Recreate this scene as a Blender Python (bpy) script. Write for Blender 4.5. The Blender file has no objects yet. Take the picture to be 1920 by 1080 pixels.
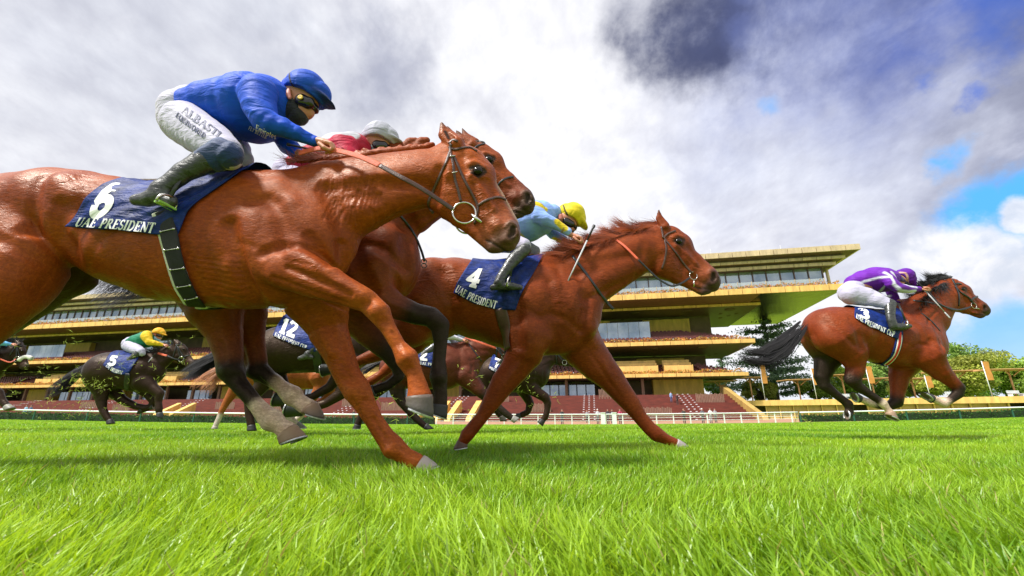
import bpy, math, random
import numpy as np
from mathutils import Vector
from mathutils.bvhtree import BVHTree

# ---------------------------------------------------------------- camera, sky, sun, exposure
scene = bpy.context.scene
COL = scene.collection
F_PX, PITCH, CAM_H = 800.0, math.radians(17.0), 0.25
cam_data = bpy.data.cameras.new('camera')
cam = bpy.data.objects.new('camera', cam_data)
COL.objects.link(cam)
cam.location = (0, 0, CAM_H)
cam.rotation_euler = (math.pi / 2 + PITCH, 0, 0)
cam_data.sensor_width = 36.0
cam_data.lens = 36.0 * F_PX / 1920.0
cam_data.clip_start, cam_data.clip_end = 0.02, 5000
cam_data.dof.use_dof = True
cam_data.dof.focus_distance = 3.2
cam_data.dof.aperture_fstop = 7.0
scene.camera = cam

SUN_EL, SUN_AZ = math.radians(55), math.radians(238)      # azimuth clockwise from +Y
sun_data = bpy.data.lights.new('sun', 'SUN')
sun_data.energy = 4.3
sun_data.angle = math.radians(9)
sun_data.color = (1.0, 0.965, 0.91)
sun = bpy.data.objects.new('sun', sun_data)
COL.objects.link(sun)
sd = Vector((math.sin(SUN_AZ) * math.cos(SUN_EL), math.cos(SUN_AZ) * math.cos(SUN_EL), math.sin(SUN_EL)))
sun.rotation_euler = sd.to_track_quat('Z', 'Y').to_euler()

scene.view_settings.view_transform = 'Standard'
scene.view_settings.look = 'None'
scene.view_settings.exposure = 0.58
scene.view_settings.gamma = 1.0
scene.cycles.max_bounces = 6
scene.cycles.transparent_max_bounces = 8


def PD(px, py):
    """world direction through a pixel of the 1920x1080 photograph"""
    u, v = (px - 960) / F_PX, (540 - py) / F_PX
    return Vector((u, math.cos(PITCH) - v * math.sin(PITCH), math.sin(PITCH) + v * math.cos(PITCH)))


def P(px, py, Y):
    d = PD(px, py)
    t = Y / d.y
    return Vector((t * d.x, Y, CAM_H + t * d.z))


def RM(r, px, py, Y):
    return r / F_PX * Y / PD(px, py).y


class NT:
    """small helper for node trees"""
    def __init__(s, nt):
        s.nt = nt
        nt.nodes.clear()

    def n(s, typ, inputs=None, **props):
        nd = s.nt.nodes.new(typ)
        for k, v in props.items():
            setattr(nd, k, v)
        if inputs:
            for k, v in inputs.items():
                sock = nd.inputs[k]
                if isinstance(v, bpy.types.NodeSocket):
                    s.nt.links.new(v, sock)
                else:
                    sock.default_value = v
        return nd

    def math(s, op, a, b=0.0, c=0.0, clamp=False):
        nd = s.nt.nodes.new('ShaderNodeMath')
        nd.operation = op
        nd.use_clamp = clamp
        for i, v in enumerate((a, b, c)):
            if isinstance(v, bpy.types.NodeSocket):
                s.nt.links.new(v, nd.inputs[i])
            else:
                nd.inputs[i].default_value = v
        return nd.outputs[0]

    def mix(s, f, a, b, blend='MIX'):
        nd = s.nt.nodes.new('ShaderNodeMix')
        nd.data_type = 'RGBA'
        nd.blend_type = blend
        for idx, v in ((0, f), (6, a), (7, b)):
            sock = nd.inputs[idx]
            if isinstance(v, bpy.types.NodeSocket):
                s.nt.links.new(v, sock)
            else:
                if idx == 0:
                    sock.default_value = v
                else:
                    sock.default_value = tuple(v) + (1,) if len(v) == 3 else v
        return nd.outputs[2]

    def ramp(s, f, stops, interp='LINEAR'):
        nd = s.nt.nodes.new('ShaderNodeValToRGB')
        s.nt.links.new(f, nd.inputs[0])
        cr = nd.color_ramp
        cr.interpolation = interp
        while len(cr.elements) < len(stops):
            cr.elements.new(0.5)
        for e, (p, c) in zip(cr.elements, stops):
            e.position = p
            e.color = (c, c, c, 1) if isinstance(c, (int, float)) else tuple(c) + (1,)
        return nd.outputs[0]

    def maprange(s, v, a, b, c=0.0, d=1.0, smooth=False):
        nd = s.nt.nodes.new('ShaderNodeMapRange')
        if smooth:
            nd.interpolation_type = 'SMOOTHSTEP'
        s.nt.links.new(v, nd.inputs[0])
        for i, x in enumerate((a, b, c, d)):
            nd.inputs[i + 1].default_value = x
        return nd.outputs[0]

    def noise(s, vec, scale, detail=4, rough=0.55, lac=2.0, dist=0.0):
        nd = s.n('ShaderNodeTexNoise', {'Scale': scale, 'Detail': detail, 'Roughness': rough, 'Lacunarity': lac, 'Distortion': dist})
        if vec is not None:
            s.nt.links.new(vec, nd.inputs['Vector'])
        return nd.outputs[0]


def srgb(r, g, b):
    f = lambda c: (c / 255 / 12.92) if c / 255 <= 0.04045 else ((c / 255 + 0.055) / 1.055) ** 2.4
    return (f(r), f(g), f(b))


def build_world():
    w = bpy.data.worlds.new('World')
    scene.world = w
    w.use_nodes = True
    T = NT(w.node_tree)
    STR = 0.10
    sky = T.n('ShaderNodeTexSky', sky_type='NISHITA', sun_disc=False, sun_elevation=SUN_EL, sun_rotation=SUN_AZ,
              air_density=1.0, dust_density=0.4, ozone_density=2.5)
    geo = T.n('ShaderNodeTexCoord')
    sep = T.n('ShaderNodeSeparateXYZ', {0: geo.outputs['Generated']})
    x, y, z = sep.outputs
    zc = T.math('MAXIMUM', z, 0.02)
    den = T.math('ADD', zc, 0.42)
    # cloud layer seen in perspective: direction divided by its height
    pv = T.n('ShaderNodeCombineXYZ', {0: T.math('DIVIDE', x, den), 1: T.math('DIVIDE', y, den), 2: 0.0}).outputs[0]
    mp = T.n('ShaderNodeMapping', {'Vector': pv, 'Location': (3.1, 1.7, 0), 'Rotation': (0, 0, 0.6), 'Scale': (1.5, 1.1, 1)}).outputs[0]
    big = T.noise(mp, 0.95, 8, 0.52, dist=0.35)
    mid = T.noise(mp, 2.2, 9, 0.6, dist=0.25)
    fine = T.noise(geo.outputs['Generated'], 7.0, 8, 0.6, dist=0.3)

    def blob(px, py, r0, r1, warp=0.25):
        d = PD(px, py).normalized()
        wv = T.n('ShaderNodeTexNoise', {'Vector': geo.outputs['Generated'], 'Scale': 4.0, 'Detail': 7, 'Roughness': 0.6})
        off = T.n('ShaderNodeVectorMath', {0: wv.outputs['Color'], 1: (0.5, 0.5, 0.5)}, operation='SUBTRACT').outputs[0]
        off = T.n('ShaderNodeVectorMath', {0: off, 3: warp * 2}, operation='SCALE').outputs[0]
        v = T.n('ShaderNodeVectorMath', {0: geo.outputs['Generated'], 1: off}, operation='ADD').outputs[0]
        dist = T.n('ShaderNodeVectorMath', {0: v, 1: tuple(d)}, operation='DISTANCE').outputs['Value']
        return T.maprange(dist, r0, r1, 1, 0, True)

    def cl(c, k=1.0):
        return tuple(v / STR * k for v in c)
    WHITE, GREY, DARK, NAVY = cl(srgb(248, 248, 252), .75), cl(srgb(210, 213, 224), .755), cl(srgb(140, 146, 176), .68), cl(srgb(78, 86, 124), .64)
    c = T.mix(T.maprange(big, 0.42, 0.66, 0, 1, True), WHITE, GREY)
    c = T.mix(T.math('MULTIPLY', T.maprange(mid, 0.50, 0.70, 0, 1, True), 0.45), c, GREY)
    c = T.mix(T.math('MULTIPLY', T.maprange(fine, 0.50, 0.66, 0, 1, True), 0.34), c, WHITE)
    # broad grey on the left, bright centre
    c = T.mix(T.math('MULTIPLY', blob(150, 240, 0.1, 0.80, 0.3), 0.38), c, GREY)
    c = T.mix(T.math('MULTIPLY', blob(1150, 330, 0.10, 0.70, 0.3), 0.8), c, WHITE)
    c = T.mix(T.math('MULTIPLY', blob(740, 110, 0.0, 0.20, 0.3), 0.6), c, GREY)
    c = T.mix(T.math('MULTIPLY', blob(1000, 20, 0.0, 0.22, 0.25), 0.7), c, WHITE)
    # the dark clouds of the upper right
    rag = T.maprange(T.noise(mp, 3.0, 9, 0.6, dist=0.4), 0.34, 0.56, 0.35, 1.0, True)
    def dk(c, b_, k, col, ragged=True):
        f = T.math('MULTIPLY', b_, k)
        if ragged: f = T.math('MULTIPLY', f, rag)
        return T.mix(f, c, col)
    c = dk(c, blob(1640, 110, 0.10, 0.50, 0.26), 0.6, cl(srgb(160, 172, 214), .8), False)
    c = dk(c, blob(1700, -10, 0.03, 0.34, 0.25), 0.95, cl(srgb(84, 104, 178), .78))
    c = dk(c, blob(1262, 20, 0.02, 0.17, 0.22), 1.0, NAVY)
    c = dk(c, blob(1395, 10, 0.02, 0.17, 0.24), 0.95, NAVY)
    c = dk(c, blob(1550, 20, 0.02, 0.14, 0.24), 0.8, cl(srgb(96, 108, 160), .75))
    c = dk(c, blob(1940, 110, 0.02, 0.20, 0.22), 0.95, NAVY)
    c = dk(c, blob(1935, 260, 0.04, 0.24, 0.22), 0.9, DARK)
    c = dk(c, blob(1580, 330, 0.05, 0.32, 0.25), 0.45, GREY, False)
    c = dk(c, blob(700, 120, 0.02, 0.22, 0.25), 0.6, DARK)
    c = dk(c, blob(60, 60, 0.02, 0.40, 0.25), 0.12, DARK)
    # light on the cloud edges
    mpb = T.n('ShaderNodeVectorMath', {0: mp, 1: (0.045, -0.05, 0.0)}, operation='ADD').outputs[0]
    e1 = T.math('SUBTRACT', T.noise(mp, 2.1, 10, 0.56, dist=0.2), T.noise(mpb, 2.1, 10, 0.56, dist=0.2))
    e1 = T.maprange(e1, -0.12, 0.12, 0.88, 1.10)
    mpc = T.n('ShaderNodeVectorMath', {0: mp, 1: (0.018, -0.02, 0.0)}, operation='ADD').outputs[0]
    e2 = T.maprange(T.math('SUBTRACT', T.noise(mp, 6.0, 10, 0.6, dist=0.1), T.noise(mpc, 6.0, 10, 0.6, dist=0.1)), -0.12, 0.12, 0.93, 1.07)
    e1 = T.math('MULTIPLY', e1, e2)
    ec = T.n('ShaderNodeCombineXYZ', {0: e1, 1: e1, 2: T.math('ADD', T.math('MULTIPLY', e1, 0.85), 0.15)}).outputs[0]
    c = T.mix(T.maprange(z, 0.05, 0.25, 0.35, 1.0), c, T.mix(1.0, c, ec, 'MULTIPLY'))
    # gaps of blue
    blue = T.mix(0.9, sky.outputs[0], cl(srgb(84, 172, 246), .95))
    deep = cl(srgb(58, 104, 204), .85)
    gap = T.math('MULTIPLY', blob(1850, 392, 0.035, 0.075, 0.10), 1.0)
    gap = T.math('MAXIMUM', gap, blob(1925, 360, 0.02, 0.05, 0.08))
    gap = T.math('MAXIMUM', gap, T.math('MULTIPLY', blob(1745, 298, 0.0, 0.036, 0.11), 0.9))
    gap = T.math('MAXIMUM', gap, T.math('MULTIPLY', blob(1890, 640, 0.05, 0.10, 0.10), 0.8))
    gap = T.math('MAXIMUM', gap, T.math('MULTIPLY', blob(1440, 195, 0.004, 0.026, 0.06), 0.5))
    c = T.mix(gap, c, blue)
    gap2 = T.math('MULTIPLY', blob(1830, 20, 0.02, 0.12, 0.22), 0.5)
    gap2 = T.math('MAXIMUM', gap2, T.math('MULTIPLY', blob(1778, 185, 0.000, 0.030, 0.10), 0.9))
    gap2 = T.math('MAXIMUM', gap2, T.math('MULTIPLY', blob(1715, 148, 0.0, 0.030, 0.11), 0.7))
    c = T.mix(gap2, c, deep)
    # low white heaps under the blue
    heap = T.math('MAXIMUM', blob(1800, 470, 0.05, 0.085, 0.10), blob(1925, 395, 0.022, 0.036, 0.06))
    heapc = T.mix(T.maprange(fine, 0.45, 0.62, 0, 1, True), WHITE, cl(srgb(205, 212, 226), .8))
    c = T.mix(T.math('MULTIPLY', heap, 0.95), c, heapc)
    hz = T.maprange(z, 0.02, 0.16, 1, 0, True)
    c = T.mix(T.math('MULTIPLY', hz, 0.4), c, cl(srgb(226, 232, 240), .85))
    below = T.maprange(z, -0.05, 0.0, 1, 0)
    c = T.mix(below, c, cl((0.10, 0.16, 0.04)))
    bg = T.n('ShaderNodeBackground', {'Color': c, 'Strength': STR})
    out = T.n('ShaderNodeOutputWorld', {'Surface': bg.outputs[0]})


build_world()

# ---------------------------------------------------------------- object helpers
def tag(o, label=None, category=None, group=None, kind=None):
    if label: o['label'] = label
    if category: o['category'] = category
    if group: o['group'] = group
    if kind: o['kind'] = kind
    return o


def empty(name, loc=(0, 0, 0), label=None, category=None, group=None, kind=None):
    o = bpy.data.objects.new(name, None)
    o.empty_display_size = 0.2
    COL.objects.link(o)
    o.location = loc
    return tag(o, label, category, group, kind)


def mesh_np(name, verts, faces, mat=None, parent=None, smooth=True, cols=None, fmat=None):
    """verts (n,3), faces = list/array of polygons (array (m,k) or list of tuples)"""
    me = bpy.data.meshes.new(name)
    verts = np.asarray(verts, np.float32).reshape(-1, 3)
    if isinstance(faces, np.ndarray):
        groups = [faces]
    else:
        groups = faces if (len(faces) and isinstance(faces[0], np.ndarray)) else None
    if groups is None:
        ls = np.array([i for f in faces for i in f], np.int32)
        lt = np.array([len(f) for f in faces], np.int32)
    else:
        ls = np.concatenate([g.ravel() for g in groups]).astype(np.int32)
        lt = np.concatenate([np.full(len(g), g.shape[1], np.int32) for g in groups])
    st = np.concatenate([[0], np.cumsum(lt)[:-1]]).astype(np.int32)
    me.vertices.add(len(verts))
    me.vertices.foreach_set('co', verts.ravel())
    me.loops.add(len(ls))
    me.loops.foreach_set('vertex_index', ls)
    me.polygons.add(len(lt))
    me.polygons.foreach_set('loop_start', st)
    me.polygons.foreach_set('loop_total', lt)
    if cols is not None:
        a = me.color_attributes.new('tint', 'FLOAT_COLOR', 'POINT')
        c4 = np.ones((len(verts), 4), np.float32)
        c4[:, :3] = cols
        a.data.foreach_set('color', c4.ravel())
    me.update(calc_edges=True)
    me.validate()
    me.polygons.foreach_set('use_smooth', np.full(len(me.polygons), bool(smooth)))
    if mat is not None:
        for m in (mat if isinstance(mat, (list, tuple)) else [mat]):
            me.materials.append(m)
    if fmat is not None:
        me.polygons.foreach_set('material_index', np.asarray(fmat, np.int32))
    o = bpy.data.objects.new(name, me)
    COL.objects.link(o)
    if parent is not None:
        o.parent = parent
        o.matrix_parent_inverse = parent.matrix_basis.inverted()
    return o


class MB:
    """collects simple solids into ONE mesh"""
    def __init__(s):
        s.v, s.f = [], []

    def add(s, vs, fs):
        b = len(s.v)
        s.v += [tuple(v) for v in vs]
        s.f += [tuple(i + b for i in f) for f in fs]
        return s

    def hexa(s, c):
        """8 corners: bottom 4 ccw, top 4 ccw"""
        return s.add(c, [(3, 2, 1, 0), (4, 5, 6, 7), (0, 1, 5, 4), (1, 2, 6, 5), (2, 3, 7, 6), (3, 0, 4, 7)])

    def box(s, x0, x1, y0, y1, z0, z1):
        return s.hexa([(x0, y0, z0), (x1, y0, z0), (x1, y1, z0), (x0, y1, z0), (x0, y0, z1), (x1, y0, z1), (x1, y1, z1), (x0, y1, z1)])

    def tube(s, pts, r, n=8, cap=True):
        pts = [Vector(p) for p in pts]
        rs = r if isinstance(r, (list, tuple)) else [r] * len(pts)
        b = len(s.v)
        up = Vector((0.13, 0.31, 0.94))
        for i, p in enumerate(pts):
            t = (pts[min(i + 1, len(pts) - 1)] - pts[max(i - 1, 0)]).normalized()
            a = t.cross(up)
            if a.length < 1e-3: a = t.cross(Vector((1, 0, 0)))
            a.normalize(); c = t.cross(a)
            for k in range(n):
                an = 2 * math.pi * k / n
                s.v.append(tuple(p + (a * math.cos(an) + c * math.sin(an)) * rs[i]))
        for i in range(len(pts) - 1):
            for k in range(n):
                k2 = (k + 1) % n
                s.f.append((b + i * n + k, b + i * n + k2, b + (i + 1) * n + k2, b + (i + 1) * n + k))
        if cap:
            s.f.append(tuple(b + k for k in range(n))[::-1])
            s.f.append(tuple(b + (len(pts) - 1) * n + k for k in range(n)))
        return s

    def build(s, name, mat, parent=None, smooth=False):
        return mesh_np(name, s.v, s.f, mat, parent, smooth)


# ---------------------------------------------------------------- smooth implicit modelling (bodies are one continuous skin)
class Chain:
    """stations (px, py, r_px[, z, s, col]) in photo pixels on a body plane; z lateral metres, s lateral width factor"""
    def __init__(s, D, pts, z=0.0, sq=1.0, c='B', k=0.02, neg=False):
        s.k, s.neg = k, neg
        P_, R_, S_, C_ = [], [], [], []
        for p in pts:
            px, py, r = p[0], p[1], p[2]
            zz = p[3] if len(p) > 3 and p[3] is not None else z
            ss = p[4] if len(p) > 4 and p[4] is not None else sq
            cc = p[5] if len(p) > 5 else c
            P_.append(tuple(P(px, py, D + zz)))
            R_.append(RM(r, px, py, D + zz))
            S_.append(ss); C_.append(cc)
        if len(P_) == 1:
            P_.append(tuple(np.array(P_[0]) + [1e-4, 0, 0])); R_ *= 2; S_ *= 2; C_ *= 2
        s.P, s.R, s.S, s.C = np.array(P_, np.float32), np.array(R_, np.float32), np.array(S_, np.float32), C_

    def bounds(s, pad):
        e = pad / np.minimum(1.0, s.S + 0.15)
        m = np.stack([s.R + e, (s.R + e) * np.maximum(s.S, 0.2), s.R + e], 1) + 0.002
        return (s.P - m).min(0), (s.P + m).max(0)

    def dist(s, X, Y, Z):
        """X (nx,1,1) Y (1,ny,1) Z (1,1,nz) or flat equal-shape arrays"""
        out = None
        for i in range(len(s.P) - 1):
            a, b = s.P[i], s.P[i + 1]
            dx, dz = b[0] - a[0], b[2] - a[2]
            L2 = max(dx * dx + dz * dz, 1e-9)
            t = np.clip(((X - a[0]) * dx + (Z - a[2]) * dz) / L2, 0, 1)
            r = s.R[i] + (s.R[i + 1] - s.R[i]) * t
            sq = s.S[i] + (s.S[i + 1] - s.S[i]) * t
            yc = a[1] + (b[1] - a[1]) * t
            d2 = (X - (a[0] + dx * t)) ** 2 + (Z - (a[2] + dz * t)) ** 2
            d = np.sqrt(d2 + ((Y - yc) / sq) ** 2) - r
            d = d * np.minimum(1.0, sq + 0.15)
            out = d if out is None else np.minimum(out, d)
        return out


def surface_nets(F, org, h):
    ins = F < 0
    sm = np.zeros(tuple(n - 1 for n in F.shape), np.int8)
    for i in (0, 1):
        for j in (0, 1):
            for k in (0, 1):
                sm += ins[i:F.shape[0] - 1 + i, j:F.shape[1] - 1 + j, k:F.shape[2] - 1 + k]
    act = (sm > 0) & (sm < 8)
    idx = np.argwhere(act)
    vid = np.full(act.shape, -1, np.int32)
    vid[act] = np.arange(len(idx))
    acc = np.zeros((len(idx), 3), np.float32); cnt = np.zeros(len(idx), np.float32)
    ci, cj, ck = idx.T
    corners = [(i, j, k) for i in (0, 1) for j in (0, 1) for k in (0, 1)]
    vals = {c: F[ci + c[0], cj + c[1], ck + c[2]] for c in corners}
    for c in corners:
        for ax in range(3):
            if c[ax] == 0:
                d = list(c); d[ax] = 1; d = tuple(d)
                f0, f1 = vals[c], vals[d]
                m = (f0 < 0) != (f1 < 0)
                t = np.where(m, f0 / np.where(m, f0 - f1, 1), 0)
                p = np.tile(np.array(c, np.float32), (len(idx), 1))
                p[:, ax] += t
                acc += p * m[:, None]
                cnt += m
    verts = (idx + acc / cnt[:, None]) * h + np.array(org)
    quads = []
    for ax in range(3):
        a1, a2 = (ax + 1) % 3, (ax + 2) % 3
        sl0 = [slice(None)] * 3; sl1 = [slice(None)] * 3
        sl0[ax] = slice(0, -1); sl1[ax] = slice(1, None)
        for a in (a1, a2):
            sl0[a] = slice(1, -1); sl1[a] = slice(1, -1)
        A, B = ins[tuple(sl0)], ins[tuple(sl1)]
        for flip, M in ((False, A & ~B), (True, ~A & B)):
            e = np.argwhere(M)
            if not len(e): continue
            e = e.copy(); e[:, a1] += 1; e[:, a2] += 1
            def g(o1, o2):
                q = e.copy(); q[:, a1] += o1; q[:, a2] += o2
                return vid[q[:, 0], q[:, 1], q[:, 2]]
            q = np.stack([g(-1, -1), g(0, -1), g(0, 0), g(-1, 0)], 1)
            if flip: q = q[:, ::-1]
            quads.append(q)
    return verts.astype(np.float32), np.concatenate(quads)


def sculpt(name, chains, h, pal, mat, parent, noise=None, tau=0.006, paint=()):
    """one continuous skin from chains; colours blend between stations"""
    pos = [c for c in chains if not c.neg]
    lo = np.min([c.bounds(0.0)[0] for c in pos], 0) - 2 * h - 0.01
    hi = np.max([c.bounds(0.0)[1] for c in pos], 0) + 2 * h + 0.01
    n = np.ceil((hi - lo) / h).astype(int) + 1
    F = np.full(tuple(n), 1.0, np.float32)
    ax = [np.float32(lo[i]) + np.arange(n[i], dtype=np.float32) * np.float32(h) for i in range(3)]
    for c in chains:
        b0, b1 = c.bounds(c.k + h)
        i0 = np.clip(np.floor((b0 - lo) / h).astype(int), 0, n - 1)
        i1 = np.clip(np.ceil((b1 - lo) / h).astype(int) + 1, 1, n)
        if (i1 <= i0).any(): continue
        X = ax[0][i0[0]:i1[0]][:, None, None]; Y = ax[1][i0[1]:i1[1]][None, :, None]; Z = ax[2][i0[2]:i1[2]][None, None, :]
        d = c.dist(X, Y, Z)
        sub = F[i0[0]:i1[0], i0[1]:i1[1], i0[2]:i1[2]]
        k = c.k
        if c.neg:
            d = -d
            hh = np.clip(0.5 - 0.5 * (d - sub) / k, 0, 1)      # smooth max
            sub[...] = d + (sub - d) * hh + k * hh * (1 - hh)
        else:
            hh = np.clip(0.5 + 0.5 * (d - sub) / k, 0, 1)      # smooth min
            sub[...] = d + (sub - d) * hh - k * hh * (1 - hh)
    V, Q = surface_nets(F, lo, h)
    del F
    cols = np.zeros((len(V), 3), np.float32); wsum = np.zeros(len(V), np.float32)
    X, Y, Z = V[:, 0], V[:, 1], V[:, 2]
    for c in pos:
        cc = np.array([pal[x] for x in c.C], np.float32)
        if len(set(c.C)) == 1:
            d = c.dist(X, Y, Z)
            w = np.exp(-np.clip(d, -0.03, 0.1) / tau)
            cols += w[:, None] * cc[0]; wsum += w
        else:
            for i in range(len(c.P) - 1):
                s = Chain.__new__(Chain); s.P, s.R, s.S = c.P[i:i + 2], c.R[i:i + 2], c.S[i:i + 2]
                d = s.dist(X, Y, Z)
                a, b = s.P
                L2 = max(((b - a) ** 2).sum(), 1e-9)
                t = np.clip(((V - a) @ (b - a)) / L2, 0, 1)
                t = np.clip(t + 0.12 * np.sin(X * 300 + Z * 190) * np.sin(Y * 260 + Z * 340), 0, 1)
                w = np.exp(-np.clip(d, -0.03, 0.1) / tau)
                cols += w[:, None] * (cc[i] + (cc[i + 1] - cc[i]) * t[:, None]); wsum += w
    cols /= wsum[:, None]
    for st in paint:                      # a patch or stripe of the pattern: (px points, r_px, colour key, plane, side)
        pts = np.array([tuple(P(x, y, st[3])) for x, y in st[0]])
        r = RM(st[1], st[0][0][0], st[0][0][1], st[3])
        best = np.full(len(V), 9.0)
        if len(pts) == 1: pts = np.concatenate([pts, pts + [1e-4, 0, 0]])
        for a, b in zip(pts[:-1], pts[1:]):
            dx, dz = b[0] - a[0], b[2] - a[2]
            t = np.clip(((X - a[0]) * dx + (Z - a[2]) * dz) / (dx * dx + dz * dz + 1e-9), 0, 1)
            best = np.minimum(best, np.sqrt((X - a[0] - dx * t) ** 2 + (Z - a[2] - dz * t) ** 2))
        w = np.clip((r - best) / (1.2 * h) + .5, 0, 1)
        if len(st) > 4: w = w * ((Y < st[4]) if st[4] > 0 else (Y > -st[4]))
        cols = cols * (1 - w[:, None]) + np.array(pal[st[2]]) * w[:, None]
    if noise:
        V = V + noise(V, Q)
    return mesh_np(name, V, Q, mat, parent, True, cols)


class Relief:
    """muscles, tendons and grooves: raised (+) or sunk (-) strokes drawn in side view, both sides alike"""
    def __init__(s, D, strokes, zs=-.2):
        s.items = []
        for st in strokes:
            pts, r, amp = st[0], st[1], st[2]
            zz = st[3] if len(st) > 3 else zs
            s.items.append((np.array([tuple(P(x, y, D + zz)) for x, y in pts], np.float32), RM(r, pts[0][0], pts[0][1], D + zz) * (1.3 if r > 6 else 1.1), amp * .001))

    def __call__(s, V, Q):
        N = vnormals(V, Q)
        disp = np.zeros(len(V), np.float32)
        wy = np.clip(np.abs(N[:, 1]) * 1.5, 0, 1)
        for Pp, r, amp in s.items:
            lo, hi = Pp.min(0) - r, Pp.max(0) + r
            m = np.nonzero((V[:, 0] > lo[0]) & (V[:, 0] < hi[0]) & (V[:, 2] > lo[2]) & (V[:, 2] < hi[2]))[0]
            if not len(m): continue
            X, Z = V[m, 0], V[m, 2]
            best = np.full(len(m), 9.0, np.float32)
            if len(Pp) == 1:
                best = np.sqrt((X - Pp[0, 0]) ** 2 + (Z - Pp[0, 2]) ** 2)
            for a, b in zip(Pp[:-1], Pp[1:]):
                dx, dz = b[0] - a[0], b[2] - a[2]
                t = np.clip(((X - a[0]) * dx + (Z - a[2]) * dz) / (dx * dx + dz * dz + 1e-9), 0, 1)
                best = np.minimum(best, np.sqrt((X - a[0] - dx * t) ** 2 + (Z - a[2] - dz * t) ** 2))
            w = np.clip(1 - (best / r) ** 2, 0, 1) ** 2
            disp[m] += amp * w
        return N * (disp * wy)[:, None]


def vnormals(V, Q):
    a, b, c, d = (V[Q[:, i]] for i in range(4))
    fn = np.cross(c - a, d - b)
    N = np.zeros_like(V)
    for i in range(4):
        np.add.at(N, Q[:, i], fn)
    return N / (np.linalg.norm(N, axis=1, keepdims=True) + 1e-12)


def folds(amp, scale, dirs, seed=0):
    """cloth folds: displacement along the normal from warped ridges running across dirs"""
    def fn(V, Q):
        N = vnormals(V, Q)
        rs = np.random.RandomState(seed)
        W = np.zeros_like(V)
        for _ in range(5):
            k = rs.randn(3) * scale * 0.35; W += 0.25 / scale * rs.randn(3) * np.sin(V @ k + rs.rand() * 6)[:, None] * 2
        U = V + W
        f = np.zeros(len(V))
        for j, d in enumerate(dirs):
            d = np.array(d, float); d /= np.linalg.norm(d)
            for m, w in ((1.0, 1.0), (1.9, 0.55), (3.1, 0.3)):
                ph = rs.rand() * 6
                mask = 0.5 + 0.5 * np.sin(V @ (rs.randn(3) * scale * 0.3) + rs.rand() * 6)
                f += w * mask * (1 - np.abs(np.sin(U @ d * scale * m * 0.5 + ph)) * 2)
        f /= max(len(dirs), 1)
        return (N * (f * amp)[:, None]).astype(np.float32)
    return fn


def bvh_of(*objs):
    V, F = [], []
    for o in objs:
        b = len(V)
        me = o.data
        co = np.empty(len(me.vertices) * 3, np.float32); me.vertices.foreach_get('co', co)
        V += [tuple(v) for v in (co.reshape(-1, 3) + np.array(WORLD_OFF(o), np.float32)).tolist()]
        F += [tuple(i + b for i in p.vertices) for p in me.polygons]
    return BVHTree.FromPolygons(V, F)


def WORLD_OFF(o):
    return (0, 0, 0)


CAMP = Vector((0, 0, CAM_H))


def shoot(bvh, px, py):
    hit = bvh.ray_cast(CAMP, PD(px, py).normalized())
    if hit[0] is None: return None
    n = hit[1]
    if n.dot(PD(px, py)) > 0: n = -n
    return hit[0], n


def interp_path(path, step):
    """Catmull-Rom through px points, resampled"""
    p = [np.array(q, float) for q in path]
    if len(p) == 2:
        n = max(2, int(np.linalg.norm(p[1] - p[0]) / step) + 1)
        return [p[0] + (p[1] - p[0]) * t for t in np.linspace(0, 1, n)]
    p = [2 * p[0] - p[1]] + p + [2 * p[-1] - p[-2]]
    out = []
    for i in range(1, len(p) - 2):
        n = max(2, int(np.linalg.norm(p[i + 1] - p[i]) / step) + 1)
        for t in np.linspace(0, 1, n, endpoint=False):
            a, b, c, d = p[i - 1:i + 3]
            out.append(0.5 * ((2 * b) + (c - a) * t + (2 * a - 5 * b + 4 * c - d) * t * t + (3 * b - a - 3 * c + d) * t ** 3))
    out.append(p[-2])
    return out


def smooth_pts(L, it=2):
    for _ in range(it):
        L = [L[0]] + [(L[i - 1] + L[i] * 2 + L[i + 1]) / 4 for i in range(1, len(L) - 1)] + [L[-1]]
    return L


def drape(bvh, path, D, step=4, off=0.004, smooth=2, free=0.0):
    """3-D points lying on the body under the pixel path; misses hang on the plane D+free"""
    pts, nrm = [], []
    hits = []
    for q in interp_path(path, step):
        h = shoot(bvh, q[0], q[1]) if bvh else None
        if h and abs(h[0].y - D) > 0.9: h = None
        hits.append((q, h))
    ys = [h[0].y for q, h in hits if h]
    last = None
    for i, (q, h) in enumerate(hits):
        if h:
            pts.append(h[0] + h[1] * off); nrm.append(h[1]); last = h
        else:
            prev = next((hits[j][1][0].y for j in range(i, -1, -1) if hits[j][1]), None)
            nxt = next((hits[j][1][0].y for j in range(i, len(hits)) if hits[j][1]), None)
            yy = prev if prev is not None else nxt
            if prev is not None and nxt is not None: yy = (prev + nxt) / 2
            if yy is None: yy = D + free
            pts.append(P(q[0], q[1], yy)); nrm.append(Vector((0, -1, 0)))
    return smooth_pts(pts, smooth), smooth_pts(nrm, smooth)


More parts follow.
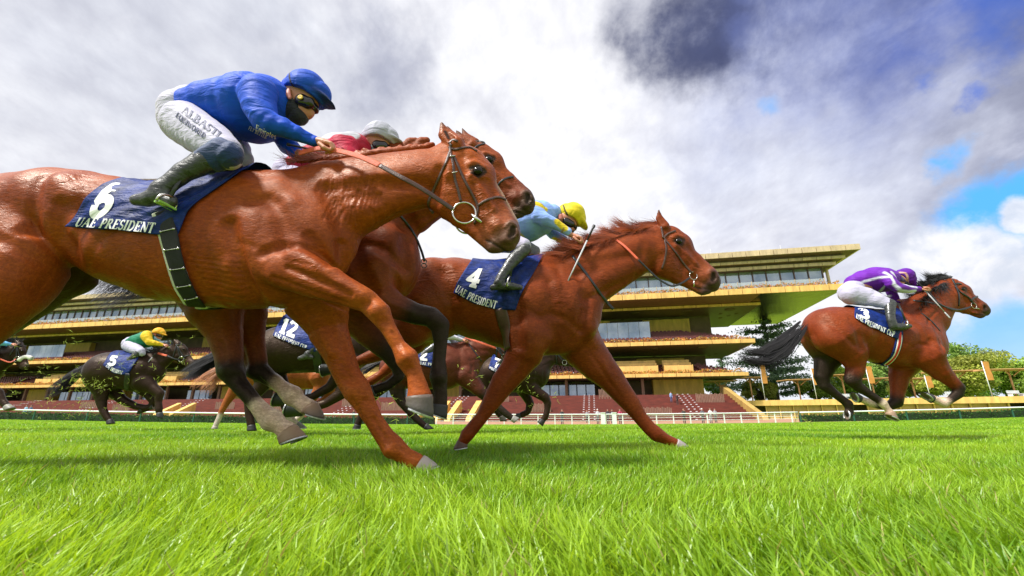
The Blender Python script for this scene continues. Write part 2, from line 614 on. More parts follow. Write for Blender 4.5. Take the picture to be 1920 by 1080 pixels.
def ribbon(mb, pts, nrm, w, t):
    """strap of rectangular section with rounded edge"""
    b = len(mb.v); n = len(pts)
    ws = w if isinstance(w, (list, tuple)) else [w] * n
    for i in range(n):
        T = (pts[min(i + 1, n - 1)] - pts[max(i - 1, 0)]).normalized()
        N = nrm[i].normalized(); S = T.cross(N).normalized(); N = S.cross(T).normalized()
        W = ws[i] if i < len(ws) else ws[-1]
        for su, nu in ((-.5, -.5), (.5, -.5), (.5, .2), (.32, .5), (-.32, .5), (-.5, .2)):
            mb.v.append(tuple(pts[i] + S * su * W + N * nu * t))
    for i in range(n - 1):
        for k in range(6):
            k2 = (k + 1) % 6
            mb.f.append((b + i * 6 + k, b + i * 6 + k2, b + (i + 1) * 6 + k2, b + (i + 1) * 6 + k))
    mb.f.append(tuple(b + k for k in range(6))[::-1])
    mb.f.append(tuple(b + (n - 1) * 6 + k for k in range(6)))


def strap(bvh, D, paths, w, t, name, mat, parent, mirror=True, step=4, off=None, smooth=2, free=0.0):
    mb = MB()
    for path in paths:
        pts, nrm = drape(bvh, path, D, step, off if off is not None else t * 0.5, smooth, free)
        ribbon(mb, pts, nrm, w, t)
        if mirror:
            ribbon(mb, [Vector((p.x, 2 * D - p.y, p.z)) for p in pts][::-1], [Vector((q.x, -q.y, q.z)) for q in nrm][::-1], w, t)
    return mb.build(name, mat, parent, True)


def resample(poly, n):
    p = np.array(poly, float)
    d = np.concatenate([[0], np.cumsum(np.linalg.norm(np.diff(p, axis=0), axis=1))])
    t = np.linspace(0, d[-1], n)
    return np.stack([np.interp(t, d, p[:, i]) for i in range(2)], 1)


def cloth_patch(bvh, D, rows, nu, nv, off, name, mat, parent, thick=0.006, wrinkle=0.004, mirror=True, seed=1, smooth=3, flat=False):
    """cloth lying on a body: rows of px polylines from top to bottom; far side mirrored and joined over the top"""
    R = [resample(r, nu) for r in rows]
    R = np.array(R)
    vi = np.linspace(0, len(rows) - 1, nv)
    G = np.empty((nv, nu, 2))
    for j, v in enumerate(vi):
        a = min(int(v), len(rows) - 2); t = v - a
        G[j] = R[a] * (1 - t) + R[a + 1] * t
    W = np.full((nv, nu, 3), np.nan)
    for j in range(nv):
        for i in range(nu):
            h = shoot(bvh, *G[j, i])
            if h and abs(h[0].y - D) < 0.8:
                W[j, i] = h[0] + h[1] * off
    # misses: take depth from the nearest hit in the same column, else the plane
    for i in range(nu):
        ok = [j for j in range(nv) if not np.isnan(W[j, i, 0])]
        for j in range(nv):
            if np.isnan(W[j, i, 0]):
                if ok:
                    jj = min(ok, key=lambda q: abs(q - j)); yy = W[jj, i, 1]
                else:
                    yy = D - 0.2
                W[j, i] = P(G[j, i, 0], G[j, i, 1], yy)
    for _ in range(smooth):
        X = W.copy()
        X[1:-1] += W[:-2] + W[2:]; X[1:-1] /= 3
        Y = X.copy()
        Y[:, 1:-1] += X[:, :-2] + X[:, 2:]; Y[:, 1:-1] /= 3
        W = Y
    rs = np.random.RandomState(seed)
    ph = rs.rand(6) * 6
    for j in range(nv):
        for i in range(nu):
            u, v = i / (nu - 1), j / (nv - 1)
            wv = math.sin(u * 17 + v * 5 + ph[0]) * 0.5 + math.sin(u * 9 - v * 7 + ph[1]) * 0.5 + 0.4 * math.sin(u * 31 + v * 11 + ph[2])
            W[j, i, 1] -= abs(wrinkle) * (wv + 0.6) * (0.35 + 0.65 * v)
    grid = W.reshape(-1, 3)
    V = [grid]; Fs = []
    def quads(base, flip):
        q = []
        for j in range(nv - 1):
            for i in range(nu - 1):
                a = base + j * nu + i
                f = (a, a + nu, a + nu + 1, a + 1)
                q.append(f[::-1] if flip else f)
        return q
    inner = grid.copy(); inner[:, 1] += thick
    Fs += quads(0, False)
    V.append(inner); nb = nu * nv
    Fs += quads(nb, True)
    rim = [j * nu for j in range(nv)] + [(nv - 1) * nu + i for i in range(1, nu)] + [j * nu + nu - 1 for j in range(nv - 2, -1, -1)] + [i for i in range(nu - 2, 0, -1)]
    for a, b in zip(rim, rim[1:] + rim[:1]):
        Fs.append((b, a, a + nb, b + nb))
    near = mesh_np(name, np.concatenate(V), Fs, mat, parent, True)
    if mirror:
        m = grid.copy(); m[:, 1] = 2 * D - m[:, 1]
        top = grid[:nu]; tm = m[:nu]
        bridge = []
        nbz = 6
        for q in range(nbz + 1):
            t = q / nbz
            row = top * (1 - t) + tm * t
            row = row.copy(); row[:, 2] += 0.10 * math.sin(math.pi * t) * np.clip(np.abs(tm[:, 1] - top[:, 1]) / 0.5, 0, 1)
            bridge.append(row)
        V2 = np.concatenate([np.concatenate(bridge), m[nu:]])
        F2 = []
        for j in range(nbz):
            for i in range(nu - 1):
                a = j * nu + i
                F2.append((a, a + 1, a + nu + 1, a + nu))
        b0 = nbz * nu
        for j in range(nv - 1):
            for i in range(nu - 1):
                a = b0 + j * nu + i
                F2.append((a, a + 1, a + nu + 1, a + nu))
        bpy.data.objects.remove(near)
        Vall = np.concatenate(V + [V2])
        off2 = len(grid) * 2
        Fs += [tuple(i + off2 for i in f) for f in F2]
        near = mesh_np(name, Vall, Fs, mat, parent, True)
    return near


# ---------------------------------------------------------------- lettering drawn as strokes
def arc(cx, cy, rx, ry, a0, a1, n=10):
    return [(cx + rx * math.cos(math.radians(a0 + (a1 - a0) * i / n)), cy + ry * math.sin(math.radians(a0 + (a1 - a0) * i / n))) for i in range(n + 1)]


# stroke = (width, points); a glyph box is w x 1, serifs are short bars
def GL():
    K, N = 0.17, 0.07
    S = lambda x, y, w=0.15: (N, [(x - w, y), (x + w, y)])
    g = {}
    g['U'] = (0.82, [(K, [(0.18, 0.97), (0.18, 0.35)] + arc(0.42, 0.32, 0.24, 0.28, 180, 270, 6)[1:]), (N, arc(0.42, 0.32, 0.24, 0.28, 270, 360, 6) + [(0.66, 0.97)]), S(0.18, 0.97), S(0.66, 0.97, .12)])
    g['A'] = (0.84, [(K, [(0.40, 0.98), (0.72, 0.03)]), (N, [(0.40, 0.95), (0.12, 0.03)]), (N, [(0.22, 0.34), (0.60, 0.34)]), S(0.12, 0.03, .11), S(0.72, 0.03, .13)])
    g['E'] = (0.70, [(K, [(0.2, 0.97), (0.2, 0.03)]), (N, [(0.06, 0.97), (0.60, 0.97), (0.60, 0.80)]), (N, [(0.06, 0.03), (0.62, 0.03), (0.63, 0.22)]), (N, [(0.2, 0.52), (0.48, 0.52)]), (N, [(0.48, 0.62), (0.48, 0.42)])])
    g['P'] = (0.68, [(K, [(0.2, 0.97), (0.2, 0.03)]), (N, [(0.06, 0.97), (0.36, 0.97)]), (0.13, arc(0.36, 0.72, 0.22, 0.25, 90, -90, 10)), (N, [(0.36, 0.47), (0.2, 0.47)]), S(0.2, 0.03)])
    g['R'] = (0.80, [(K, [(0.2, 0.97), (0.2, 0.03)]), (N, [(0.06, 0.97), (0.36, 0.97)]), (0.13, arc(0.36, 0.73, 0.21, 0.24, 90, -90, 10)), (N, [(0.36, 0.49), (0.2, 0.49)]), (0.15, [(0.38, 0.48), (0.70, 0.03)]), S(0.2, 0.03), S(0.74, 0.03, .07)])
    g['S'] = (0.60, [(0.12, arc(0.30, 0.74, 0.19, 0.23, 40, 235, 9) + [(0.42, 0.42)] + arc(0.30, 0.26, 0.20, 0.24, 30, -140, 9)), (N, [(0.46, 0.97), (0.46, 0.76)]), (N, [(0.12, 0.02), (0.12, 0.26)])])
    g['I'] = (0.40, [(K, [(0.2, 0.97), (0.2, 0.03)]), S(0.2, 0.97), S(0.2, 0.03)])
    g['D'] = (0.82, [(K, [(0.2, 0.97), (0.2, 0.03)]), (N, [(0.06, 0.97), (0.36, 0.97)]), (0.14, arc(0.34, 0.5, 0.36, 0.47, 85, -85, 12)), (N, [(0.06, 0.03), (0.36, 0.03)])])
    g['N'] = (0.86, [(N, [(0.16, 0.97), (0.16, 0.03)]), (K, [(0.16, 0.95), (0.68, 0.05)]), (N, [(0.70, 0.97), (0.70, 0.03)]), S(0.14, 0.97, .1), S(0.16, 0.03, .1), S(0.70, 0.97, .12)])
    g['T'] = (0.70, [(K, [(0.35, 0.97), (0.35, 0.03)]), (N, [(0.06, 0.78), (0.06, 0.97), (0.64, 0.97), (0.64, 0.78)]), S(0.35, 0.03)])
    g['C'] = (0.76, [(0.15, arc(0.42, 0.5, 0.29, 0.46, 55, 180, 8)), (0.12, arc(0.42, 0.5, 0.29, 0.46, 180, 305, 8)), (N, [(0.64, 0.97), (0.64, 0.72)])])
    g['L'] = (0.66, [(K, [(0.2, 0.97), (0.2, 0.03)]), (N, [(0.06, 0.03), (0.58, 0.03), (0.60, 0.25)]), S(0.2, 0.97)])
    g['B'] = (0.74, [(K, [(0.2, 0.97), (0.2, 0.03)]), (0.12, [(0.06, 0.97)] + arc(0.38, 0.74, 0.18, 0.23, 90, -90, 8)), (0.13, [(0.2, 0.51)] + arc(0.40, 0.27, 0.22, 0.24, 90, -90, 8) + [(0.06, 0.03)])])
    g['Q'] = (0.86, [(0.14, arc(0.42, 0.5, 0.30, 0.46, 0, 360, 20)), (0.12, [(0.45, 0.2), (0.78, -0.08)])])
    g['O'] = (0.86, [(0.14, arc(0.42, 0.5, 0.30, 0.46, 0, 360, 20))])
    g['W'] = (1.10, [(0.14, [(0.10, 0.97), (0.34, 0.03)]), (N, [(0.34, 0.03), (0.55, 0.90)]), (0.14, [(0.55, 0.90), (0.78, 0.03)]), (N, [(0.78, 0.03), (1.0, 0.97)]), S(0.1, 0.97, .1), S(1.0, 0.97, .08)])
    g['F'] = (0.62, [(0.15, [(0.15, 0.97), (0.15, 0.03)]), (0.13, [(0.15, 0.93), (0.55, 0.93)]), (0.13, [(0.15, 0.52), (0.48, 0.52)])])
    g['Y'] = (0.74, [(0.15, [(0.37, 0.5), (0.37, 0.03)]), (0.14, [(0.08, 0.97), (0.37, 0.5)]), (0.12, [(0.66, 0.97), (0.37, 0.5)])])
    g['m'] = (0.90, [(0.14, [(0.1, 0.62), (0.1, 0.03)]), (0.12, arc(0.26, 0.45, 0.15, 0.16, 180, 0, 6) + [(0.41, 0.03)]), (0.12, arc(0.57, 0.45, 0.15, 0.16, 180, 0, 6) + [(0.72, 0.03)])])
    g['i'] = (0.26, [(0.14, [(0.12, 0.62), (0.12, 0.03)]), (0.14, [(0.12, 0.82), (0.12, 0.92)])])
    g['r'] = (0.42, [(0.14, [(0.12, 0.62), (0.12, 0.03)]), (0.12, [(0.12, 0.42), (0.24, 0.6), (0.38, 0.6)])])
    g['a'] = (0.60, [(0.12, arc(0.27, 0.30, 0.18, 0.25, 0, 360, 12)), (0.14, [(0.47, 0.6), (0.47, 0.03)])])
    g['t'] = (0.44, [(0.13, [(0.2, 0.85), (0.2, 0.12), (0.36, 0.05)]), (0.11, [(0.05, 0.6), (0.36, 0.6)])])
    g['e'] = (0.58, [(0.12, [(0.12, 0.32), (0.46, 0.32)] + arc(0.28, 0.32, 0.19, 0.27, 0, 310, 12))])
    g['s'] = (0.52, [(0.12, arc(0.25, 0.46, 0.14, 0.14, 40, 235, 6) + arc(0.25, 0.19, 0.15, 0.14, 40, -140, 6))])
    g[' '] = (0.42, [])
    g['6'] = (0.84, [(0.24, [(0.62, 0.92), (0.42, 0.93), (0.26, 0.75), (0.18, 0.5)] + arc(0.42, 0.31, 0.25, 0.26, 150, -190, 18))])
    g['4'] = (0.86, [(0.23, [(0.56, 0.98), (0.56, 0.03)]), (0.17, [(0.54, 0.92), (0.10, 0.34), (0.82, 0.34)]), (0.12, [(0.36, 0.06), (0.78, 0.06)])])
    g['3'] = (0.80, [(0.22, arc(0.36, 0.72, 0.22, 0.20, 155, -75, 12)), (0.23, arc(0.37, 0.29, 0.26, 0.24, 80, -155, 12))])
    g['5'] = (0.80, [(0.18, [(0.70, 0.90), (0.24, 0.90), (0.20, 0.52)]), (0.23, [(0.2, 0.5)] + arc(0.38, 0.32, 0.26, 0.26, 110, -150, 14))])
    g['1'] = (0.52, [(0.25, [(0.28, 0.97), (0.28, 0.03)]), (0.16, [(0.26, 0.90), (0.08, 0.78)]), (0.12, [(0.08, 0.06), (0.50, 0.06)])])
    g['2'] = (0.80, [(0.21, arc(0.38, 0.70, 0.24, 0.22, 165, -35, 12) + [(0.14, 0.12)]), (0.20, [(0.12, 0.10), (0.72, 0.10)])])
    g['7'] = (0.80, [(0.20, [(0.10, 0.90), (0.70, 0.90), (0.34, 0.03)])])
    g['-'] = (0.5, [(0.12, [(0.05, 0.5), (0.45, 0.5)])])
    return g


GLYPH = GL()


def lettering(bvh, D, text, quad, off, name, mat, parent, bold=1.0, sub=0.12):
    """quad = px corners of the text box: bottom-left, bottom-right, top-right, top-left (may be >4 via rows)"""
    adv = sum(GLYPH[c][0] for c in text)
    base = resample(quad[0], 40); top = resample(quad[1], 40)      # baseline and cap-line polylines
    def mp(u, v):
        t = np.clip(u, 0, 1) * 39; i = min(int(t), 38); f = t - i
        b = base[i] * (1 - f) + base[i + 1] * f; c = top[i] * (1 - f) + top[i + 1] * f
        return b + (c - b) * v
    V, Fs = [], []
    x = 0.0
    for chh in text:
        w, strokes = GLYPH[chh]
        for (sw, pts) in strokes:
            sw = sw * bold
            q = [np.array(pts[0], float)]
            for p in pts[1:]:
                p = np.array(p, float); L = np.linalg.norm(p - q[-1]); m = max(1, int(L / sub)); s = q[-1]
                for k in range(1, m + 1): q.append(s + (p - s) * k / m)
            b = len(V)
            for i, p in enumerate(q):
                t = q[min(i + 1, len(q) - 1)] - q[max(i - 1, 0)]
                t = t / (np.linalg.norm(t) + 1e-9); nrm = np.array([-t[1], t[0]])
                for sg in (-1, 1):
                    g = p + nrm * sg * sw / 2
                    px = mp((x + g[0]) / adv, g[1])
                    h = shoot(bvh, *px)
                    if h is None or abs(h[0].y - D) > 0.8:
                        V.append(None)
                    else:
                        V.append(tuple(h[0] + (CAMP - h[0]).normalized() * off))
            for i in range(len(q) - 1):
                f = (b + 2 * i, b + 2 * i + 1, b + 2 * i + 3, b + 2 * i + 2)
                if all(V[k] is not None for k in f): Fs.append(f)
        x += w
    V = [v if v is not None else (0, 0, -5) for v in V]
    used = sorted({i for f in Fs for i in f}); mp_ = {a: i for i, a in enumerate(used)}
    if not Fs: return None
    return mesh_np(name, [V[i] for i in used], [tuple(mp_[i] for i in f) for f in Fs], mat, parent, False)


# ---------------------------------------------------------------- materials
def new_mat(name):
    m = bpy.data.materials.new(name); m.use_nodes = True
    T = NT(m.node_tree)
    out = T.n('ShaderNodeOutputMaterial')
    b = T.n('ShaderNodeBsdfPrincipled')
    m.node_tree.links.new(b.outputs[0], out.inputs[0])
    return m, T, b


def setp(T, b, **kw):
    names = dict(col='Base Color', rough='Roughness', metal='Metallic', spec='Specular IOR Level', normal='Normal', sheen='Sheen Weight',
                 coat='Coat Weight', trans='Transmission Weight', sss='Subsurface Weight', alpha='Alpha', coatr='Coat Roughness')
    for k, v in kw.items():
        s = b.inputs[names[k]]
        if isinstance(v, bpy.types.NodeSocket): T.nt.links.new(v, s)
        elif k == 'col': s.default_value = tuple(v) + (1,)
        else: s.default_value = v


def mat_plain(name, col, rough=0.6, var=0.15, scale=20, bump=0.0, bscale=60, metal=0.0, coat=0.0, sheen=0.0, spec=0.5, dirt=None, stretch=(1, 1, 1), bdist=0.01):
    m, T, b = new_mat(name)
    tc = T.n('ShaderNodeTexCoord').outputs['Object']
    mp = T.n('ShaderNodeMapping', {'Vector': tc, 'Scale': stretch}).outputs[0]
    n = T.noise(mp, scale, 5, 0.6)
    c = T.mix(T.maprange(n, 0.3, 0.7), tuple(v * (1 - var) for v in col), tuple(min(1, v * (1 + var)) for v in col))
    if dirt:
        n2 = T.noise(tc, scale * 0.37, 6, 0.65)
        c = T.mix(T.math('MULTIPLY', T.maprange(n2, 0.5, 0.68, 0, 1, True), dirt[1]), c, dirt[0])
    setp(T, b, col=c, metal=metal, coat=coat, sheen=sheen, spec=spec)
    r = T.maprange(n, 0.3, 0.7, max(0.02, rough - 0.08), min(1, rough + 0.08))
    setp(T, b, rough=r)
    if bump:
        bn = T.noise(mp, bscale, 4, 0.6)
        bp = T.n('ShaderNodeBump', {'Strength': bump, 'Distance': bdist, 'Height': bn})
        setp(T, b, normal=bp.outputs[0])
    return m


def mat_coat(name, rough=0.42, dirt=0.0, sc=1.0):
    """horse coat: colour from the breed pattern painted per vertex, sheen, short hair and skin wrinkles"""
    m, T, b = new_mat(name)
    at = T.n('ShaderNodeAttribute', attribute_name='tint').outputs['Color']
    tc = T.n('ShaderNodeTexCoord').outputs['Object']
    n1 = T.noise(tc, 4.2 * sc, 5, 0.6)
    n2 = T.noise(T.n('ShaderNodeMapping', {'Vector': tc, 'Rotation': (0, 0.5, 0), 'Scale': (0.3, 1, 1)}).outputs[0], 230 * sc, 3, 0.7)
    c = T.mix(T.math('MULTIPLY', T.maprange(n1, 0.38, 0.68), 0.65), at, T.mix(1.0, at, (0.58, 0.40, 0.36), 'MULTIPLY'))
    c = T.mix(T.math('MULTIPLY', T.maprange(n2, 0.38, 0.66), 0.5), c, T.mix(1.0, c, (0.50, 0.42, 0.40), 'MULTIPLY'))
    n3 = T.noise(T.n('ShaderNodeMapping', {'Vector': tc, 'Rotation': (0, 0.55, 0), 'Scale': (0.38, 1, 1)}).outputs[0], 78 * sc, 4, 0.65, dist=0.3)
    c = T.mix(T.math('MULTIPLY', T.maprange(n3, 0.36, 0.62, 1, 0), 0.55), c, T.mix(1.0, c, (0.55, 0.48, 0.42), 'MULTIPLY'))
    c = T.mix(T.math('MULTIPLY', T.maprange(n3, 0.52, 0.70), 0.4), c, T.mix(1.0, c, (1.35, 1.45, 1.3), 'MULTIPLY'))
    n5 = T.noise(tc, 1.7 * sc, 3, 0.5)
    c = T.mix(T.math('MULTIPLY', T.maprange(n5, 0.42, 0.65), 0.5), c, T.mix(1.0, c, (1.30, 1.35, 1.1), 'MULTIPLY'))
    mp = T.n('ShaderNodeMapping', {'Vector': tc, 'Rotation': (0, 0.6, 0), 'Scale': (1.0, 1.0, 2.6)}).outputs[0]
    wr = T.noise(mp, 22 * sc, 3, 0.55, dist=0.8)
    zone = T.maprange(T.noise(tc, 2.4 * sc, 2, 0.5), 0.48, 0.64, 0.08, 0.8, True)
    vein = T.n('ShaderNodeTexVoronoi', {'Vector': T.n('ShaderNodeMapping', {'Vector': T.n('ShaderNodeVectorMath', {0: tc, 1: T.n('ShaderNodeVectorMath', {0: T.n('ShaderNodeTexNoise', {'Vector': tc, 'Scale': 7.0 * sc}).outputs['Color'], 3: .12}, operation='SCALE').outputs[0]}, operation='ADD').outputs[0], 'Rotation': (0, 0.4, 0), 'Scale': (0.5, 1, 1.5)}).outputs[0], 'Scale': 7.0 * sc}, feature='DISTANCE_TO_EDGE').outputs[0]
    vv = T.maprange(vein, 0.0, 0.045, 1, 0, True)
    hgt = T.math('ADD', T.math('MULTIPLY', T.math('MULTIPLY', wr, zone), 1.3), T.math('ADD', T.math('MULTIPLY', n2, 0.16), T.math('MULTIPLY', n3, 0.42)))
    hgt = T.math('ADD', hgt, T.math('MULTIPLY', T.math('MULTIPLY', vv, zone), 0.32))
    hgt = T.math('ADD', hgt, T.math('MULTIPLY', T.noise(tc, 8 * sc, 2, 0.5), 0.9))
    bp = T.n('ShaderNodeBump', {'Strength': 0.6, 'Distance': 0.010 / sc, 'Height': hgt})
    wet = T.math('ADD', T.maprange(T.noise(tc, 3.0 * sc, 4, 0.6), 0.42, 0.62, rough + 0.14, rough - 0.06, True), T.maprange(n2, .35, .65, -.08, .08))
    setp(T, b, col=c, rough=wet, spec=0.30, sheen=0.0, normal=bp.outputs[0])
    b.inputs['Specular Tint'].default_value = (1, .74, .52, 1)
    b.inputs['Sheen Roughness'].default_value = 0.4
    b.inputs['Sheen Tint'].default_value = (1, 0.75, 0.6, 1)
    return m


def mat_cloth(name, col=None, rough=0.7, weave=900, sheen=0.3, var=0.12, bump=0.25, foldb=0.5, fscale=16, spec=0.3):
    m, T, b = new_mat(name)
    tc = T.n('ShaderNodeTexCoord').outputs['Object']
    at = T.n('ShaderNodeAttribute', attribute_name='tint').outputs['Color'] if col is None else None
    base = at if col is None else None
    n1 = T.noise(tc, 14, 5, 0.6)
    lo = T.mix(1.0, base, (1 - var,) * 3, 'MULTIPLY') if base else tuple(v * (1 - var) for v in col)
    hi = base if base else tuple(min(1, v * (1 + var)) for v in col)
    c = T.mix(T.maprange(n1, 0.35, 0.65), lo, hi)
    f = T.noise(T.n('ShaderNodeMapping', {'Vector': tc, 'Rotation': (0.2, 0.7, 0), 'Scale': (0.6, 1, 1.9)}).outputs[0], fscale, 5, 0.55, dist=0.8)
    w = T.noise(tc, weave, 1, 0.5)
    hgt = T.math('ADD', T.math('MULTIPLY', f, foldb * 2), T.math('MULTIPLY', w, 0.06))
    bp = T.n('ShaderNodeBump', {'Strength': bump * 2.2, 'Distance': 0.012, 'Height': hgt})
    setp(T, b, col=c, rough=rough, sheen=sheen, normal=bp.outputs[0], spec=spec)
    return m


def mat_attr(name, rough=0.5, spec=0.5, bump=0.15, scale=60, sss=0.0):
    m, T, b = new_mat(name)
    at = T.n('ShaderNodeAttribute', attribute_name='tint').outputs['Color']
    tc = T.n('ShaderNodeTexCoord').outputs['Object']
    n = T.noise(tc, scale, 4, 0.6)
    c = T.mix(T.math('MULTIPLY', T.maprange(n, 0.3, 0.7), 0.25), at, T.mix(1.0, at, (0.75, 0.62, 0.6), 'MULTIPLY'))
    bp = T.n('ShaderNodeBump', {'Strength': bump, 'Distance': 0.005, 'Height': n})
    setp(T, b, col=c, rough=rough, spec=spec, normal=bp.outputs[0])
    return m


M = {}
M['coat'] = mat_coat('horse_coat')
M['coat_dark'] = mat_coat('dark_horse_coat', 0.38)
M['skin'] = mat_attr('skin', 0.5, 0.4, 0.1)
M['leather_brown'] = mat_plain('brown_leather', (0.075, 0.032, 0.022), 0.42, 0.3, 40, 0.25, 150)
M['leather_black'] = mat_plain('black_leather', (0.016, 0.016, 0.018), 0.34, 0.3, 30, 0.35, 45, bdist=0.006)
M['boot'] = mat_plain('boot_leather', (0.045, 0.048, 0.044), 0.30, 0.35, 24, 0.7, 22, bdist=0.02, coat=0.3)
M['rubber_orange'] = mat_plain('orange_rein_rubber', (0.62, 0.10, 0.035), 0.55, 0.15, 60, 0.4, 300)
M['steel'] = mat_plain('steel', (0.62, 0.60, 0.55), 0.25, 0.1, 50, 0, metal=1.0)
M['alu'] = mat_plain('horseshoe_alu', (0.55, 0.55, 0.56), 0.38, 0.15, 60, 0.2, 90, metal=0.8)
M['white_cloth'] = mat_cloth('white_breeches', (0.70, 0.69, 0.74), 0.65, fscale=20, foldb=0.6)
M['navy'] = mat_cloth('navy_cloth', (0.006, 0.022, 0.145), 0.5, fscale=11, foldb=1.5, var=0.45, sheen=0.0, spec=0.22)
M['white_print'] = mat_plain('white_print', (0.80, 0.80, 0.80), 0.6, 0.05)
M['navy_print'] = mat_plain('navy_print', (0.02, 0.03, 0.10), 0.6, 0.1)
M['fleece'] = mat_plain('white_fleece', (0.72, 0.70, 0.62), 0.9, 0.15, 80, 0.8, 120)
M['black_web'] = mat_plain('black_webbing', (0.012, 0.012, 0.013), 0.7, 0.3, 60, 0.5, 300)
M['eye'] = mat_plain('horse_eye', (0.010, 0.006, 0.004), 0.16, 0.1, 30, spec=.3)
M['hoof'] = mat_attr('hoof_horn', 0.5, 0.4, 0.5, 45)

# ---------------------------------------------------------------- the ground: one sheet, crowned track that falls away towards the running rail
def ground_z(x, y):
    x, y = np.asarray(x, float), np.asarray(y, float)
    t = np.clip((y - 12) / 38, 0, 1)
    z = -0.45 * t
    k = x / np.maximum(y, 8)
    z = z + np.where(k > 0, 0.62, 0.44) * np.clip(k, -1.7, 1.7) ** 2 * np.clip(y, 0, 60) / 50 * t
    near = np.clip(1 - np.abs(y) / 60, 0, 1)
    z = z + near * (0.010 * np.sin(x * 1.7 + 0.6 * y) * np.sin(y * 1.3 + 1) + 0.006 * np.sin(x * 4.1 + 2) * np.sin(y * 3.7))
    return z


def build_ground():
    def axis(lim0, lim1, n0, n1):
        a = -np.sinh(np.linspace(np.arcsinh(lim0), 0, n0, endpoint=False))
        b = np.sinh(np.linspace(0, np.arcsinh(lim1), n1))
        return np.concatenate([a, b])
    xs = axis(2500, 2500, 130, 130)
    ys = np.concatenate([[-30, -8, -3], np.sinh(np.linspace(-0.9, np.arcsinh(3500), 210))])
    X, Y = np.meshgrid(xs, ys)
    V = np.stack([X, Y, ground_z(X, Y)], -1).reshape(-1, 3)
    n = len(xs)
    j, i = np.meshgrid(np.arange(len(ys) - 1), np.arange(n - 1), indexing='ij')
    a = (j * n + i).ravel()
    Q = np.stack([a, a + 1, a + n + 1, a + n], 1)
    m, T, b = new_mat('turf_ground')
    tc = T.n('ShaderNodeTexCoord').outputs['Object']
    n1 = T.noise(T.n('ShaderNodeMapping', {'Vector': tc, 'Scale': (.5, 1, 1)}).outputs[0], 0.8, 6, 0.65)
    n2 = T.noise(tc, 26, 6, 0.7)
    c = T.mix(T.maprange(n1, 0.35, 0.65), (.17, .35, .012), (.31, .49, .022))
    c = T.mix(T.math('MULTIPLY', T.maprange(n2, 0.40, 0.62), 0.6), c, (.08, .19, .010))
    bp = T.n('ShaderNodeBump', {'Strength': 1.0, 'Distance': 0.05, 'Height': n2})
    setp(T, b, col=c, rough=.9, normal=bp.outputs[0], spec=.2)
    o = mesh_np('ground', V, Q, m, None, True)
    tag(o, 'bright green turf track stretching to the white rail', 'ground', kind='structure')


build_ground()


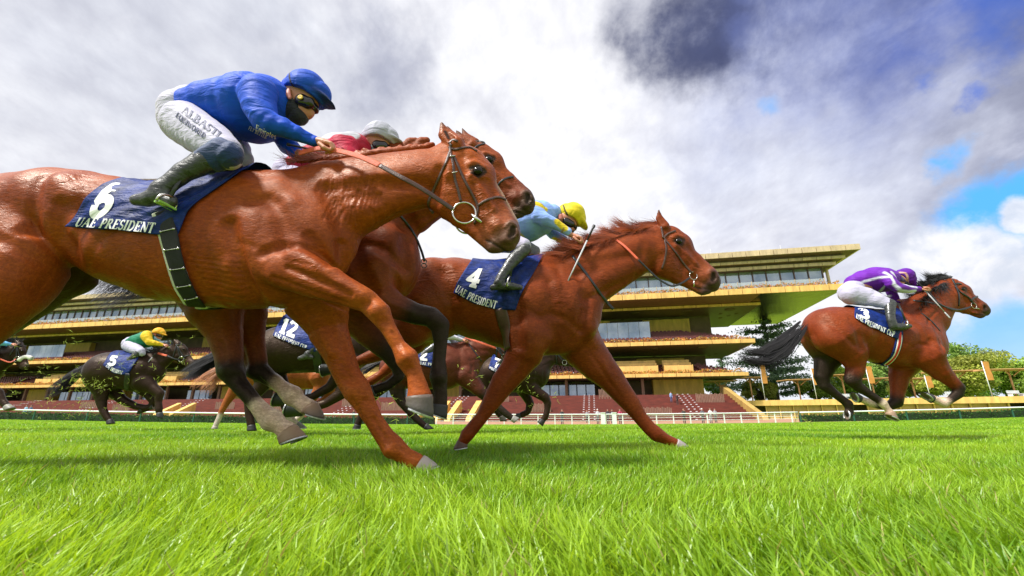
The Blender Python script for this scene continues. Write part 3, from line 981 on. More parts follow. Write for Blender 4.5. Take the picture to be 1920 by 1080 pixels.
def build_grass():
    rs = np.random.RandomState(7)
    Vs, T3, Q4, Cs = [], [], [], []
    base = 0
    zones = [(-0.3, 0.34, 5000, .08, .0050, 2), (0.34, 0.9, 14000, .086, .0046, 3), (0.9, 2.0, 10500, .066, .0042, 3), (2.0, 4.0, 5600, .062, .0052, 2), (4.0, 8.0, 1900, .058, .0085, 2), (8.0, 16, 520, .062, .016, 2), (16, 49.5, 70, .075, .042, 2)]
    def low(x, y, s, k):
        return np.sin(x * s + k) * np.sin(y * s * 1.3 + k * 2) + .6 * np.sin(x * s * 2.3 + y * s * 1.1 + k * 3) + .4 * np.sin(x * s * .7 - y * s * 2.9 + k)
    for y0, y1, dens, hh, ww, seg in zones:
        # wedge the camera can see, a little wider for views from beside it
        area = 1.5 * (y1 ** 2 - max(y0, 0) ** 2) + 3.4 * (y1 - y0)
        n = int(dens * area)
        y = np.sqrt(rs.rand(n) * ((y1 + 1.1) ** 2 - (y0 + 1.1) ** 2) + (y0 + 1.1) ** 2) - 1.1
        x = (rs.rand(n) * 2 - 1) * (1.42 * np.maximum(y, 0) + 1.6)
        cl = low(x, y, 5.5, 1.0) * .5 + low(x, y, 14, 2.0) * .5
        tall = low(x, y, 1.6, .4)
        keep = rs.rand(n) < np.clip(.78 + .22 * cl, .3, 1)
        x, y, cl, tall = x[keep], y[keep], cl[keep], tall[keep]
        n = len(x)
        h = hh * (.55 + .65 * rs.rand(n)) * (1 + .16 * cl + .12 * tall)
        w = ww * (.6 + .8 * rs.rand(n))
        a = rs.rand(n) * 6.283
        bend = (.15 + .85 * rs.rand(n) ** 1.3) * h
        lean = .35 * np.sin(low(x, y, 2.2, 3.0))
        bx, by = np.cos(a) * bend + lean * h, np.sin(a) * bend
        wa = a + 1.57 + rs.randn(n) * .6
        wx, wy = np.cos(wa) * w / 2, np.sin(wa) * w / 2
        z0 = ground_z(x, y) - .004
        k = seg
        P_ = np.zeros((n, 2 * k + 1, 3), np.float32)
        for s in range(k):
            t = s / k
            q = t ** 1.8
            wid = 1 - .55 * t
            cx, cy, cz = x + bx * q, y + by * q, z0 + h * (t - .22 * t * t * (bend / h))
            P_[:, 2 * s, 0], P_[:, 2 * s, 1], P_[:, 2 * s, 2] = cx - wx * wid, cy - wy * wid, cz
            P_[:, 2 * s + 1, 0], P_[:, 2 * s + 1, 1], P_[:, 2 * s + 1, 2] = cx + wx * wid, cy + wy * wid, cz
        P_[:, 2 * k, 0], P_[:, 2 * k, 1], P_[:, 2 * k, 2] = x + bx, y + by, z0 + h * (1 - .22 * bend / h)
        nv = 2 * k + 1
        off = base + np.arange(n)[:, None] * nv
        for s in range(k - 1):
            Q4.append(off + np.array([2 * s, 2 * s + 1, 2 * s + 3, 2 * s + 2]))
        T3.append(off + np.array([2 * k - 2, 2 * k - 1, 2 * k]))
        Vs.append(P_.reshape(-1, 3)); base += n * nv
        r = rs.rand(n); hue = np.clip(.5 + .22 * low(x, y, .9, 5.) + .18 * cl + .35 * (r - .5), 0, 1)[:, None]
        c0, c1 = np.array([.11, .30, .012]), np.array([.42, .63, .032])
        c = c0 + (c1 - c0) * hue
        straw = rs.rand(n) < .03
        c[straw] = np.array([.50, .46, .16]) * (.6 + .5 * rs.rand(straw.sum(), 1))
        dk = rs.rand(n) < .12
        c[dk] *= .55
        c = np.repeat(c[:, None, :], nv, 1)
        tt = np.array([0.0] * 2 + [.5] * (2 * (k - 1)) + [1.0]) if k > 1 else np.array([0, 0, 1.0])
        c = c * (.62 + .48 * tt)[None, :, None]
        Cs.append(c.reshape(-1, 3))
    m = bpy.data.materials.new('grass_blade'); m.use_nodes = True
    T = NT(m.node_tree)
    at = T.n('ShaderNodeAttribute', attribute_name='tint').outputs['Color']
    d = T.n('ShaderNodeBsdfPrincipled', {'Base Color': at, 'Roughness': 0.38, 'Specular IOR Level': 0.5})
    tr = T.n('ShaderNodeBsdfTranslucent', {'Color': T.mix(1.0, at, (1.25, 1.15, .7), 'MULTIPLY')})
    mx = T.n('ShaderNodeMixShader', {0: 0.42, 1: d.outputs[0], 2: tr.outputs[0]})
    T.n('ShaderNodeOutputMaterial', {'Surface': mx.outputs[0]})
    o = mesh_np('grass', np.concatenate(Vs), [np.concatenate(Q4), np.concatenate(T3)], m, None, False, np.concatenate(Cs))
    tag(o, 'long bright green turf grass of the racetrack', 'grass', kind='stuff')


build_grass()

# ---------------------------------------------------------------- far setting materials
def mat_gold(name, col, rough=.35, metal=.35, streak=.25):
    m, T, b = new_mat(name)
    at = T.n('ShaderNodeTexCoord').outputs['Object']
    n = T.noise(T.n('ShaderNodeMapping', {'Vector': at, 'Scale': (1, 1, .25)}).outputs[0], 1.3, 5, .6)
    c = T.mix(T.maprange(n, .3, .7), tuple(v * (1 - streak) for v in col), tuple(min(1, v * (1 + streak)) for v in col))
    ri = T.n('ShaderNodeObjectInfo').outputs['Random']
    setp(T, b, col=c, rough=rough, metal=metal)
    return m


M['gold'] = mat_gold('gold_panel', (.74, .46, .14), .5, .05)
M['gold_pale'] = mat_gold('pale_gold_roof', (.58, .44, .27), .5, .1)
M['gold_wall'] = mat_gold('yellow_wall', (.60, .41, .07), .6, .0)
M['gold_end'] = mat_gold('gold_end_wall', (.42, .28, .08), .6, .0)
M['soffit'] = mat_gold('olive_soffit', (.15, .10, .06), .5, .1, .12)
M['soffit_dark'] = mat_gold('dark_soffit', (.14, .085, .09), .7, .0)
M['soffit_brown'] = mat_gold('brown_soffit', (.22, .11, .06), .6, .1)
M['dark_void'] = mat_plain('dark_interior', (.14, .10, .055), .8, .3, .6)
M['wood_red'] = mat_plain('red_timber_steps', (.15, .030, .018), .7, .35, .9, stretch=(1, 1, 6))
M['seat_red'] = mat_plain('dark_red_seats', (.13, .035, .03), .6, .3, 2)
M['slat'] = mat_plain('grey_brown_timber', (.22, .13, .09), .8, .35, 2.2, stretch=(4, 4, .6))
M['white_paint'] = mat_plain('white_paint', (.78, .80, .82), .35, .05, 3)
M['orange_wood'] = mat_plain('orange_timber', (.60, .36, .15), .6, .25, 1.2)
M['banner'] = mat_plain('orange_banner', (.62, .27, .06), .7, .1, 2)
M['green_post'] = mat_plain('green_post', (.02, .10, .07), .5, .2)
m_, T_, b_ = new_mat('window_glass'); g_ = T_.noise(T_.n('ShaderNodeTexCoord').outputs['Object'], .35, 3, .5)
setp(T_, b_, col=T_.mix(T_.maprange(g_, .35, .65), (.20, .27, .36), (.42, .48, .55)), rough=.07, metal=.45, spec=.8); M['window'] = m_
m_, T_, b_ = new_mat('mirror_soffit'); tc_ = T_.n('ShaderNodeTexCoord').outputs['Object']
b2_ = T_.n('ShaderNodeBump', {'Strength': .25, 'Distance': .3, 'Height': T_.noise(tc_, .45, 4, .6)})
setp(T_, b_, col=(.16, .065, .05), rough=.24, metal=1.0, normal=b2_.outputs[0]); M['mirror'] = m_
m_ = bpy.data.materials.new('balustrade_glass'); m_.use_nodes = True; T_ = NT(m_.node_tree)
T_.n('ShaderNodeOutputMaterial', {'Surface': T_.n('ShaderNodeMixShader', {0: .35, 1: T_.n('ShaderNodeBsdfTransparent').outputs[0], 2: T_.n('ShaderNodeBsdfPrincipled', {'Base Color': (.6, .66, .7, 1), 'Roughness': .08}).outputs[0]}).outputs[0]})
M['balu'] = m_

GC, GU, GW = np.array([61.6, 70.3]), np.array([-.982, .19]), np.array([-.19, -.982])


def LP(s, d, z):
    p = GC + s * GU + d * GW
    return (p[0], p[1], z)


def lbox(mb, s0, s1, d0, d1, z0, z1):
    """box in the stand's own frame; d0 back, d1 front"""
    mb.hexa([LP(s0, d1, z0), LP(s0, d0, z0), LP(s1, d0, z0), LP(s1, d1, z0), LP(s0, d1, z1), LP(s0, d0, z1), LP(s1, d0, z1), LP(s1, d1, z1)])


def lquad(mb, s0, s1, d0, z0, d1, z1):
    mb.add([LP(s0, d0, z0), LP(s1, d0, z0), LP(s1, d1, z1), LP(s0, d1, z1)], [(0, 1, 2, 3)])


def leaves(pts, size, rs, cols, flat=.0):
    """many small leaf quads at pts"""
    n = len(pts)
    a = rs.randn(n, 3); a /= np.linalg.norm(a, axis=1, keepdims=True)
    b = rs.randn(n, 3); b[:, 2] *= (1 - flat); b -= a * (a * b).sum(1, keepdims=True); b /= np.linalg.norm(b, axis=1, keepdims=True) + 1e-9
    s = size * (.6 + .8 * rs.rand(n, 1))
    V = np.stack([pts - a * s, pts - b * s * .5, pts + a * s, pts + b * s * .5], 1)
    return V.reshape(-1, 3), np.arange(n * 4).reshape(n, 4), np.repeat(cols, 4, 0)


def mat_leaf(name):
    m = bpy.data.materials.new(name); m.use_nodes = True
    T = NT(m.node_tree)
    at = T.n('ShaderNodeAttribute', attribute_name='tint').outputs['Color']
    d = T.n('ShaderNodeBsdfPrincipled', {'Base Color': at, 'Roughness': 0.55, 'Specular IOR Level': 0.3})
    tr = T.n('ShaderNodeBsdfTranslucent', {'Color': at})
    T.n('ShaderNodeOutputMaterial', {'Surface': T.n('ShaderNodeMixShader', {0: 0.3, 1: d.outputs[0], 2: tr.outputs[0]}).outputs[0]})
    return m


M['leaf'] = mat_leaf('leaf')
S1 = 300.0


def build_stand():
    rs = np.random.RandomState(5)
    root = empty('grandstand', LP(100, 0, 0), 'long golden racecourse grandstand with stacked balconies and a wide overhanging roof', 'grandstand')
    def part(name, mat, fn, smooth=False):
        mb = MB(); fn(mb); return mb.build(name, M[mat], root, smooth)
    # roof: three stepped edges
    def panels(mb, s0, s1, d, z0, z1, step=2.35, t=.25):
        s = s0
        while s < s1:
            e = min(s + step - .09, s1); lbox(mb, s, e, d - t, d + rs.rand() * .006, z0, z1); s += step
    part('roof_fascia', 'gold_pale', lambda mb: (panels(mb, -.2, S1, 0, 28.95, 30.0), panels(mb, 1.6, S1, -1.6, 28.05, 28.55), panels(mb, 2.8, S1, -2.6, 27.15, 27.75)))
    def roofcore(mb):
        lbox(mb, .1, S1, -34, -.26, 28.95, 29.95); lbox(mb, 1.9, S1, -32, -1.86, 28.1, 28.94); lbox(mb, 3.1, S1, -30, -2.86, 27.2, 28.09)
        for k in range(3):      # return edges at the right-hand end
            pass
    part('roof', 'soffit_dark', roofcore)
    part('roof_end_fascia', 'gold_pale', lambda mb: (lbox(mb, -.2, .09, -34, -.27, 28.95, 30.0), lbox(mb, 1.6, 1.89, -32, -1.87, 28.05, 28.55), lbox(mb, 2.8, 3.09, -30, -2.87, 27.15, 27.75)))
    part('lightning_rod', 'white_paint', lambda mb: mb.tube([LP(10, -6, 29.9), LP(10, -6, 33)], .05, 6)); part('lightning_rod', 'white_paint', lambda mb: mb.tube([LP(24, -2, 29.9), LP(24, -2, 31.6)], .04, 6))
    # top floor glazing
    gl = part('glazing', 'window', lambda mb: [lbox(mb, s, s + 2.36, -4.35, -4.25 + .03 * rs.rand(), 22.8, 27.2) for s in np.arange(4.6, S1, 2.4)])
    part('mullions', 'soffit_dark', lambda mb: [lbox(mb, s - .09, s + .09, -4.2, -4.05, 22.8, 27.2) for s in np.arange(4.6, S1, 2.4)])
    part('end_glazing', 'window', lambda mb: lbox(mb, 4.4, 4.55, -20, -4.4, 22.8, 27.2))
    part('column', 'gold_pale', lambda mb: mb.tube([LP(3.4, -5, 22.8), LP(3.4, -5, 27.2)], .28, 10))
    part('end_screen', 'balu', lambda mb: mb.add([LP(3.8, -4, 22.8), LP(3.8, -26, 22.8), LP(3.8, -26, 25.2), LP(3.8, -14, 25.0), LP(3.8, -4, 23.6)], [(0, 1, 2, 3, 4)]))
    # slab under the top floor, with its mirror-bright end soffit
    part('balcony_fascia', 'gold', lambda mb: panels(mb, 3.8, S1, 0, 21.75, 22.8))
    part('balcony_slab', 'soffit_brown', lambda mb: (lbox(mb, 17.1, S1, -30, -.26, 21.78, 22.78),))
    part('mirror_soffit', 'mirror', lambda mb: lbox(mb, 3.9, 17.09, -29, -.26, 21.78, 22.78))
    part('soffit_edge', 'gold', lambda mb: panels(mb, 15.2, S1, -6.4, 21.2, 21.68))
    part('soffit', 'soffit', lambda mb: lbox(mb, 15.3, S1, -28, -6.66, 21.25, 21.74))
    part('mast_row', 'gold_pale', lambda mb: [lbox(mb, s - .04, s + .04, -1.27, -1.2, 22.8, 24.4) for s in np.arange(6, S1, 2.4)])['kind'] = 'stuff'
    part('upper_floor_balustrade', 'balu', lambda mb: lbox(mb, 6, S1, -1.3, -1.27, 22.8, 24.3))
    # two seating tiers below
    for zf, zt, s0, dep in ((12.95, 13.65, 19.5, 22), (7.30, 7.90, 21.4, 20)):
        part('balcony_fascia', 'gold', lambda mb: panels(mb, s0, S1, 0, zf, zt))
        part('balcony_slab', 'soffit', lambda mb: lbox(mb, s0 + .1, S1, -dep, -.26, zf + .03, zt - .02))
        part('balcony_end', 'gold', lambda mb: lbox(mb, s0 - .15, s0 + .09, -dep * .8, -.27, zf, zt))
        ztop = zt
        # stepped rows
        st0 = s0 + 2.5
        nrow = 9 if zf > 10 else 7
        part('seating_steps', 'wood_red', lambda mb: [lbox(mb, st0 + k * .9, S1, -13, -1.2 - k * .95, ztop + k * .34, ztop + (k + 1) * .34 - .003) for k in range(nrow)])
        def seats(mb):
            for k in range(nrow):
                for s in np.arange(st0 + k * .9 + .4, S1, .62 if st0 < 0 else .75):
                    if int(s / 9.5) % 4 == 3 and zf < 10: continue
                    lbox(mb, s, s + .5, -1.75 - k * .95, -1.62 - k * .95, ztop + (k + 1) * .34 + .2, ztop + (k + 1) * .34 + .62)
                    lbox(mb, s, s + .5, -1.60 - k * .95, -1.25 - k * .95, ztop + (k + 1) * .34 + .18, ztop + (k + 1) * .34 + .24)
        o = part('seats', 'seat_red', seats); o['kind'] = 'stuff'
        def marks(mb):
            for k in range(nrow):
                for s in np.arange(st0 + k * .9 + .3, S1, 1.5):
                    if int(s / 9.5) % 4 == 3 and zf < 10: continue
                    lbox(mb, s - .06, s + .06, -1.24 - k * .95, -1.20 - k * .95, ztop + (k + 1) * .34 + .1, ztop + (k + 1) * .34 + .28)
        o = part('seat_markers', 'white_paint', marks); o['kind'] = 'stuff'
        # back wall with openings, yellow boxes, glazed boxes
        zc = 21.2 if zf > 10 else 12.9
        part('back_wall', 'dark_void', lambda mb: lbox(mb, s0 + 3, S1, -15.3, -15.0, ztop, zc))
        [part('yellow_wall', 'gold_wall', lambda mb, a=a, w=w: lbox(mb, a, a + w, -14.9, -12.6 - (1 if w > 6 else 0), ztop + 2.6, zc - .6)) for a, w in [(s0 + 7.5, 9.5), (s0 + 24, 5), (s0 + 40, 8), (s0 + 58, 4), (s0 + 74, 8), (s0 + 96, 6), (s0 + 120, 9), (s0 + 146, 6), (s0 + 166, 9), (s0 + 190, 5), (s0 + 214, 8), (s0 + 240, 6)] if a + w < S1]
        if zf > 10:
            for a in (36.5, 66, 92, 118, 146, 178, 214, 250):
                def gb(mb, a=a): 
                    for k in range(6): lbox(mb, a + k * 2.0, a + k * 2.0 + 1.94, -3.2, -3.1, ztop, ztop + 4.4)
                g = part('glass_box', 'window', gb)
        else:
            for a, n in ((36, 4), (30, 2), (62, 4), (88, 3), (112, 4), (140, 4), (166, 4), (176, 2), (205, 4), (240, 4)):
                def yb(mb, a=a, n=n):
                    for k in range(3):
                        lbox(mb, a, a + n * 2.4, -1.0 - k * 1.4 - .1, -1.0 - k * 1.4, ztop, ztop + 1.5 + k * .65)
                    for k in range(n + 1):
                        lbox(mb, a + k * 2.4 - .06, a + k * 2.4 + .06, -5.2, -1.12, ztop, ztop + 1.6)
                part('box_balcony', 'gold', yb)
        # round vents and lights under the slabs
    def vents(mb, zz, s_list, d_list, r=.9):
        for s in s_list:
            for d in d_list:
                c = LP(s + rs.rand() * 2, d, zz)
                mb.tube([(c[0], c[1], c[2]), (c[0], c[1], c[2] - .12)], r, 14)
    [part('soffit_vent', 'dark_void', lambda mb, s=s, q=q: vents(mb, q[0], [s], (q[1],), q[2])) for q in ((21.24, -9.5, 1.0, 19), (12.97, -4.0, .9, 26), (7.32, -3.0, .8, 28)) for s in np.arange(q[3], S1, 9)]
    def slots(mb, zz, s_list):
        for s in s_list:
            for k in range(4):
                a = s + k * 1.1 + rs.rand() * .4; d = -12.5 - (k % 3) * 1.9 - rs.rand()
                lbox(mb, a, a + .55, d - .9, d, zz - .05, zz)
    part('soffit_lights', 'dark_void', lambda mb: (slots(mb, 21.24, np.arange(17, S1, 11)), slots(mb, 12.97, np.arange(22, S1, 11))))
    # planted troughs along each balcony
    for zz, s0 in ((22.8, 4.2), (13.65, 20), (7.9, 22)):
        n = 16000
        pts = np.array([LP(s, d, 0) for s, d in zip(s0 + rs.rand(n) * (S1 - s0), -.15 - rs.rand(n) * .75)])
        hgt = .55 + .25 * np.sin(pts[:, 0] * 1.7) * np.sin(pts[:, 0] * .43)
        pts[:, 2] = zz + rs.rand(n) * np.maximum(hgt, .2) * (1.25 if zz > 20 else 1)
        col = np.array([.60, .30, .07]) + (rs.rand(n, 3) - .5) * np.array([.35, .2, .06]); col = np.clip(col, .01, 1)
        gm = rs.rand(n) < .15; col[gm] = (.22, .24, .05)
        V, Q, C = leaves(pts, .16, rs, col)
        o = mesh_np('trough_plants', V, Q, M['leaf'], root, False, C); o['kind'] = 'stuff'
    # ground floor: yellow walls, glazed fronts, posts
    [part('ground_floor_wall', 'gold_wall', lambda mb, a=a, w=w: lbox(mb, a, a + w, -8.3, -6.0, 4.2, 7.3)) for a, w in ((27.5, 9.0), (42, 3.0), (75, 3.5), (99, 4), (126, 7), (160, 4), (182, 8), (212, 5), (240, 8), (270, 5))]
    part('ground_floor_back', 'dark_void', lambda mb: lbox(mb, 28, S1, -10, -9.5, 4.2, 7.3))
    [part('window', 'window', lambda mb, a=a + k * 1.75: lbox(mb, a, a + 1.55, -5.4, -5.3, 4.25, 6.5)) for a, n in ((47.5, 7), (82, 6), (106, 5), (134, 4), (146, 6), (168, 6), (196, 7), (222, 6), (252, 7)) for k in range(n)]
    [part('post', 'slat', lambda mb, a=a: lbox(mb, a, a + .5, -3.2, -2.7, 4.2, 7.3)) for a in np.arange(38.5, S1, 7.0)]
    # red timber terracing down to the apron
    nst = 12
    part('terrace_steps', 'wood_red', lambda mb: [lbox(mb, 25.5, S1, -9.4, 14 - k * 1.18, -.3 + k * .375, -.3 + (k + 1) * .375 - .002) for k in range(nst)])
    part('terrace_end_wall', 'gold_end', lambda mb: mb.hexa([LP(24.7, 16.0, -.4), LP(24.7, -2, -.4), LP(25.45, -2, -.4), LP(25.45, 16.0, -.4), LP(24.7, 15.2, .6), LP(24.7, -3, 6.0), LP(25.45, -3, 6.0), LP(25.45, 15.2, .6)]))
    def aisle(mb, s):
        for k in range(nst * 2):
            zz = -.3 + (k + 1) * .1875 + .004
            for q in (-.85, 0, .85):
                lbox(mb, s + q - .12, s + q + .12, 13.6 - k * .59, 14 - k * .59 - .15, zz, zz + .10)
    [part('stair_nosing', 'white_paint', lambda mb, s=s: aisle(mb, s)) for s in (32.5, 48.5, 72, 92, 108, 130, 152, 176, 204, 236, 268)]
    def screens(mb, lst):
        for s, d, w in lst:
            k = int((14 - d) / 1.18); z = -.3 + (k) * .375
            for i in range(int(w / .24)):
                lbox(mb, s + i * .24, s + i * .24 + .17, d - .05, d + .03 * (i % 2), z, z + 1.65 + .08 * (i % 3))
    [part('timber_screen', 'slat', lambda mb, q=q: screens(mb, [q])) for q in [(36.5, 12.5, 4.6), (27.2, 5.2, 4.4), (43.5, 2.2, 3.4), (54.5, 9.5, 4.2), (62.5, 4.0, 5), (80, 9, 4.5), (90, 6, 4), (101, 10, 5), (116, 7, 4.4), (138, 9, 4.4), (150, 6, 5)]]
    def stairs(mb, s):
        for q in (0, 3.4):
            mb.hexa([LP(s + q, 15.6, -.3), LP(s + q, 9.5, -.3), LP(s + q + .9, 9.5, -.3), LP(s + q + .9, 15.6, -.3), LP(s + q, 15.4, .3), LP(s + q, 9.6, 3.1), LP(s + q + .9, 9.6, 3.1), LP(s + q + .9, 15.4, .3)])
    [part('stair_flank', 'gold', lambda mb, s=s: stairs(mb, s)) for s in (66.0, 71.4, 122)]
    return root


build_stand()


def gz(x, y): return float(ground_z(x, y))


# ---------------------------------------------------------------- running rail, hedges
def build_rail():
    YR = 50.0
    def X_at(px, Y=YR): return P(px, 785, Y).x
    segs = [('white running rail on slim posts in front of the left hedge', -140, 812, 6.0, False), ('white slatted rail fence along the middle of the track', 818, 1498, 1.9, True), ('white running rail in front of the right-hand hedge', 1502, 2080, 6.0, False)]
    for lab, a, b, step, slat in segs:
        xa, xb = X_at(a), X_at(b)
        root = empty('running_rail', ((xa + xb) / 2, YR, gz((xa + xb) / 2, YR)), lab, 'rail', 'white rails of the track')
        xs = np.arange(xa, xb, 1.0).tolist() + [xb]
        mb = MB(); mb.tube([(x, YR, gz(x, YR) + (1.12 if slat else 1.08)) for x in xs], .065 if slat else .085, 8)
        mb.build('top_rail', M['white_paint'], root, True)
        posts = np.arange(xa, xb, step)
        for x in posts[:100]:
            z = gz(x, YR)
            mb = MB(); mb.box(x - .05, x + .05, YR + .0, YR + .10, z - .1, z + 1.08)
            mb.build('post', M['white_paint'] if slat else M['green_post'], root)
        if slat:
            for h in (.42, .70, .92):
                mb = MB(); mb.tube([(x, YR + .03, gz(x, YR) + h) for x in xs], .022, 6); mb.build('lower_rail', M['white_paint'], root, True)
    # gate posts
    for i, px in enumerate((1131, 1152)):
        x = X_at(px); z = gz(x, YR)
        mb = MB(); mb.box(x - .22, x + .22, YR - .1, YR + .2, z - .1, z + 1.25); mb.box(x - .26, x + .26, YR - .14, YR + .24, z + 1.25, z + 1.32)
        o = mb.build('gate_post', M['white_paint']); tag(o, ['wide white post on the near-shoulder side of the gap in the rail fence', 'wide white post on the far side of the gap in the rail fence'][i], 'post', 'gate posts of the rail')
    rs = np.random.RandomState(3)
    for lab, a, b in (('clipped dark green hedge behind the left running rail', -140, 815), ('clipped dark green hedge behind the right running rail', 1502, 2080)):
        xa, xb = X_at(a, 52), X_at(b, 52)
        root = empty('hedge', ((xa + xb) / 2, 52, gz((xa + xb) / 2, 52)), lab, 'hedge')
        mb = MB()
        for x in np.arange(xa, xb, 2.0):
            z = gz(x + 1, 52); mb.box(x, min(x + 1.998, xb), 51.4, 52.4, z - .3, z + .72 + .05 * math.sin(x))
        mb.build('dark_core', mat_plain('hedge_core', (.012, .03, .008), .9, .3, 3), root)  # solid dark box inside the leaf layer
        n = int((xb - xa) * 170)
        x = xa + rs.rand(n) * (xb - xa); y = 51.25 + rs.rand(n) * 1.2; z = ground_z(x, y) + rs.rand(n) * .88
        col = np.array([.045, .13, .022]) * (.5 + 1.0 * rs.rand(n, 1))
        V, Q, C = leaves(np.stack([x, y, z], 1), .09, rs, col)
        mesh_np('foliage', V, Q, M['leaf'], root, False, C)
    # light orange-brown apron behind the middle fence
    xa, xb = X_at(700, 56), X_at(1560, 56)
    xs = np.linspace(xa, xb, 40)
    V = [(x, y, gz(x, 50) + .004 + (y - 50.6) * .02) for y in (50.6, 64) for x in xs]
    Q = [(i, i + 1, i + 41, i + 40) for i in range(39)]
    tag(mesh_np('apron', V, Q, mat_plain('apron_paving', (.36, .20, .13), .85, .2, .8), None, False), 'reddish paved apron between rail fence and stand', 'apron', kind='structure')


build_rail()


# ---------------------------------------------------------------- trees
def tree(name, label, base, height, crown, leaf, n, cols, seed, trunk_r=.4, lobes=14, cat='tree', group='trees beyond the course', trunk_h=.35, droop=0):
    """crown = (rx, ry, rz, centre height)"""
    rs = np.random.RandomState(seed)
    root = empty(name, base, label, cat, group)
    bx, by, bz = base
    rx, ry, rz, cz = crown
    mb = MB()
    mb.tube([(bx, by, bz - .3), (bx + .1, by, bz + cz * .5), (bx, by, bz + cz)], [trunk_r, trunk_r * .75, trunk_r * .35], 9)
    cen, rad = [], []
    for i in range(lobes):
        a = rs.rand() * 6.28; u = rs.rand() * 2 - 1; r = (.35 + .6 * rs.rand())
        q = math.sqrt(max(0, 1 - u * u))
        c = np.array([bx + rx * r * q * math.cos(a), by + ry * r * q * math.sin(a), bz + cz + rz * r * u])
        cen.append(c); rad.append((.30 + .22 * rs.rand()) * min(rx, rz))
        mb.tube([(bx, by, bz + cz * (.35 + .3 * rs.rand())), tuple((np.array([bx, by, bz + cz]) + c) / 2), tuple(c)], [trunk_r * .35, trunk_r * .2, trunk_r * .06], 6)
    mb.build('trunk', M['bark'], root, True)
    k = rs.randint(lobes, size=n)
    d = rs.randn(n, 3); d /= np.linalg.norm(d, axis=1, keepdims=True)
    rr = rs.rand(n) ** .45
    pts = np.array(cen)[k] + d * (rr * np.array(rad)[k])[:, None] * np.array([1.15, 1.15, .85])
    tint = (.65 + .5 * rs.rand(lobes))[k]
    col = np.array(cols[0]) + (np.array(cols[1]) - np.array(cols[0])) * rs.rand(n, 1)
    col = col * tint[:, None]
    V, Q, C = leaves(pts, leaf, rs, np.clip(col, 0, 1))
    mesh_np('crown', V, Q, M['leaf'], root, False, C)
    return root


M['bark'] = mat_plain('bark', (.085, .06, .045), .9, .35, 3, .6, 12)


def cedar(label, px, Y, top_y, seed, r0=9.0, n=15000, sparse=1.0):
    rs = np.random.RandomState(seed)
    b = P(px, 780, Y); top = P(px, top_y, Y); h = top.z
    root = empty('cedar_tree', (b.x, Y, 0), label, 'tree', 'trees beyond the course')
    mb = MB(); mb.tube([(b.x, Y, -.3), (b.x + .2, Y, h * .4), (b.x, Y, h)], [.65, .45, .08], 9)
    pts = []
    nb = 30
    for i in range(nb):
        t = .22 + .78 * i / nb
        z = h * t; L = r0 * (1.05 - t) ** .7 * (.55 + .6 * rs.rand()) * 1.2
        a = i * 2.4 + rs.rand()
        e = np.array([b.x + L * math.cos(a), Y + L * math.sin(a), z + L * .12])
        m_ = (np.array([b.x, Y, z]) + e) / 2 + np.array([0, 0, .25])
        mb.tube([(b.x, Y, z), tuple(m_), tuple(e)], [.14, .09, .03], 5)
        k = int(n / nb * (L / r0 + .2))
        u = rs.rand(k) ** .7
        p = np.array([b.x, Y, z]) + (e - np.array([b.x, Y, z])) * u[:, None]
        w = (.25 + u) * L * .22
        p = p + rs.randn(k, 3) * np.stack([w, w, .16 + .12 * w], 1) - np.array([0, 0, .1]) * 1.0
        pts.append(p)
    mb.build('trunk', M['bark'], root, True)
    pts = np.concatenate(pts)
    col = np.array([.11, .18, .11]) + rs.rand(len(pts), 1) * np.array([.11, .16, .09])
    V, Q, C = leaves(pts, .26, rs, col, .6)
    mesh_np('crown', V, Q, M['leaf'], root, False, C)


cedar('dark blue-green layered cedar between the stand and the leading horse', 1462, 96, 583, 2, 9.5, 26000)
cedar('thin sparse pine standing against the sky beside the stand end', 1366, 118, 625, 5, 4.0, 3500)
YG = ((.27, .33, .045), (.48, .50, .08)); DG = ((.15, .27, .05), (.31, .45, .09)); MG = ((.19, .33, .04), (.40, .54, .08)); OG = ((.20, .24, .10), (.38, .42, .20))
def tr(name, label, px, Y, ytop, wpx, seed, cols, n=9000, leaf=.30, lobes=20, ybot=742, th=0):
    b = P(px, 780, Y); zt = P(px, ytop, Y).z; zb = max(P(px, ybot, Y).z - 1, .5)
    rx = RM(wpx / 2, px, ytop, Y)
    return tree(name, label, (b.x, Y, 0), zt, (rx, rx * .8, (zt - zb) / 2 * .95, (zt + zb) / 2), leaf, n, cols, seed, .35, lobes)
tr('broad_shrub_tree', 'wide yellow-green rounded tree right behind the leading horse', 1822, 84, 655, 150, 21, YG, 16000, .26, 34)
tr('dark_round_tree', 'dark green domed tree rising above the yellow-green one', 1846, 104, 640, 84, 22, DG, 12000, .28, 26)
tr('olive_tree', 'thin olive-grey tree at the far right edge', 1900, 100, 648, 60, 23, OG, 6000, .26, 22)
tr('leafy_tree', 'mid green leafy tree cut by the right edge of the view', 1935, 88, 668, 110, 24, MG, 11000, .27, 26)
tr('dark_tree', 'dark green tree seen between the legs of the leading horse', 1690, 98, 668, 120, 25, DG, 11000, .28, 26)
tr('leafy_tree', 'fresh green tree left of the leading horse above the terrace', 1606, 92, 690, 110, 26, MG, 10000, .26, 24)
tr('leafy_tree', 'light green low tree right of the cedar', 1540, 90, 706, 80, 27, ((.16, .26, .03), (.34, .44, .06)), 8000, .25, 22)
tr('leafy_tree', 'low yellow-green tree under the cedar', 1435, 92, 712, 90, 28, YG, 8000, .25, 22)
tr('broad_shrub_tree', 'yellow-green bush close behind the terrace under the leading horse', 1740, 80, 700, 110, 29, YG, 9000, .24, 24)
tr('leafy_tree', 'small green tree framed by the end of the lowest balcony', 1345, 110, 700, 60, 30, MG, 5000, .26, 18)

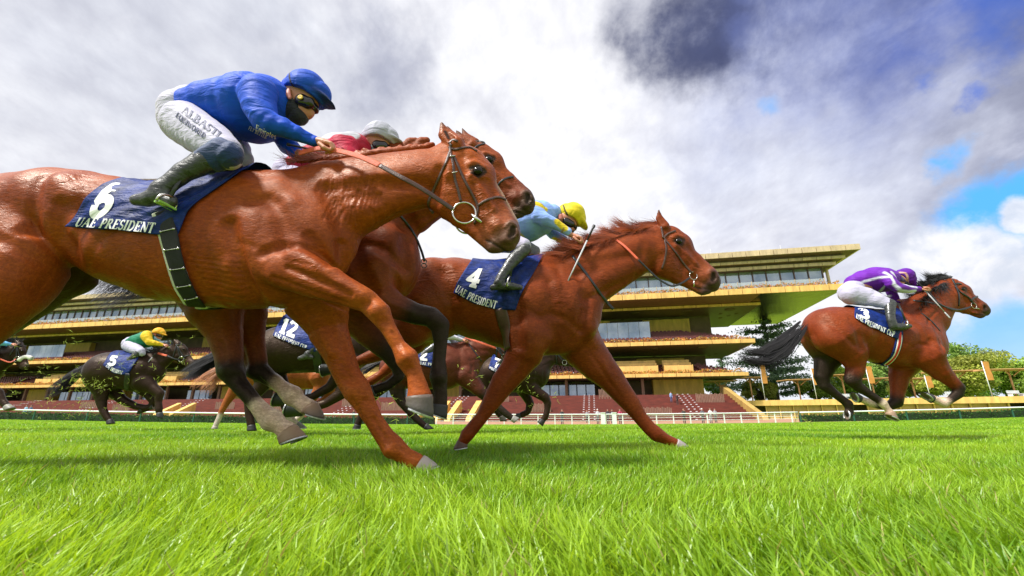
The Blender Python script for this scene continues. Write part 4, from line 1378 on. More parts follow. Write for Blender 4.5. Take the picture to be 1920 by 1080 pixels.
# ---------------------------------------------------------------- low golden terrace building at the right, banners, canopies, benches
TA, TB = np.array([38.0, 79.0]), np.array([92.0, 51.0])
TL = np.linalg.norm(TB - TA); TU = (TB - TA) / TL; TW = np.array([TU[1], -TU[0]])
def TP(s, d, z):
    p = TA + TU * s + TW * d
    return (p[0], p[1], z)
def tbox(mb, s0, s1, d0, d1, z0, z1):
    mb.hexa([TP(s0, d0, z0), TP(s1, d0, z0), TP(s1, d1, z0), TP(s0, d1, z0), TP(s0, d0, z1), TP(s1, d0, z1), TP(s1, d1, z1), TP(s0, d1, z1)])


def T_from_px(px, d=0.0):
    D = PD(px, 740)
    A = np.array([[TU[0], -D.x], [TU[1], -D.y]]); b = -(TA + TW * d)
    s, t = np.linalg.solve(A, b)
    return s


def build_terrace():
    root = empty('terrace_building', TP(25, 0, 0), 'low golden terrace building with orange panels behind the right-hand rail', 'building')
    if TW[1] > 0: sg = -1
    else: sg = 1
    f = lambda d: d * sg
    mb = MB(); 
    s = 0
    while s < TL: tbox(mb, s, min(s + 2.34, TL), f(-.2) if sg > 0 else -f(-.2) * -1, f(.02 + .01 * math.sin(s * 5)), 2.35, 3.25); s += 2.36
    mb.build('fascia', M['gold'], root)
    mb = MB(); tbox(mb, 0, TL, f(-9), f(-.22), 2.4, 3.2); mb.build('deck', M['slat'], root)
    mb = MB(); s = 0.5; k = 0
    while s < TL:
        if k not in (1, 2, 9, 18): tbox(mb, s, min(s + 1.75, TL), f(-1.1), f(-1.0), 0, 2.35); mb.build('panel', M['orange_wood'], root); mb = MB()
        s += 2.0; k += 1
    for s in np.arange(.3, TL, 2.0): mb = MB(); tbox(mb, s, s + .16, f(-.98), f(-.55), 0, 2.38); mb.build('rib', M['gold'], root)
    mb = MB(); tbox(mb, 0, TL, f(-3.4), f(-3.2), 0, 2.35); mb.build('back_wall', M['dark_void'], root)
    def at(px, d): return T_from_px(px, f(d)), f(d)
    for i, (px, py, lab) in enumerate(((1433, 683, 'orange banner on a leaning white pole in front of the cedar'), (1530, 690, 'orange banner on a white pole left of the hocks of the leading horse'), (1635, 686, 'orange banner on a white pole behind the belly of the leading horse'),
                                       (1743, 704, 'orange banner partly behind the foreleg of the leading horse'), (1860, 677, 'orange banner on a white pole right of the leading horse'))):
        s, d = at(px, -.6); b = TP(s, d, 3.2)
        hgt = P(px, py, b[1]).z - 3.2
        r = empty('banner_pole', b, lab, 'banner', 'orange banners along the terrace')
        mb = MB(); mb.tube([b, (b[0], b[1], 3.2 + hgt)], .055, 8); mb.build('pole', M['white_paint'], r, True)
        mb = MB(); z1 = 3.2 + hgt - .08; z0 = z1 - hgt * .52; n = 6
        V = []
        for j in range(n + 1):
            z = z0 + (z1 - z0) * j / n
            for q in range(4): V.append((b[0] + .08 + q * .28, b[1] - .05 + .06 * math.sin(j * 1.3 + q), z))
        for q in range(len(V)): pass
        F_ = [(j * 4 + q, j * 4 + q + 1, j * 4 + q + 5, j * 4 + q + 4) for j in range(n) for q in range(3)]
        V2 = [(x, y + .02, z) for x, y, z in V]
        mb.add(V + V2, F_ + [tuple(i + len(V) for i in f_)[::-1] for f_ in F_]); mb.build('banner', M['banner'], r, True)
    for i, (px, py, w, lab) in enumerate(((1352, 716, 5.5, 'flat orange canopy nearest the end of the stand'), (1410, 709, 5.5, 'flat orange canopy in front of the cedar trunk'), (1500, 713, 5.5, 'flat orange canopy right of the cedar'), (1585, 704, 5, 'flat orange canopy above the hocks of the leading horse'), (1640, 711, 4.5, 'flat orange canopy under the belly of the leading horse'),
                                          (1716, 711, 6, 'flat orange canopy between the forelegs of the leading horse'), (1802, 697, 7.5, 'long flat orange canopy right of the leading horse'), (1905, 694, 8, 'double orange canopy cut by the right edge'))):
        s, d = at(px, -4.5); b = TP(s, d, 3.2)
        zt = P(px, py, b[1]).z
        r = empty('canopy', b, lab, 'canopy', 'timber canopies on the terrace')
        mb = MB()
        for k in range(3):
            tt = (k - 1) * w * .3
            mb.hexa([(b[0] - w / 2, b[1] - 1.6, zt - .04), (b[0] + w / 2, b[1] - 1.6, zt + .06), (b[0] + w / 2, b[1] + 1.6, zt + .06), (b[0] - w / 2, b[1] + 1.6, zt - .1), (b[0] - w / 2, b[1] - 1.6, zt + .04), (b[0] + w / 2, b[1] - 1.6, zt + .2), (b[0] + w / 2, b[1] + 1.6, zt + .2), (b[0] - w / 2, b[1] + 1.6, zt + .04)])
            break
        mb.build('roof', M['orange_wood'], r)
        mb = MB(); mb.tube([b, (b[0], b[1], zt - .1)], [.10, .14], 8); mb.build('post', M['orange_wood'], r, True)
        mb = MB(); mb.tube([(b[0] - .2, b[1] - .3, zt - .9), (b[0] - 1.2, b[1] - .6, zt - .12)], .08, 6); mb.tube([(b[0] + .2, b[1] - .3, zt - .9), (b[0] + 1.2, b[1] - .6, zt - .05)], .08, 6); mb.build('brace', M['orange_wood'], r, True)
    for i, (px, lab) in enumerate(((1388, 'white bench on the terrace beside the stand end'), (1905, 'white bench on the terrace near the right edge'), (1787, 'white bench on the terrace behind the knee of the leading horse'), (1592, 'white bench on the terrace behind the cannon of the leading horse'))):
        s, d = at(px, -1.2); b = TP(s, d, 3.2)
        r = empty('bench', b, lab, 'bench', 'white benches on the terrace')
        mb = MB(); [mb.box(b[0] - .9, b[0] + .9, b[1] - .3 + k * .14, b[1] - .2 + k * .14, 3.62, 3.66) for k in range(4)]; mb.build('seat', M['white_paint'], r)
        mb = MB(); [mb.box(b[0] - .9, b[0] + .9, b[1] + .28, b[1] + .32, 3.74 + k * .13, 3.83 + k * .13) for k in range(3)]; mb.build('backrest', M['white_paint'], r)
        for q in (-.8, .8):
            mb = MB(); mb.box(b[0] + q - .04, b[0] + q + .04, b[1] - .3, b[1] + .3, 3.2, 3.62); mb.build('leg', M['white_paint'], r)


build_terrace()

# ---------------------------------------------------------------- horses
HEAD_P, HEAD_M = (862.0, 270.0), (968.0, 455.0)
HEAD_L = math.hypot(HEAD_M[0] - HEAD_P[0], HEAD_M[1] - HEAD_P[1])


class Sim:
    """similarity that carries reference pixels onto this horse's pixels"""
    def __init__(s, a0, b0, a1, b1):
        A = complex(*b0) - complex(*a0); B = complex(*b1) - complex(*a1)
        s.m = B / A; s.a0, s.a1 = complex(*a0), complex(*a1)
        s.k = abs(s.m)

    def __call__(s, x, y):
        z = (complex(x, y) - s.a0) * s.m + s.a1
        return (z.real, z.imag)


HEAD_PARTS = [
    # (stations, z, sq, col, k, neg)
    ([(846, 303, 43), (872, 312, 42), (893, 330, 37)], 0, .62, 'B', .02, 0),
    ([(856, 335, 58), (884, 360, 49), (908, 386, 40), (930, 411, 33), (945, 430, 29)], 0, .50, 'BBBRM', .02, 0),
    ([(848, 370, 46), (870, 400, 31), (893, 428, 20), (912, 448, 17), (922, 459, 15)], 0, .52, 'BBBRM', .02, 0),
    ([(941, 430, 30), (949, 444, 26), (951, 454, 19)], 0, .76, 'RMM', .02, 0),
    ([(926, 461, 13), (935, 463, 12)], 0, .95, 'M', .01, 0),
    ([(884, 320, 22), (900, 326, 16)], .038, .55, 'B', .03, 0),
    ([(958, 425, 12), (961, 438, 13), (953, 447, 11)], .040, .75, 'M', .018, 0),
    ([(895, 321, 9.5)], .095, .60, 'B', .006, 1),
    ([(963, 427, 5), (962, 436, 7.5), (957, 442, 6)], .062, .8, 'M', .005, 1),
    ([(952, 466, 2.4), (932, 455, 2.6), (910, 442, 2.2)], .055, 3.0, 'M', .005, 1),
]
HEAD_RELIEF = [
    ([(882, 333), (905, 358), (926, 388)], 8, 7), ([(880, 362), (900, 392)], 11, -5), ([(914, 340), (935, 382), (948, 408)], 9, -6),
    ([(848, 345), (850, 378)], 36, 13), ([(889, 348), (890, 385), (880, 412)], 9, -6), ([(880, 309), (892, 304), (908, 313)], 7, 8),
    ([(882, 328), (893, 335), (906, 331)], 5.5, 6), ([(866, 298), (874, 320)], 10, -7), ([(948, 424), (957, 414), (970, 424), (972, 438)], 5, 4),
    ([(950, 464), (930, 454), (908, 441)], 4, -5), ([(940, 450), (918, 442)], 8, 4), ([(918, 462), (926, 466)], 8, 4),
    ([(902, 368), (914, 396), (938, 410)], 3, 3), ([(860, 405), (885, 430)], 6, 3), ([(905, 400), (930, 420)], 10, 4),
    ([(846, 300), (842, 330)], 12, 6), ([(866, 278), (884, 288)], 9, 5),
]


def head_chains(D, Pp, Mm, pal_cols=None, blaze=None, fine=True, lean=0.0):
    S = Sim(HEAD_P, HEAD_M, Pp, Mm)
    Lm = RM(HEAD_L * S.k, *Pp, D) / 0.585
    out = []
    for pts, z, sq, c, k, neg in HEAD_PARTS:
        if not fine and neg: continue
        for sg in ((-1, 1) if z else (0,)):
            st = []
            for i, p in enumerate(pts):
                x, y = S(p[0], p[1])
                st.append((x, y, p[2] * S.k, sg * z * Lm, sq, c[i] if len(c) > 1 else c))
            out.append(Chain(D, st, k=k * Lm, neg=bool(neg)))
    if blaze:
        for seg in blaze:
            out.append(Chain(D, [(x, y, r, 0, 1.0, 'W') for x, y, r in seg], k=.004))
    return out, S, Lm


def ear_chains(D, base, tip, r, z, q=1.0):
    bx, by = base; tx, ty = tip
    mx, my = bx * .5 + tx * .5, by * .5 + ty * .5
    dx, dy = (ty - by) * .12, -(tx - bx) * .12
    return [Chain(D, [(bx, by, r, z, .8), (mx + dx, my + dy, r * .80, z, .55), (tx, ty, r * .12, z, .6, 'K')], k=.010 * q),
            Chain(D, [(bx * .75 + tx * .25, by * .75 + ty * .25, r * .42, z * 1.0 + (-.026 * q if z < 0 else .022 * q), .5), (tx * .8 + bx * .2, ty * .8 + by * .2, r * .16, z + (-.016 * q if z < 0 else .016 * q), .5)], k=.006 * q, neg=True)]


SH_W, SH_E = (520.0, 305.0), (475.0, 560.0)
SHOULDER = [
    ([(482, 415), (470, 480), (478, 548)], 36, 16), ([(436, 425), (446, 475), (458, 555)], 16, -15), ([(555, 395), (598, 440), (622, 475)], 40, 11),
    ([(520, 385), (536, 435), (535, 465)], 16, -8), ([(598, 340), (620, 380), (627, 430), (618, 480)], 16, -14), ([(625, 440), (622, 490)], 11, -12),
    ([(440, 345), (500, 350)], 26, 7), ([(512, 335), (535, 375)], 20, 7), ([(500, 372), (470, 385)], 12, -5), ([(425, 500), (432, 545)], 20, 7),
    ([(500, 478), (530, 460), (580, 470), (620, 500)], 11, -9), ([(575, 440), (590, 470)], 12, -5), ([(450, 455), (500, 470)], 8, -4),
    ([(395, 380), (388, 450), (392, 520)], 12, -3), ([(360, 380), (352, 450), (358, 520)], 11, -2.5), ([(325, 385), (316, 450), (322, 510)], 11, -2.5), ([(290, 385), (281, 440), (288, 500)], 11, -2),
]
HI_A, HI_B = (1575.0, 577.0), (1622.0, 660.0)
HIND = [
    ([(1555, 592), (1590, 592)], 16, 9), ([(1532, 610), (1545, 635), (1575, 655), (1598, 668)], 13, 12), ([(1600, 605), (1617, 632), (1614, 655)], 15, 12),
    ([(1582, 602), (1592, 628), (1603, 655)], 7, -10), ([(1548, 608), (1566, 632), (1590, 650)], 6, -8), ([(1632, 606), (1637, 640)], 9, -13),
    ([(1598, 585), (1608, 596)], 9, 8), ([(1618, 653)], 9, 8), ([(1518, 622), (1530, 640), (1556, 656)], 6, -6), ([(1600, 690), (1598, 712)], 4, -5),
]
NECK_A, NECK_B = (610.0, 385.0), HEAD_P
NECKR = [
    ([(650, 312), (760, 297), (828, 292)], 26, 8), ([(622, 335), (700, 322), (785, 322), (815, 345)], 13, -7), ([(650, 380), (740, 363), (800, 352)], 26, 9),
    ([(655, 418), (730, 388), (790, 370)], 10, -10), ([(820, 298), (806, 335), (797, 385)], 12, -10), ([(700, 410), (770, 388)], 9, 5), ([(640, 350), (690, 350)], 14, -5),
    ([(660, 340), (680, 372)], 7, -3), ([(690, 335), (710, 365)], 7, -3), ([(720, 335), (738, 360)], 7, -3),
]


def map_relief(table, a0, b0, a1, b1, k=1.0):
    S = Sim(a0, b0, a1, b1)
    return [([S(x, y) for x, y in pts], r * S.k, amp * k) for pts, r, amp in table]


def mesh_hoof(D, z, top, r0, sole, r1, parent, horn=(0.10, 0.085, 0.07), horn2=None, heel=None, shoe=True, name='hoof', lat=1.0):
    """top = px centre of the coronet, sole = px centre of the ground surface; heel = px direction sole->heel"""
    A = P(top[0], top[1], D + z); B = P(sole[0], sole[1], D + z)
    ra, rb = RM(r0, *top, D + z), RM(r1, *sole, D + z)
    ax = (B - A).normalized()
    hd = Vector((heel[0], 0, -heel[1])).normalized() if heel else Vector((-ax.z, 0, ax.x))
    hd_o = (hd - ax * hd.dot(ax)).normalized()
    side = Vector((0, 1, 0))
    n = 20
    V, Fc, C = [], [], []
    h2 = horn2 or tuple(c * 0.7 for c in horn)
    rows = 5
    for j in range(rows + 1):
        t = j / rows
        c = A.lerp(B, t)
        r = ra + (rb - ra) * t
        d = hd_o.lerp(hd, t).normalized()
        for i in range(n):
            an = 2 * math.pi * i / n
            ca, sa = math.cos(an), math.sin(an)
            rr = r * (1.0 if ca < 0.5 else 1.0 - 0.22 * (ca - 0.5))
            wob = 1 + 0.02 * math.sin(j * 2.2)
            V.append(c + d * ca * rr * wob + side * sa * r * 0.86 * lat * wob)
            C.append(tuple(horn[k] * (1 - t) + h2[k] * t for k in range(3)))
    for j in range(rows):
        for i in range(n):
            a = j * n + i; b = j * n + (i + 1) % n
            Fc.append((a, b, b + n, a + n))
    # concave sole
    b = len(V)
    nn = hd.cross(side).normalized()
    if nn.dot(ax) < 0: nn = -nn
    for i in range(n):
        p = V[rows * n + i]
        V.append(B + (p - B) * 0.72 - nn * rb * 0.10); C.append((0.16, 0.12, 0.08))
    V.append(B - nn * rb * 0.16); C.append((0.10, 0.07, 0.05))
    for i in range(n):
        i2 = (i + 1) % n
        Fc.append((rows * n + i, rows * n + i2, b + i2, b + i))
        Fc.append((b + i, b + i2, b + n))
    Fc.append(tuple(range(n))[::-1])
    o = mesh_np(name, [tuple(v) for v in V], Fc, M['hoof'], parent, True, np.array(C))
    if shoe:
        mb = MB()
        pts = []
        for i in range(3, n - 2):
            an = 2 * math.pi * i / n
            ca, sa = math.cos(an), math.sin(an)
            rr = rb * (1.0 if ca < 0.5 else 1.0 - 0.22 * (ca - 0.5)) * 0.90
            pts.append(B + hd * ca * rr + side * sa * rb * 0.86 * 0.90 * lat + nn * rb * 0.05)
        ribbon(mb, pts, [nn] * len(pts), rb * 0.30, rb * 0.14)
        mb.build('horseshoe', M['alu'], o, False)
    return o


def hair_strands(name, curve, radii, n, width, mat, parent, D, col, seed=0, spread=0.35, tipspread=1.6, segs=9, zdepth=0.8, cvar=0.5, starts=0.4, kink=0.25):
    """tail or lock of hair: strands following a px curve with growing spread"""
    rs = np.random.RandomState(seed)
    cp = resample(curve, 24)
    rad = np.interp(np.linspace(0, 1, 24), np.linspace(0, 1, len(radii)), radii)
    pts = [P(x, y, D) for x, y in cp]
    rm = [RM(r, x, y, D) for r, (x, y) in zip(rad, cp)]
    C = np.array([tuple(p) for p in pts]); R = np.array(rm)
    T = np.gradient(C, axis=0); T /= np.linalg.norm(T, axis=1, keepdims=True)
    side = np.array([0, 1, 0.0]); B = np.cross(T, side); B /= np.linalg.norm(B, axis=1, keepdims=True)
    V, Fc, K = [], [], []
    for s in range(n):
        a = rs.rand() * 2 * math.pi; rr = math.sqrt(rs.rand())
        u, v = math.cos(a) * rr, math.sin(a) * rr
        t0 = rs.rand() * starts; t1 = t0 + (1 - t0) * (0.55 + 0.45 * rs.rand())
        ph, amp = rs.rand(3) * 6, kink * (0.3 + rs.rand())
        shade = 1 - cvar * rs.rand()
        lock = math.sin(u * 6 + ph[2] * .2) * 0.3
        b = len(V)
        for k in range(segs + 1):
            t = t0 + (t1 - t0) * k / segs
            f = t * 23; i = min(int(f), 22); f -= i
            c = C[i] * (1 - f) + C[i + 1] * f; r = R[i] * (1 - f) + R[i + 1] * f
            bb = B[i]; 
            du = (u + lock * t) * (1 + (tipspread - 1) * t * t) + amp * math.sin(ph[0] + t * 7) * t
            dv = v * (1 + (tipspread - 1) * t) + amp * math.sin(ph[1] + t * 6) * t
            p = c + bb * du * r + side * dv * r * zdepth
            w = width * (1 - 0.85 * (k / segs) ** 1.5) * 0.5
            if k == segs:
                V.append(p); K.append(col * shade)
            else:
                V.append(p - bb * w + side * w * .3); V.append(p + bb * w - side * w * .3); K += [col * shade] * 2
        for k in range(segs - 1):
            q = b + 2 * k
            Fc.append((q, q + 1, q + 3, q + 2))
        q = b + 2 * (segs - 1)
        Fc.append((q, q + 1, q + 2))
    return mesh_np(name, V, Fc, mat, parent, True, np.array(K))


def mane_hair(name, crest, D, n, length, width, mat, parent, col, direction, seed=0, spread=0.5, z=0.0, zs=0.03, curl=0.5, cvar=0.5, gravity=0.0, locks=0):
    rs = np.random.RandomState(seed)
    lk = [(rs.randint(60), rs.randn(2) * spread, rs.randn(3) * curl, .6 + .6 * rs.rand(), rs.rand(), rs.randn() * zs) for _ in range(max(locks, 1))]
    cp = resample(crest, 60)
    V, Fc, K = [], [], []
    side = np.array([0, 1.0, 0])
    for s in range(n):
        q = lk[rs.randint(len(lk))]
        i = rs.randint(60) if not locks else int(np.clip(q[0] + rs.randn() * 1.2, 0, 59))
        x, y = cp[i] + rs.randn(2) * 1.2
        zz = z + rs.randn() * zs if not locks else z + q[5] + rs.randn() * zs * .25
        p = np.array(P(x, y, D + zz))
        L = length * (0.5 + 0.7 * rs.rand())
        if locks:
            L = length * q[3] * (.75 + .35 * rs.rand())
            d = np.array([direction[0] + q[1][0] + rs.randn() * .05, -.12 + rs.randn() * .08, direction[1] + q[1][1] + rs.randn() * .05])
        else:
            d = np.array([direction[0] + rs.randn() * spread, -0.25 + rs.randn() * .35, direction[1] + rs.randn() * spread])
        d /= np.linalg.norm(d)
        seg = 6; b = len(V); sh = 1 - cvar * rs.rand()
        wdir = np.cross(d, side); wdir /= np.linalg.norm(wdir) + 1e-9
        cv = rs.randn(3) * curl if not locks else q[2] + rs.randn(3) * .18
        if locks: sh = (1 - cvar * q[4]) * (.8 + .3 * rs.rand())
        for k in range(seg + 1):
            w = width * (1 - .9 * (k / seg) ** 1.3) * .5
            if k == seg: V.append(p.copy()); K.append(col * sh)
            else:
                V.append(p - wdir * w); V.append(p + wdir * w); K += [col * sh] * 2
            d = d + cv / seg + np.array([0, 0, -gravity / seg]); d /= np.linalg.norm(d)
            p = p + d * L / seg
        for k in range(seg - 1):
            q = b + 2 * k; Fc.append((q, q + 1, q + 3, q + 2))
        q = b + 2 * (seg - 1); Fc.append((q, q + 1, q + 2))
    return mesh_np(name, V, Fc, mat, parent, True, np.array(K))


def mat_hair(name):
    m, T, b = new_mat(name)
    at = T.n('ShaderNodeAttribute', attribute_name='tint').outputs['Color']
    setp(T, b, col=at, rough=0.38, spec=0.5)
    return m


M['hair'] = mat_hair('horse_hair')

PAL_CHESTNUT = dict(N=np.array([.03,.015,.012]), B=np.array([.335, .064, .007]), K=np.array([.075, .026, .014]), W=np.array([.80, .64, .52]), M=np.array([.125, .060, .045]), O=np.array([.42, .095, .016]), R=np.array([.30, .075, .028]))
PAL_BAY = dict(N=np.array([.015,.010,.009]), B=np.array([.25, .050, .009]), K=np.array([.018, .013, .012]), W=np.array([.92, .76, .62]), M=np.array([.075, .045, .038]), O=np.array([.36, .085, .03]), R=np.array([.20, .045, .02]))
PAL_DARK = dict(N=np.array([.008,.006,.006]), B=np.array([.022, .011, .008]), K=np.array([.009, .007, .007]), W=np.array([.60, .52, .46]), M=np.array([.06, .04, .035]), O=np.array([.06, .03, .02]), R=np.array([.05, .022, .016]))


def make_horse(D, label, torso, neck, P_, M_, legs, ears, pal, h, shoulder=None, hind=None, extra=(), blaze=None, fine=True,
               tsq=None, nsq=None, group='racehorses galloping on the turf', eye=True, coat='coat', relief=(), neckr=None, rk=1.0):
    c0 = torso[len(torso) // 2]
    gx = P(c0[0], c0[1], D)
    root = empty('racehorse', (gx.x, D, 0), label, 'horse', group)
    ch = []
    ch.append(Chain(D, torso, sq=tsq or .74, k=.02))
    for l in legs:
        ch.append(Chain(D, l['pts'], z=l['z'], sq=l.get('sq', .82), k=.035 * l.get('k', 1)))
    rel = list(relief)
    if shoulder:
        rel += map_relief(SHOULDER, SH_W, SH_E, shoulder[0], shoulder[1])
    if hind:
        rel += map_relief(HIND, HI_A, HI_B, hind[0], hind[1])
    if neckr:
        rel += map_relief(NECKR, NECK_A, NECK_B, neckr[0], P_)
    ch.append(Chain(D, neck, sq=nsq or .52, k=.05))
    hc, S, Lm = head_chains(D, P_, M_, blaze=blaze, fine=fine)
    ch += hc
    for e in ears:
        ch += ear_chains(D, e[0], e[1], e[2], e[3] * Lm, Lm)
    for e in extra:
        ch.append(Chain(D, e[0], z=e[1], sq=e[2], c=e[3], k=e[4], neg=e[5]))
        if e[1]:
            ch.append(Chain(D, e[0], z=-e[1], sq=e[2], c=e[3], k=e[4], neg=e[5]))
    if fine: rk = rk * 1.35
    rel = [(q[0], q[1] * (1.15 if q[1] > 10 else 1.0), q[2] * (rk * 1.25 if q[1] > 10 else rk * .62)) + tuple(q[3:]) for q in rel]
    hr = [([S(x, y) for x, y in pts], r * S.k, amp * Lm) for pts, r, amp in HEAD_RELIEF] if fine else []
    rA, rB = Relief(D, rel, -.2), Relief(D, hr, -.07)
    pts_ = []
    if fine:
        for q, r in (([(884, 318), (896, 314), (909, 322), (898, 332), (886, 326)], 4.5), ([(962, 428), (962, 437), (958, 443)], 6.0), ([(951, 465), (932, 456), (911, 444)], 2.2), ([(842, 262), (835, 248)], 3.0)):
            pts_.append(([S(x, y) for x, y in q], r * S.k, 'N', D - .06 * Lm))
    body = sculpt('body', ch, h, pal, M[coat], root, noise=lambda V, Q: rA(V, Q) + rB(V, Q), paint=pts_)
    # eyes
    if eye:
        ex, ey = S(895.5, 320)
        for sg in (-1, 1):
            c = P(ex, ey, D + sg * .073 * Lm); r = RM(8.0 * S.k, ex, ey, D) * (1 if fine else .8)
            mb = MB(); pts = []
            n = 12
            Vv, Ff = [], []
            for j in range(n // 2 + 1):
                th = math.pi * j / (n // 2)
                for i in range(n):
                    ph = 2 * math.pi * i / n
                    Vv.append((c.x + r * 1.15 * math.sin(th) * math.cos(ph), c.y + r * .8 * math.sin(th) * math.sin(ph), c.z + r * math.cos(th)))
            for j in range(n // 2):
                for i in range(n):
                    a = j * n + i; b2 = j * n + (i + 1) % n
                    Ff.append((a, a + n, b2 + n, b2))
            mesh_np('eye', Vv, Ff, M['eye'], root, True)
    for l in legs:
        if 'hoof' in l:
            hf = l['hoof']
            mesh_hoof(D, l['z'], hf[0], hf[1], hf[2], hf[3], root, **l.get('hk', {}))
    bvh = bvh_of(body)
    return dict(root=root, body=body, bvh=bvh, S=S, Lm=Lm, D=D, pal=pal)


def ring(mb, c, nrm, r, t, n=28, a0=0, a1=360):
    nrm = Vector(nrm).normalized(); u = nrm.cross(Vector((0.1, 0.2, 1))).normalized(); v = nrm.cross(u)
    pts = [c + (u * math.cos(math.radians(a0 + (a1 - a0) * i / n)) + v * math.sin(math.radians(a0 + (a1 - a0) * i / n))) * r for i in range(n + 1)]
    mb.tube(pts, t, 8)
    return mb


H = {}
_w = random.Random(4)
WRINKLES = []
for _r in range(3):
    for _i in range(15):
        _x, _y = 588 + _i * 7.5 + _r * 6 + _w.uniform(-2, 2), 338 + _r * 27 - _i * 1.2 + _w.uniform(-5, 5)
        _l = _w.uniform(9, 17)
        WRINKLES.append(([(_x + 3, _y - _l), (_x + _w.uniform(-3, 1), _y), (_x - 5, _y + _l)], _w.uniform(2.6, 3.6), -_w.uniform(2.5, 5.5)))
for _i in range(9):
    _y = 585 - 95 + _i * 9
    WRINKLES.append(([(350 + _i * 4, _y - 8), (420, _y), (446, _y + _w.uniform(-6, 4))], 2.8, -_w.uniform(1.5, 3.5)))
# --- number six: nearest, chestnut, runs out of the left edge of the view
H[6] = make_horse(
    2.05, 'nearest chestnut horse, number 6 cloth, ridden by the jockey in royal blue',
    torso=[(-70, 455, 84, 0, 1.05), (0, 436, 92, 0, 1.0), (60, 420, 96, 0, .95), (115, 402, 86, 0, .98), (160, 402, 82, 0, .95), (205, 420, 92, 0, .88), (262, 440, 101, 0, .82),
           (330, 453, 113, 0, .76), (400, 450, 127, 0, .68), (470, 446, 137, 0, .58), (535, 452, 126, 0, .56), (560, 450, 112, 0, .58)],
    neck=[(560, 405, 98, 0, .56), (610, 383, 90, 0, .50), (660, 367, 79, 0, .50), (725, 346, 65, 0, .52), (790, 333, 58, 0, .56), (840, 322, 50, 0, .62)],
    P_=HEAD_P, M_=HEAD_M,
    legs=[
        dict(z=-.17, k=1.6, pts=[(512, 455, 52, -.09, .7), (545, 502, 42, -.155, .7), (592, 523, 37, -.16, .75), (642, 545, 27), (690, 566, 21, None, None, 'O'), (710, 586, 21, None, None, 'O'), (728, 615, 14.5, None, None, 'O'), (747, 648, 13.5, None, None, 'O'), (763, 672, 21, None, None, 'O'), (778, 702, 15, None, None, 'O'), (784, 728, 19, None, None, 'O'), (786, 742, 23, None, None, 'O')],
             hoof=((785, 742), 26, (786, 772), 29), hk=dict(horn=(.13, .10, .08), horn2=(.08, .075, .07), heel=(-26, -10))),
        dict(z=.15, pts=[(600, 575, 55, .10, .8), (616, 620, 36), (635, 662, 28), (652, 705, 24), (668, 730, 25, None, None, 'O'), (684, 757, 20, None, None, 'O'), (702, 790, 16.5, None, None, 'O'), (722, 820, 18, None, None, 'O'), (737, 838, 21.5, None, None, 'O'), (760, 855, 15.5, None, None, 'O'), (780, 867, 17, None, None, 'O')],
             hoof=((786, 869), 17, (803, 880), 20), hk=dict(horn=(.42, .36, .32), horn2=(.36, .33, .30), heel=(-20, 6))),
        dict(z=-.12, sq=.95, pts=[(20, 440, 92, -.07, .9), (44, 492, 62, -.12, .9), (8, 552, 60, -.14, .9), (-45, 615, 46), (-95, 665, 30), (-130, 690, 24), (-170, 720, 16), (-215, 752, 16), (-235, 772, 18)],
             hoof=((-240, 778), 20, (-262, 796), 22)),
        dict(z=.14, sq=.9, pts=[(130, 462, 56, .08, .9, 'K'), (110, 505, 56, .12, .9, 'K'), (45, 558, 46, .14, .9, 'K'), (-35, 618, 38, .14, .9, 'K'), (-90, 680, 22, .14, .9, 'K'), (-100, 730, 15, .14, .9, 'K'), (-100, 785, 14, .14, .9, 'K'), (-98, 812, 16, .14, .9, 'K')],  # far hind leg: shade under the body put into the coat colour
             hoof=((-96, 816), 18, (-86, 838), 20)),
    ],
    ears=[((853, 270), (827, 229), 17, -.052), ((858, 268), (838, 236), 14, .055)],
    pal=PAL_CHESTNUT, h=.0068 if True else .01, shoulder=(SH_W, SH_E), neckr=(NECK_A,),
    blaze=[[(927, 342, 3), (940, 366, 5), (956, 394, 4), (968, 416, 4)], [(905, 297, 3), (911, 306, 2)]],
    relief=WRINKLES + [
        ([(165, 398), (172, 440)], 28, -16), ([(118, 343), (135, 362)], 24, 12), ([(140, 472), (178, 440), (205, 428)], 17, 10), ([(126, 390), (113, 440), (132, 470)], 15, -11),
        ([(66, 400), (40, 460), (28, 520)], 40, 14), ([(90, 340), (78, 400), (58, 440)], 13, -8), ([(40, 350), (95, 350)], 34, 9), ([(105, 492)], 24, 9), ([(0, 455), (50, 472), (84, 505)], 12, -7),
        ([(-5, 380), (-15, 450)], 30, 10), ([(20, 365), (10, 430)], 10, -6), ([(230, 500), (320, 540), (420, 545)], 4, 3),
        ([(556, 478), (620, 513), (682, 552)], 17, 11), ([(545, 506), (600, 528), (662, 555)], 7, -9), ([(515, 520), (580, 545), (650, 568)], 5, -6), ([(600, 520), (650, 545)], 4, -4),
        ([(710, 580)], 17, 10), ([(694, 572)], 8, -8), ([(722, 604)], 9, -8), ([(770, 692)], 7, -7), ([(764, 670)], 15, 8), ([(735, 622), (752, 655)], 4, -5), ([(752, 655), (764, 672)], 8, 4), ([(560, 495), (590, 505)], 4, -4),
        ([(668, 733)], 20, 9, .1), ([(650, 712), (664, 718)], 9, -9, .1), ([(686, 752), (694, 760)], 8, -8, .1), ([(662, 748), (680, 800), (706, 840)], 5, -8, .1), ([(726, 846), (738, 852)], 8, 8, .1), ([(752, 842), (772, 856)], 6, -6, .1), ([(640, 680), (656, 708)], 6, -6, .1), ([(700, 785), (728, 832)], 6, -8, .1), ([(692, 762), (722, 815)], 5, 5, .1), ([(735, 840)], 13, 5, .1),
        ([(600, 610), (625, 660)], 12, 7, .1), ([(640, 600), (645, 660)], 7, -5, .1),
    ])

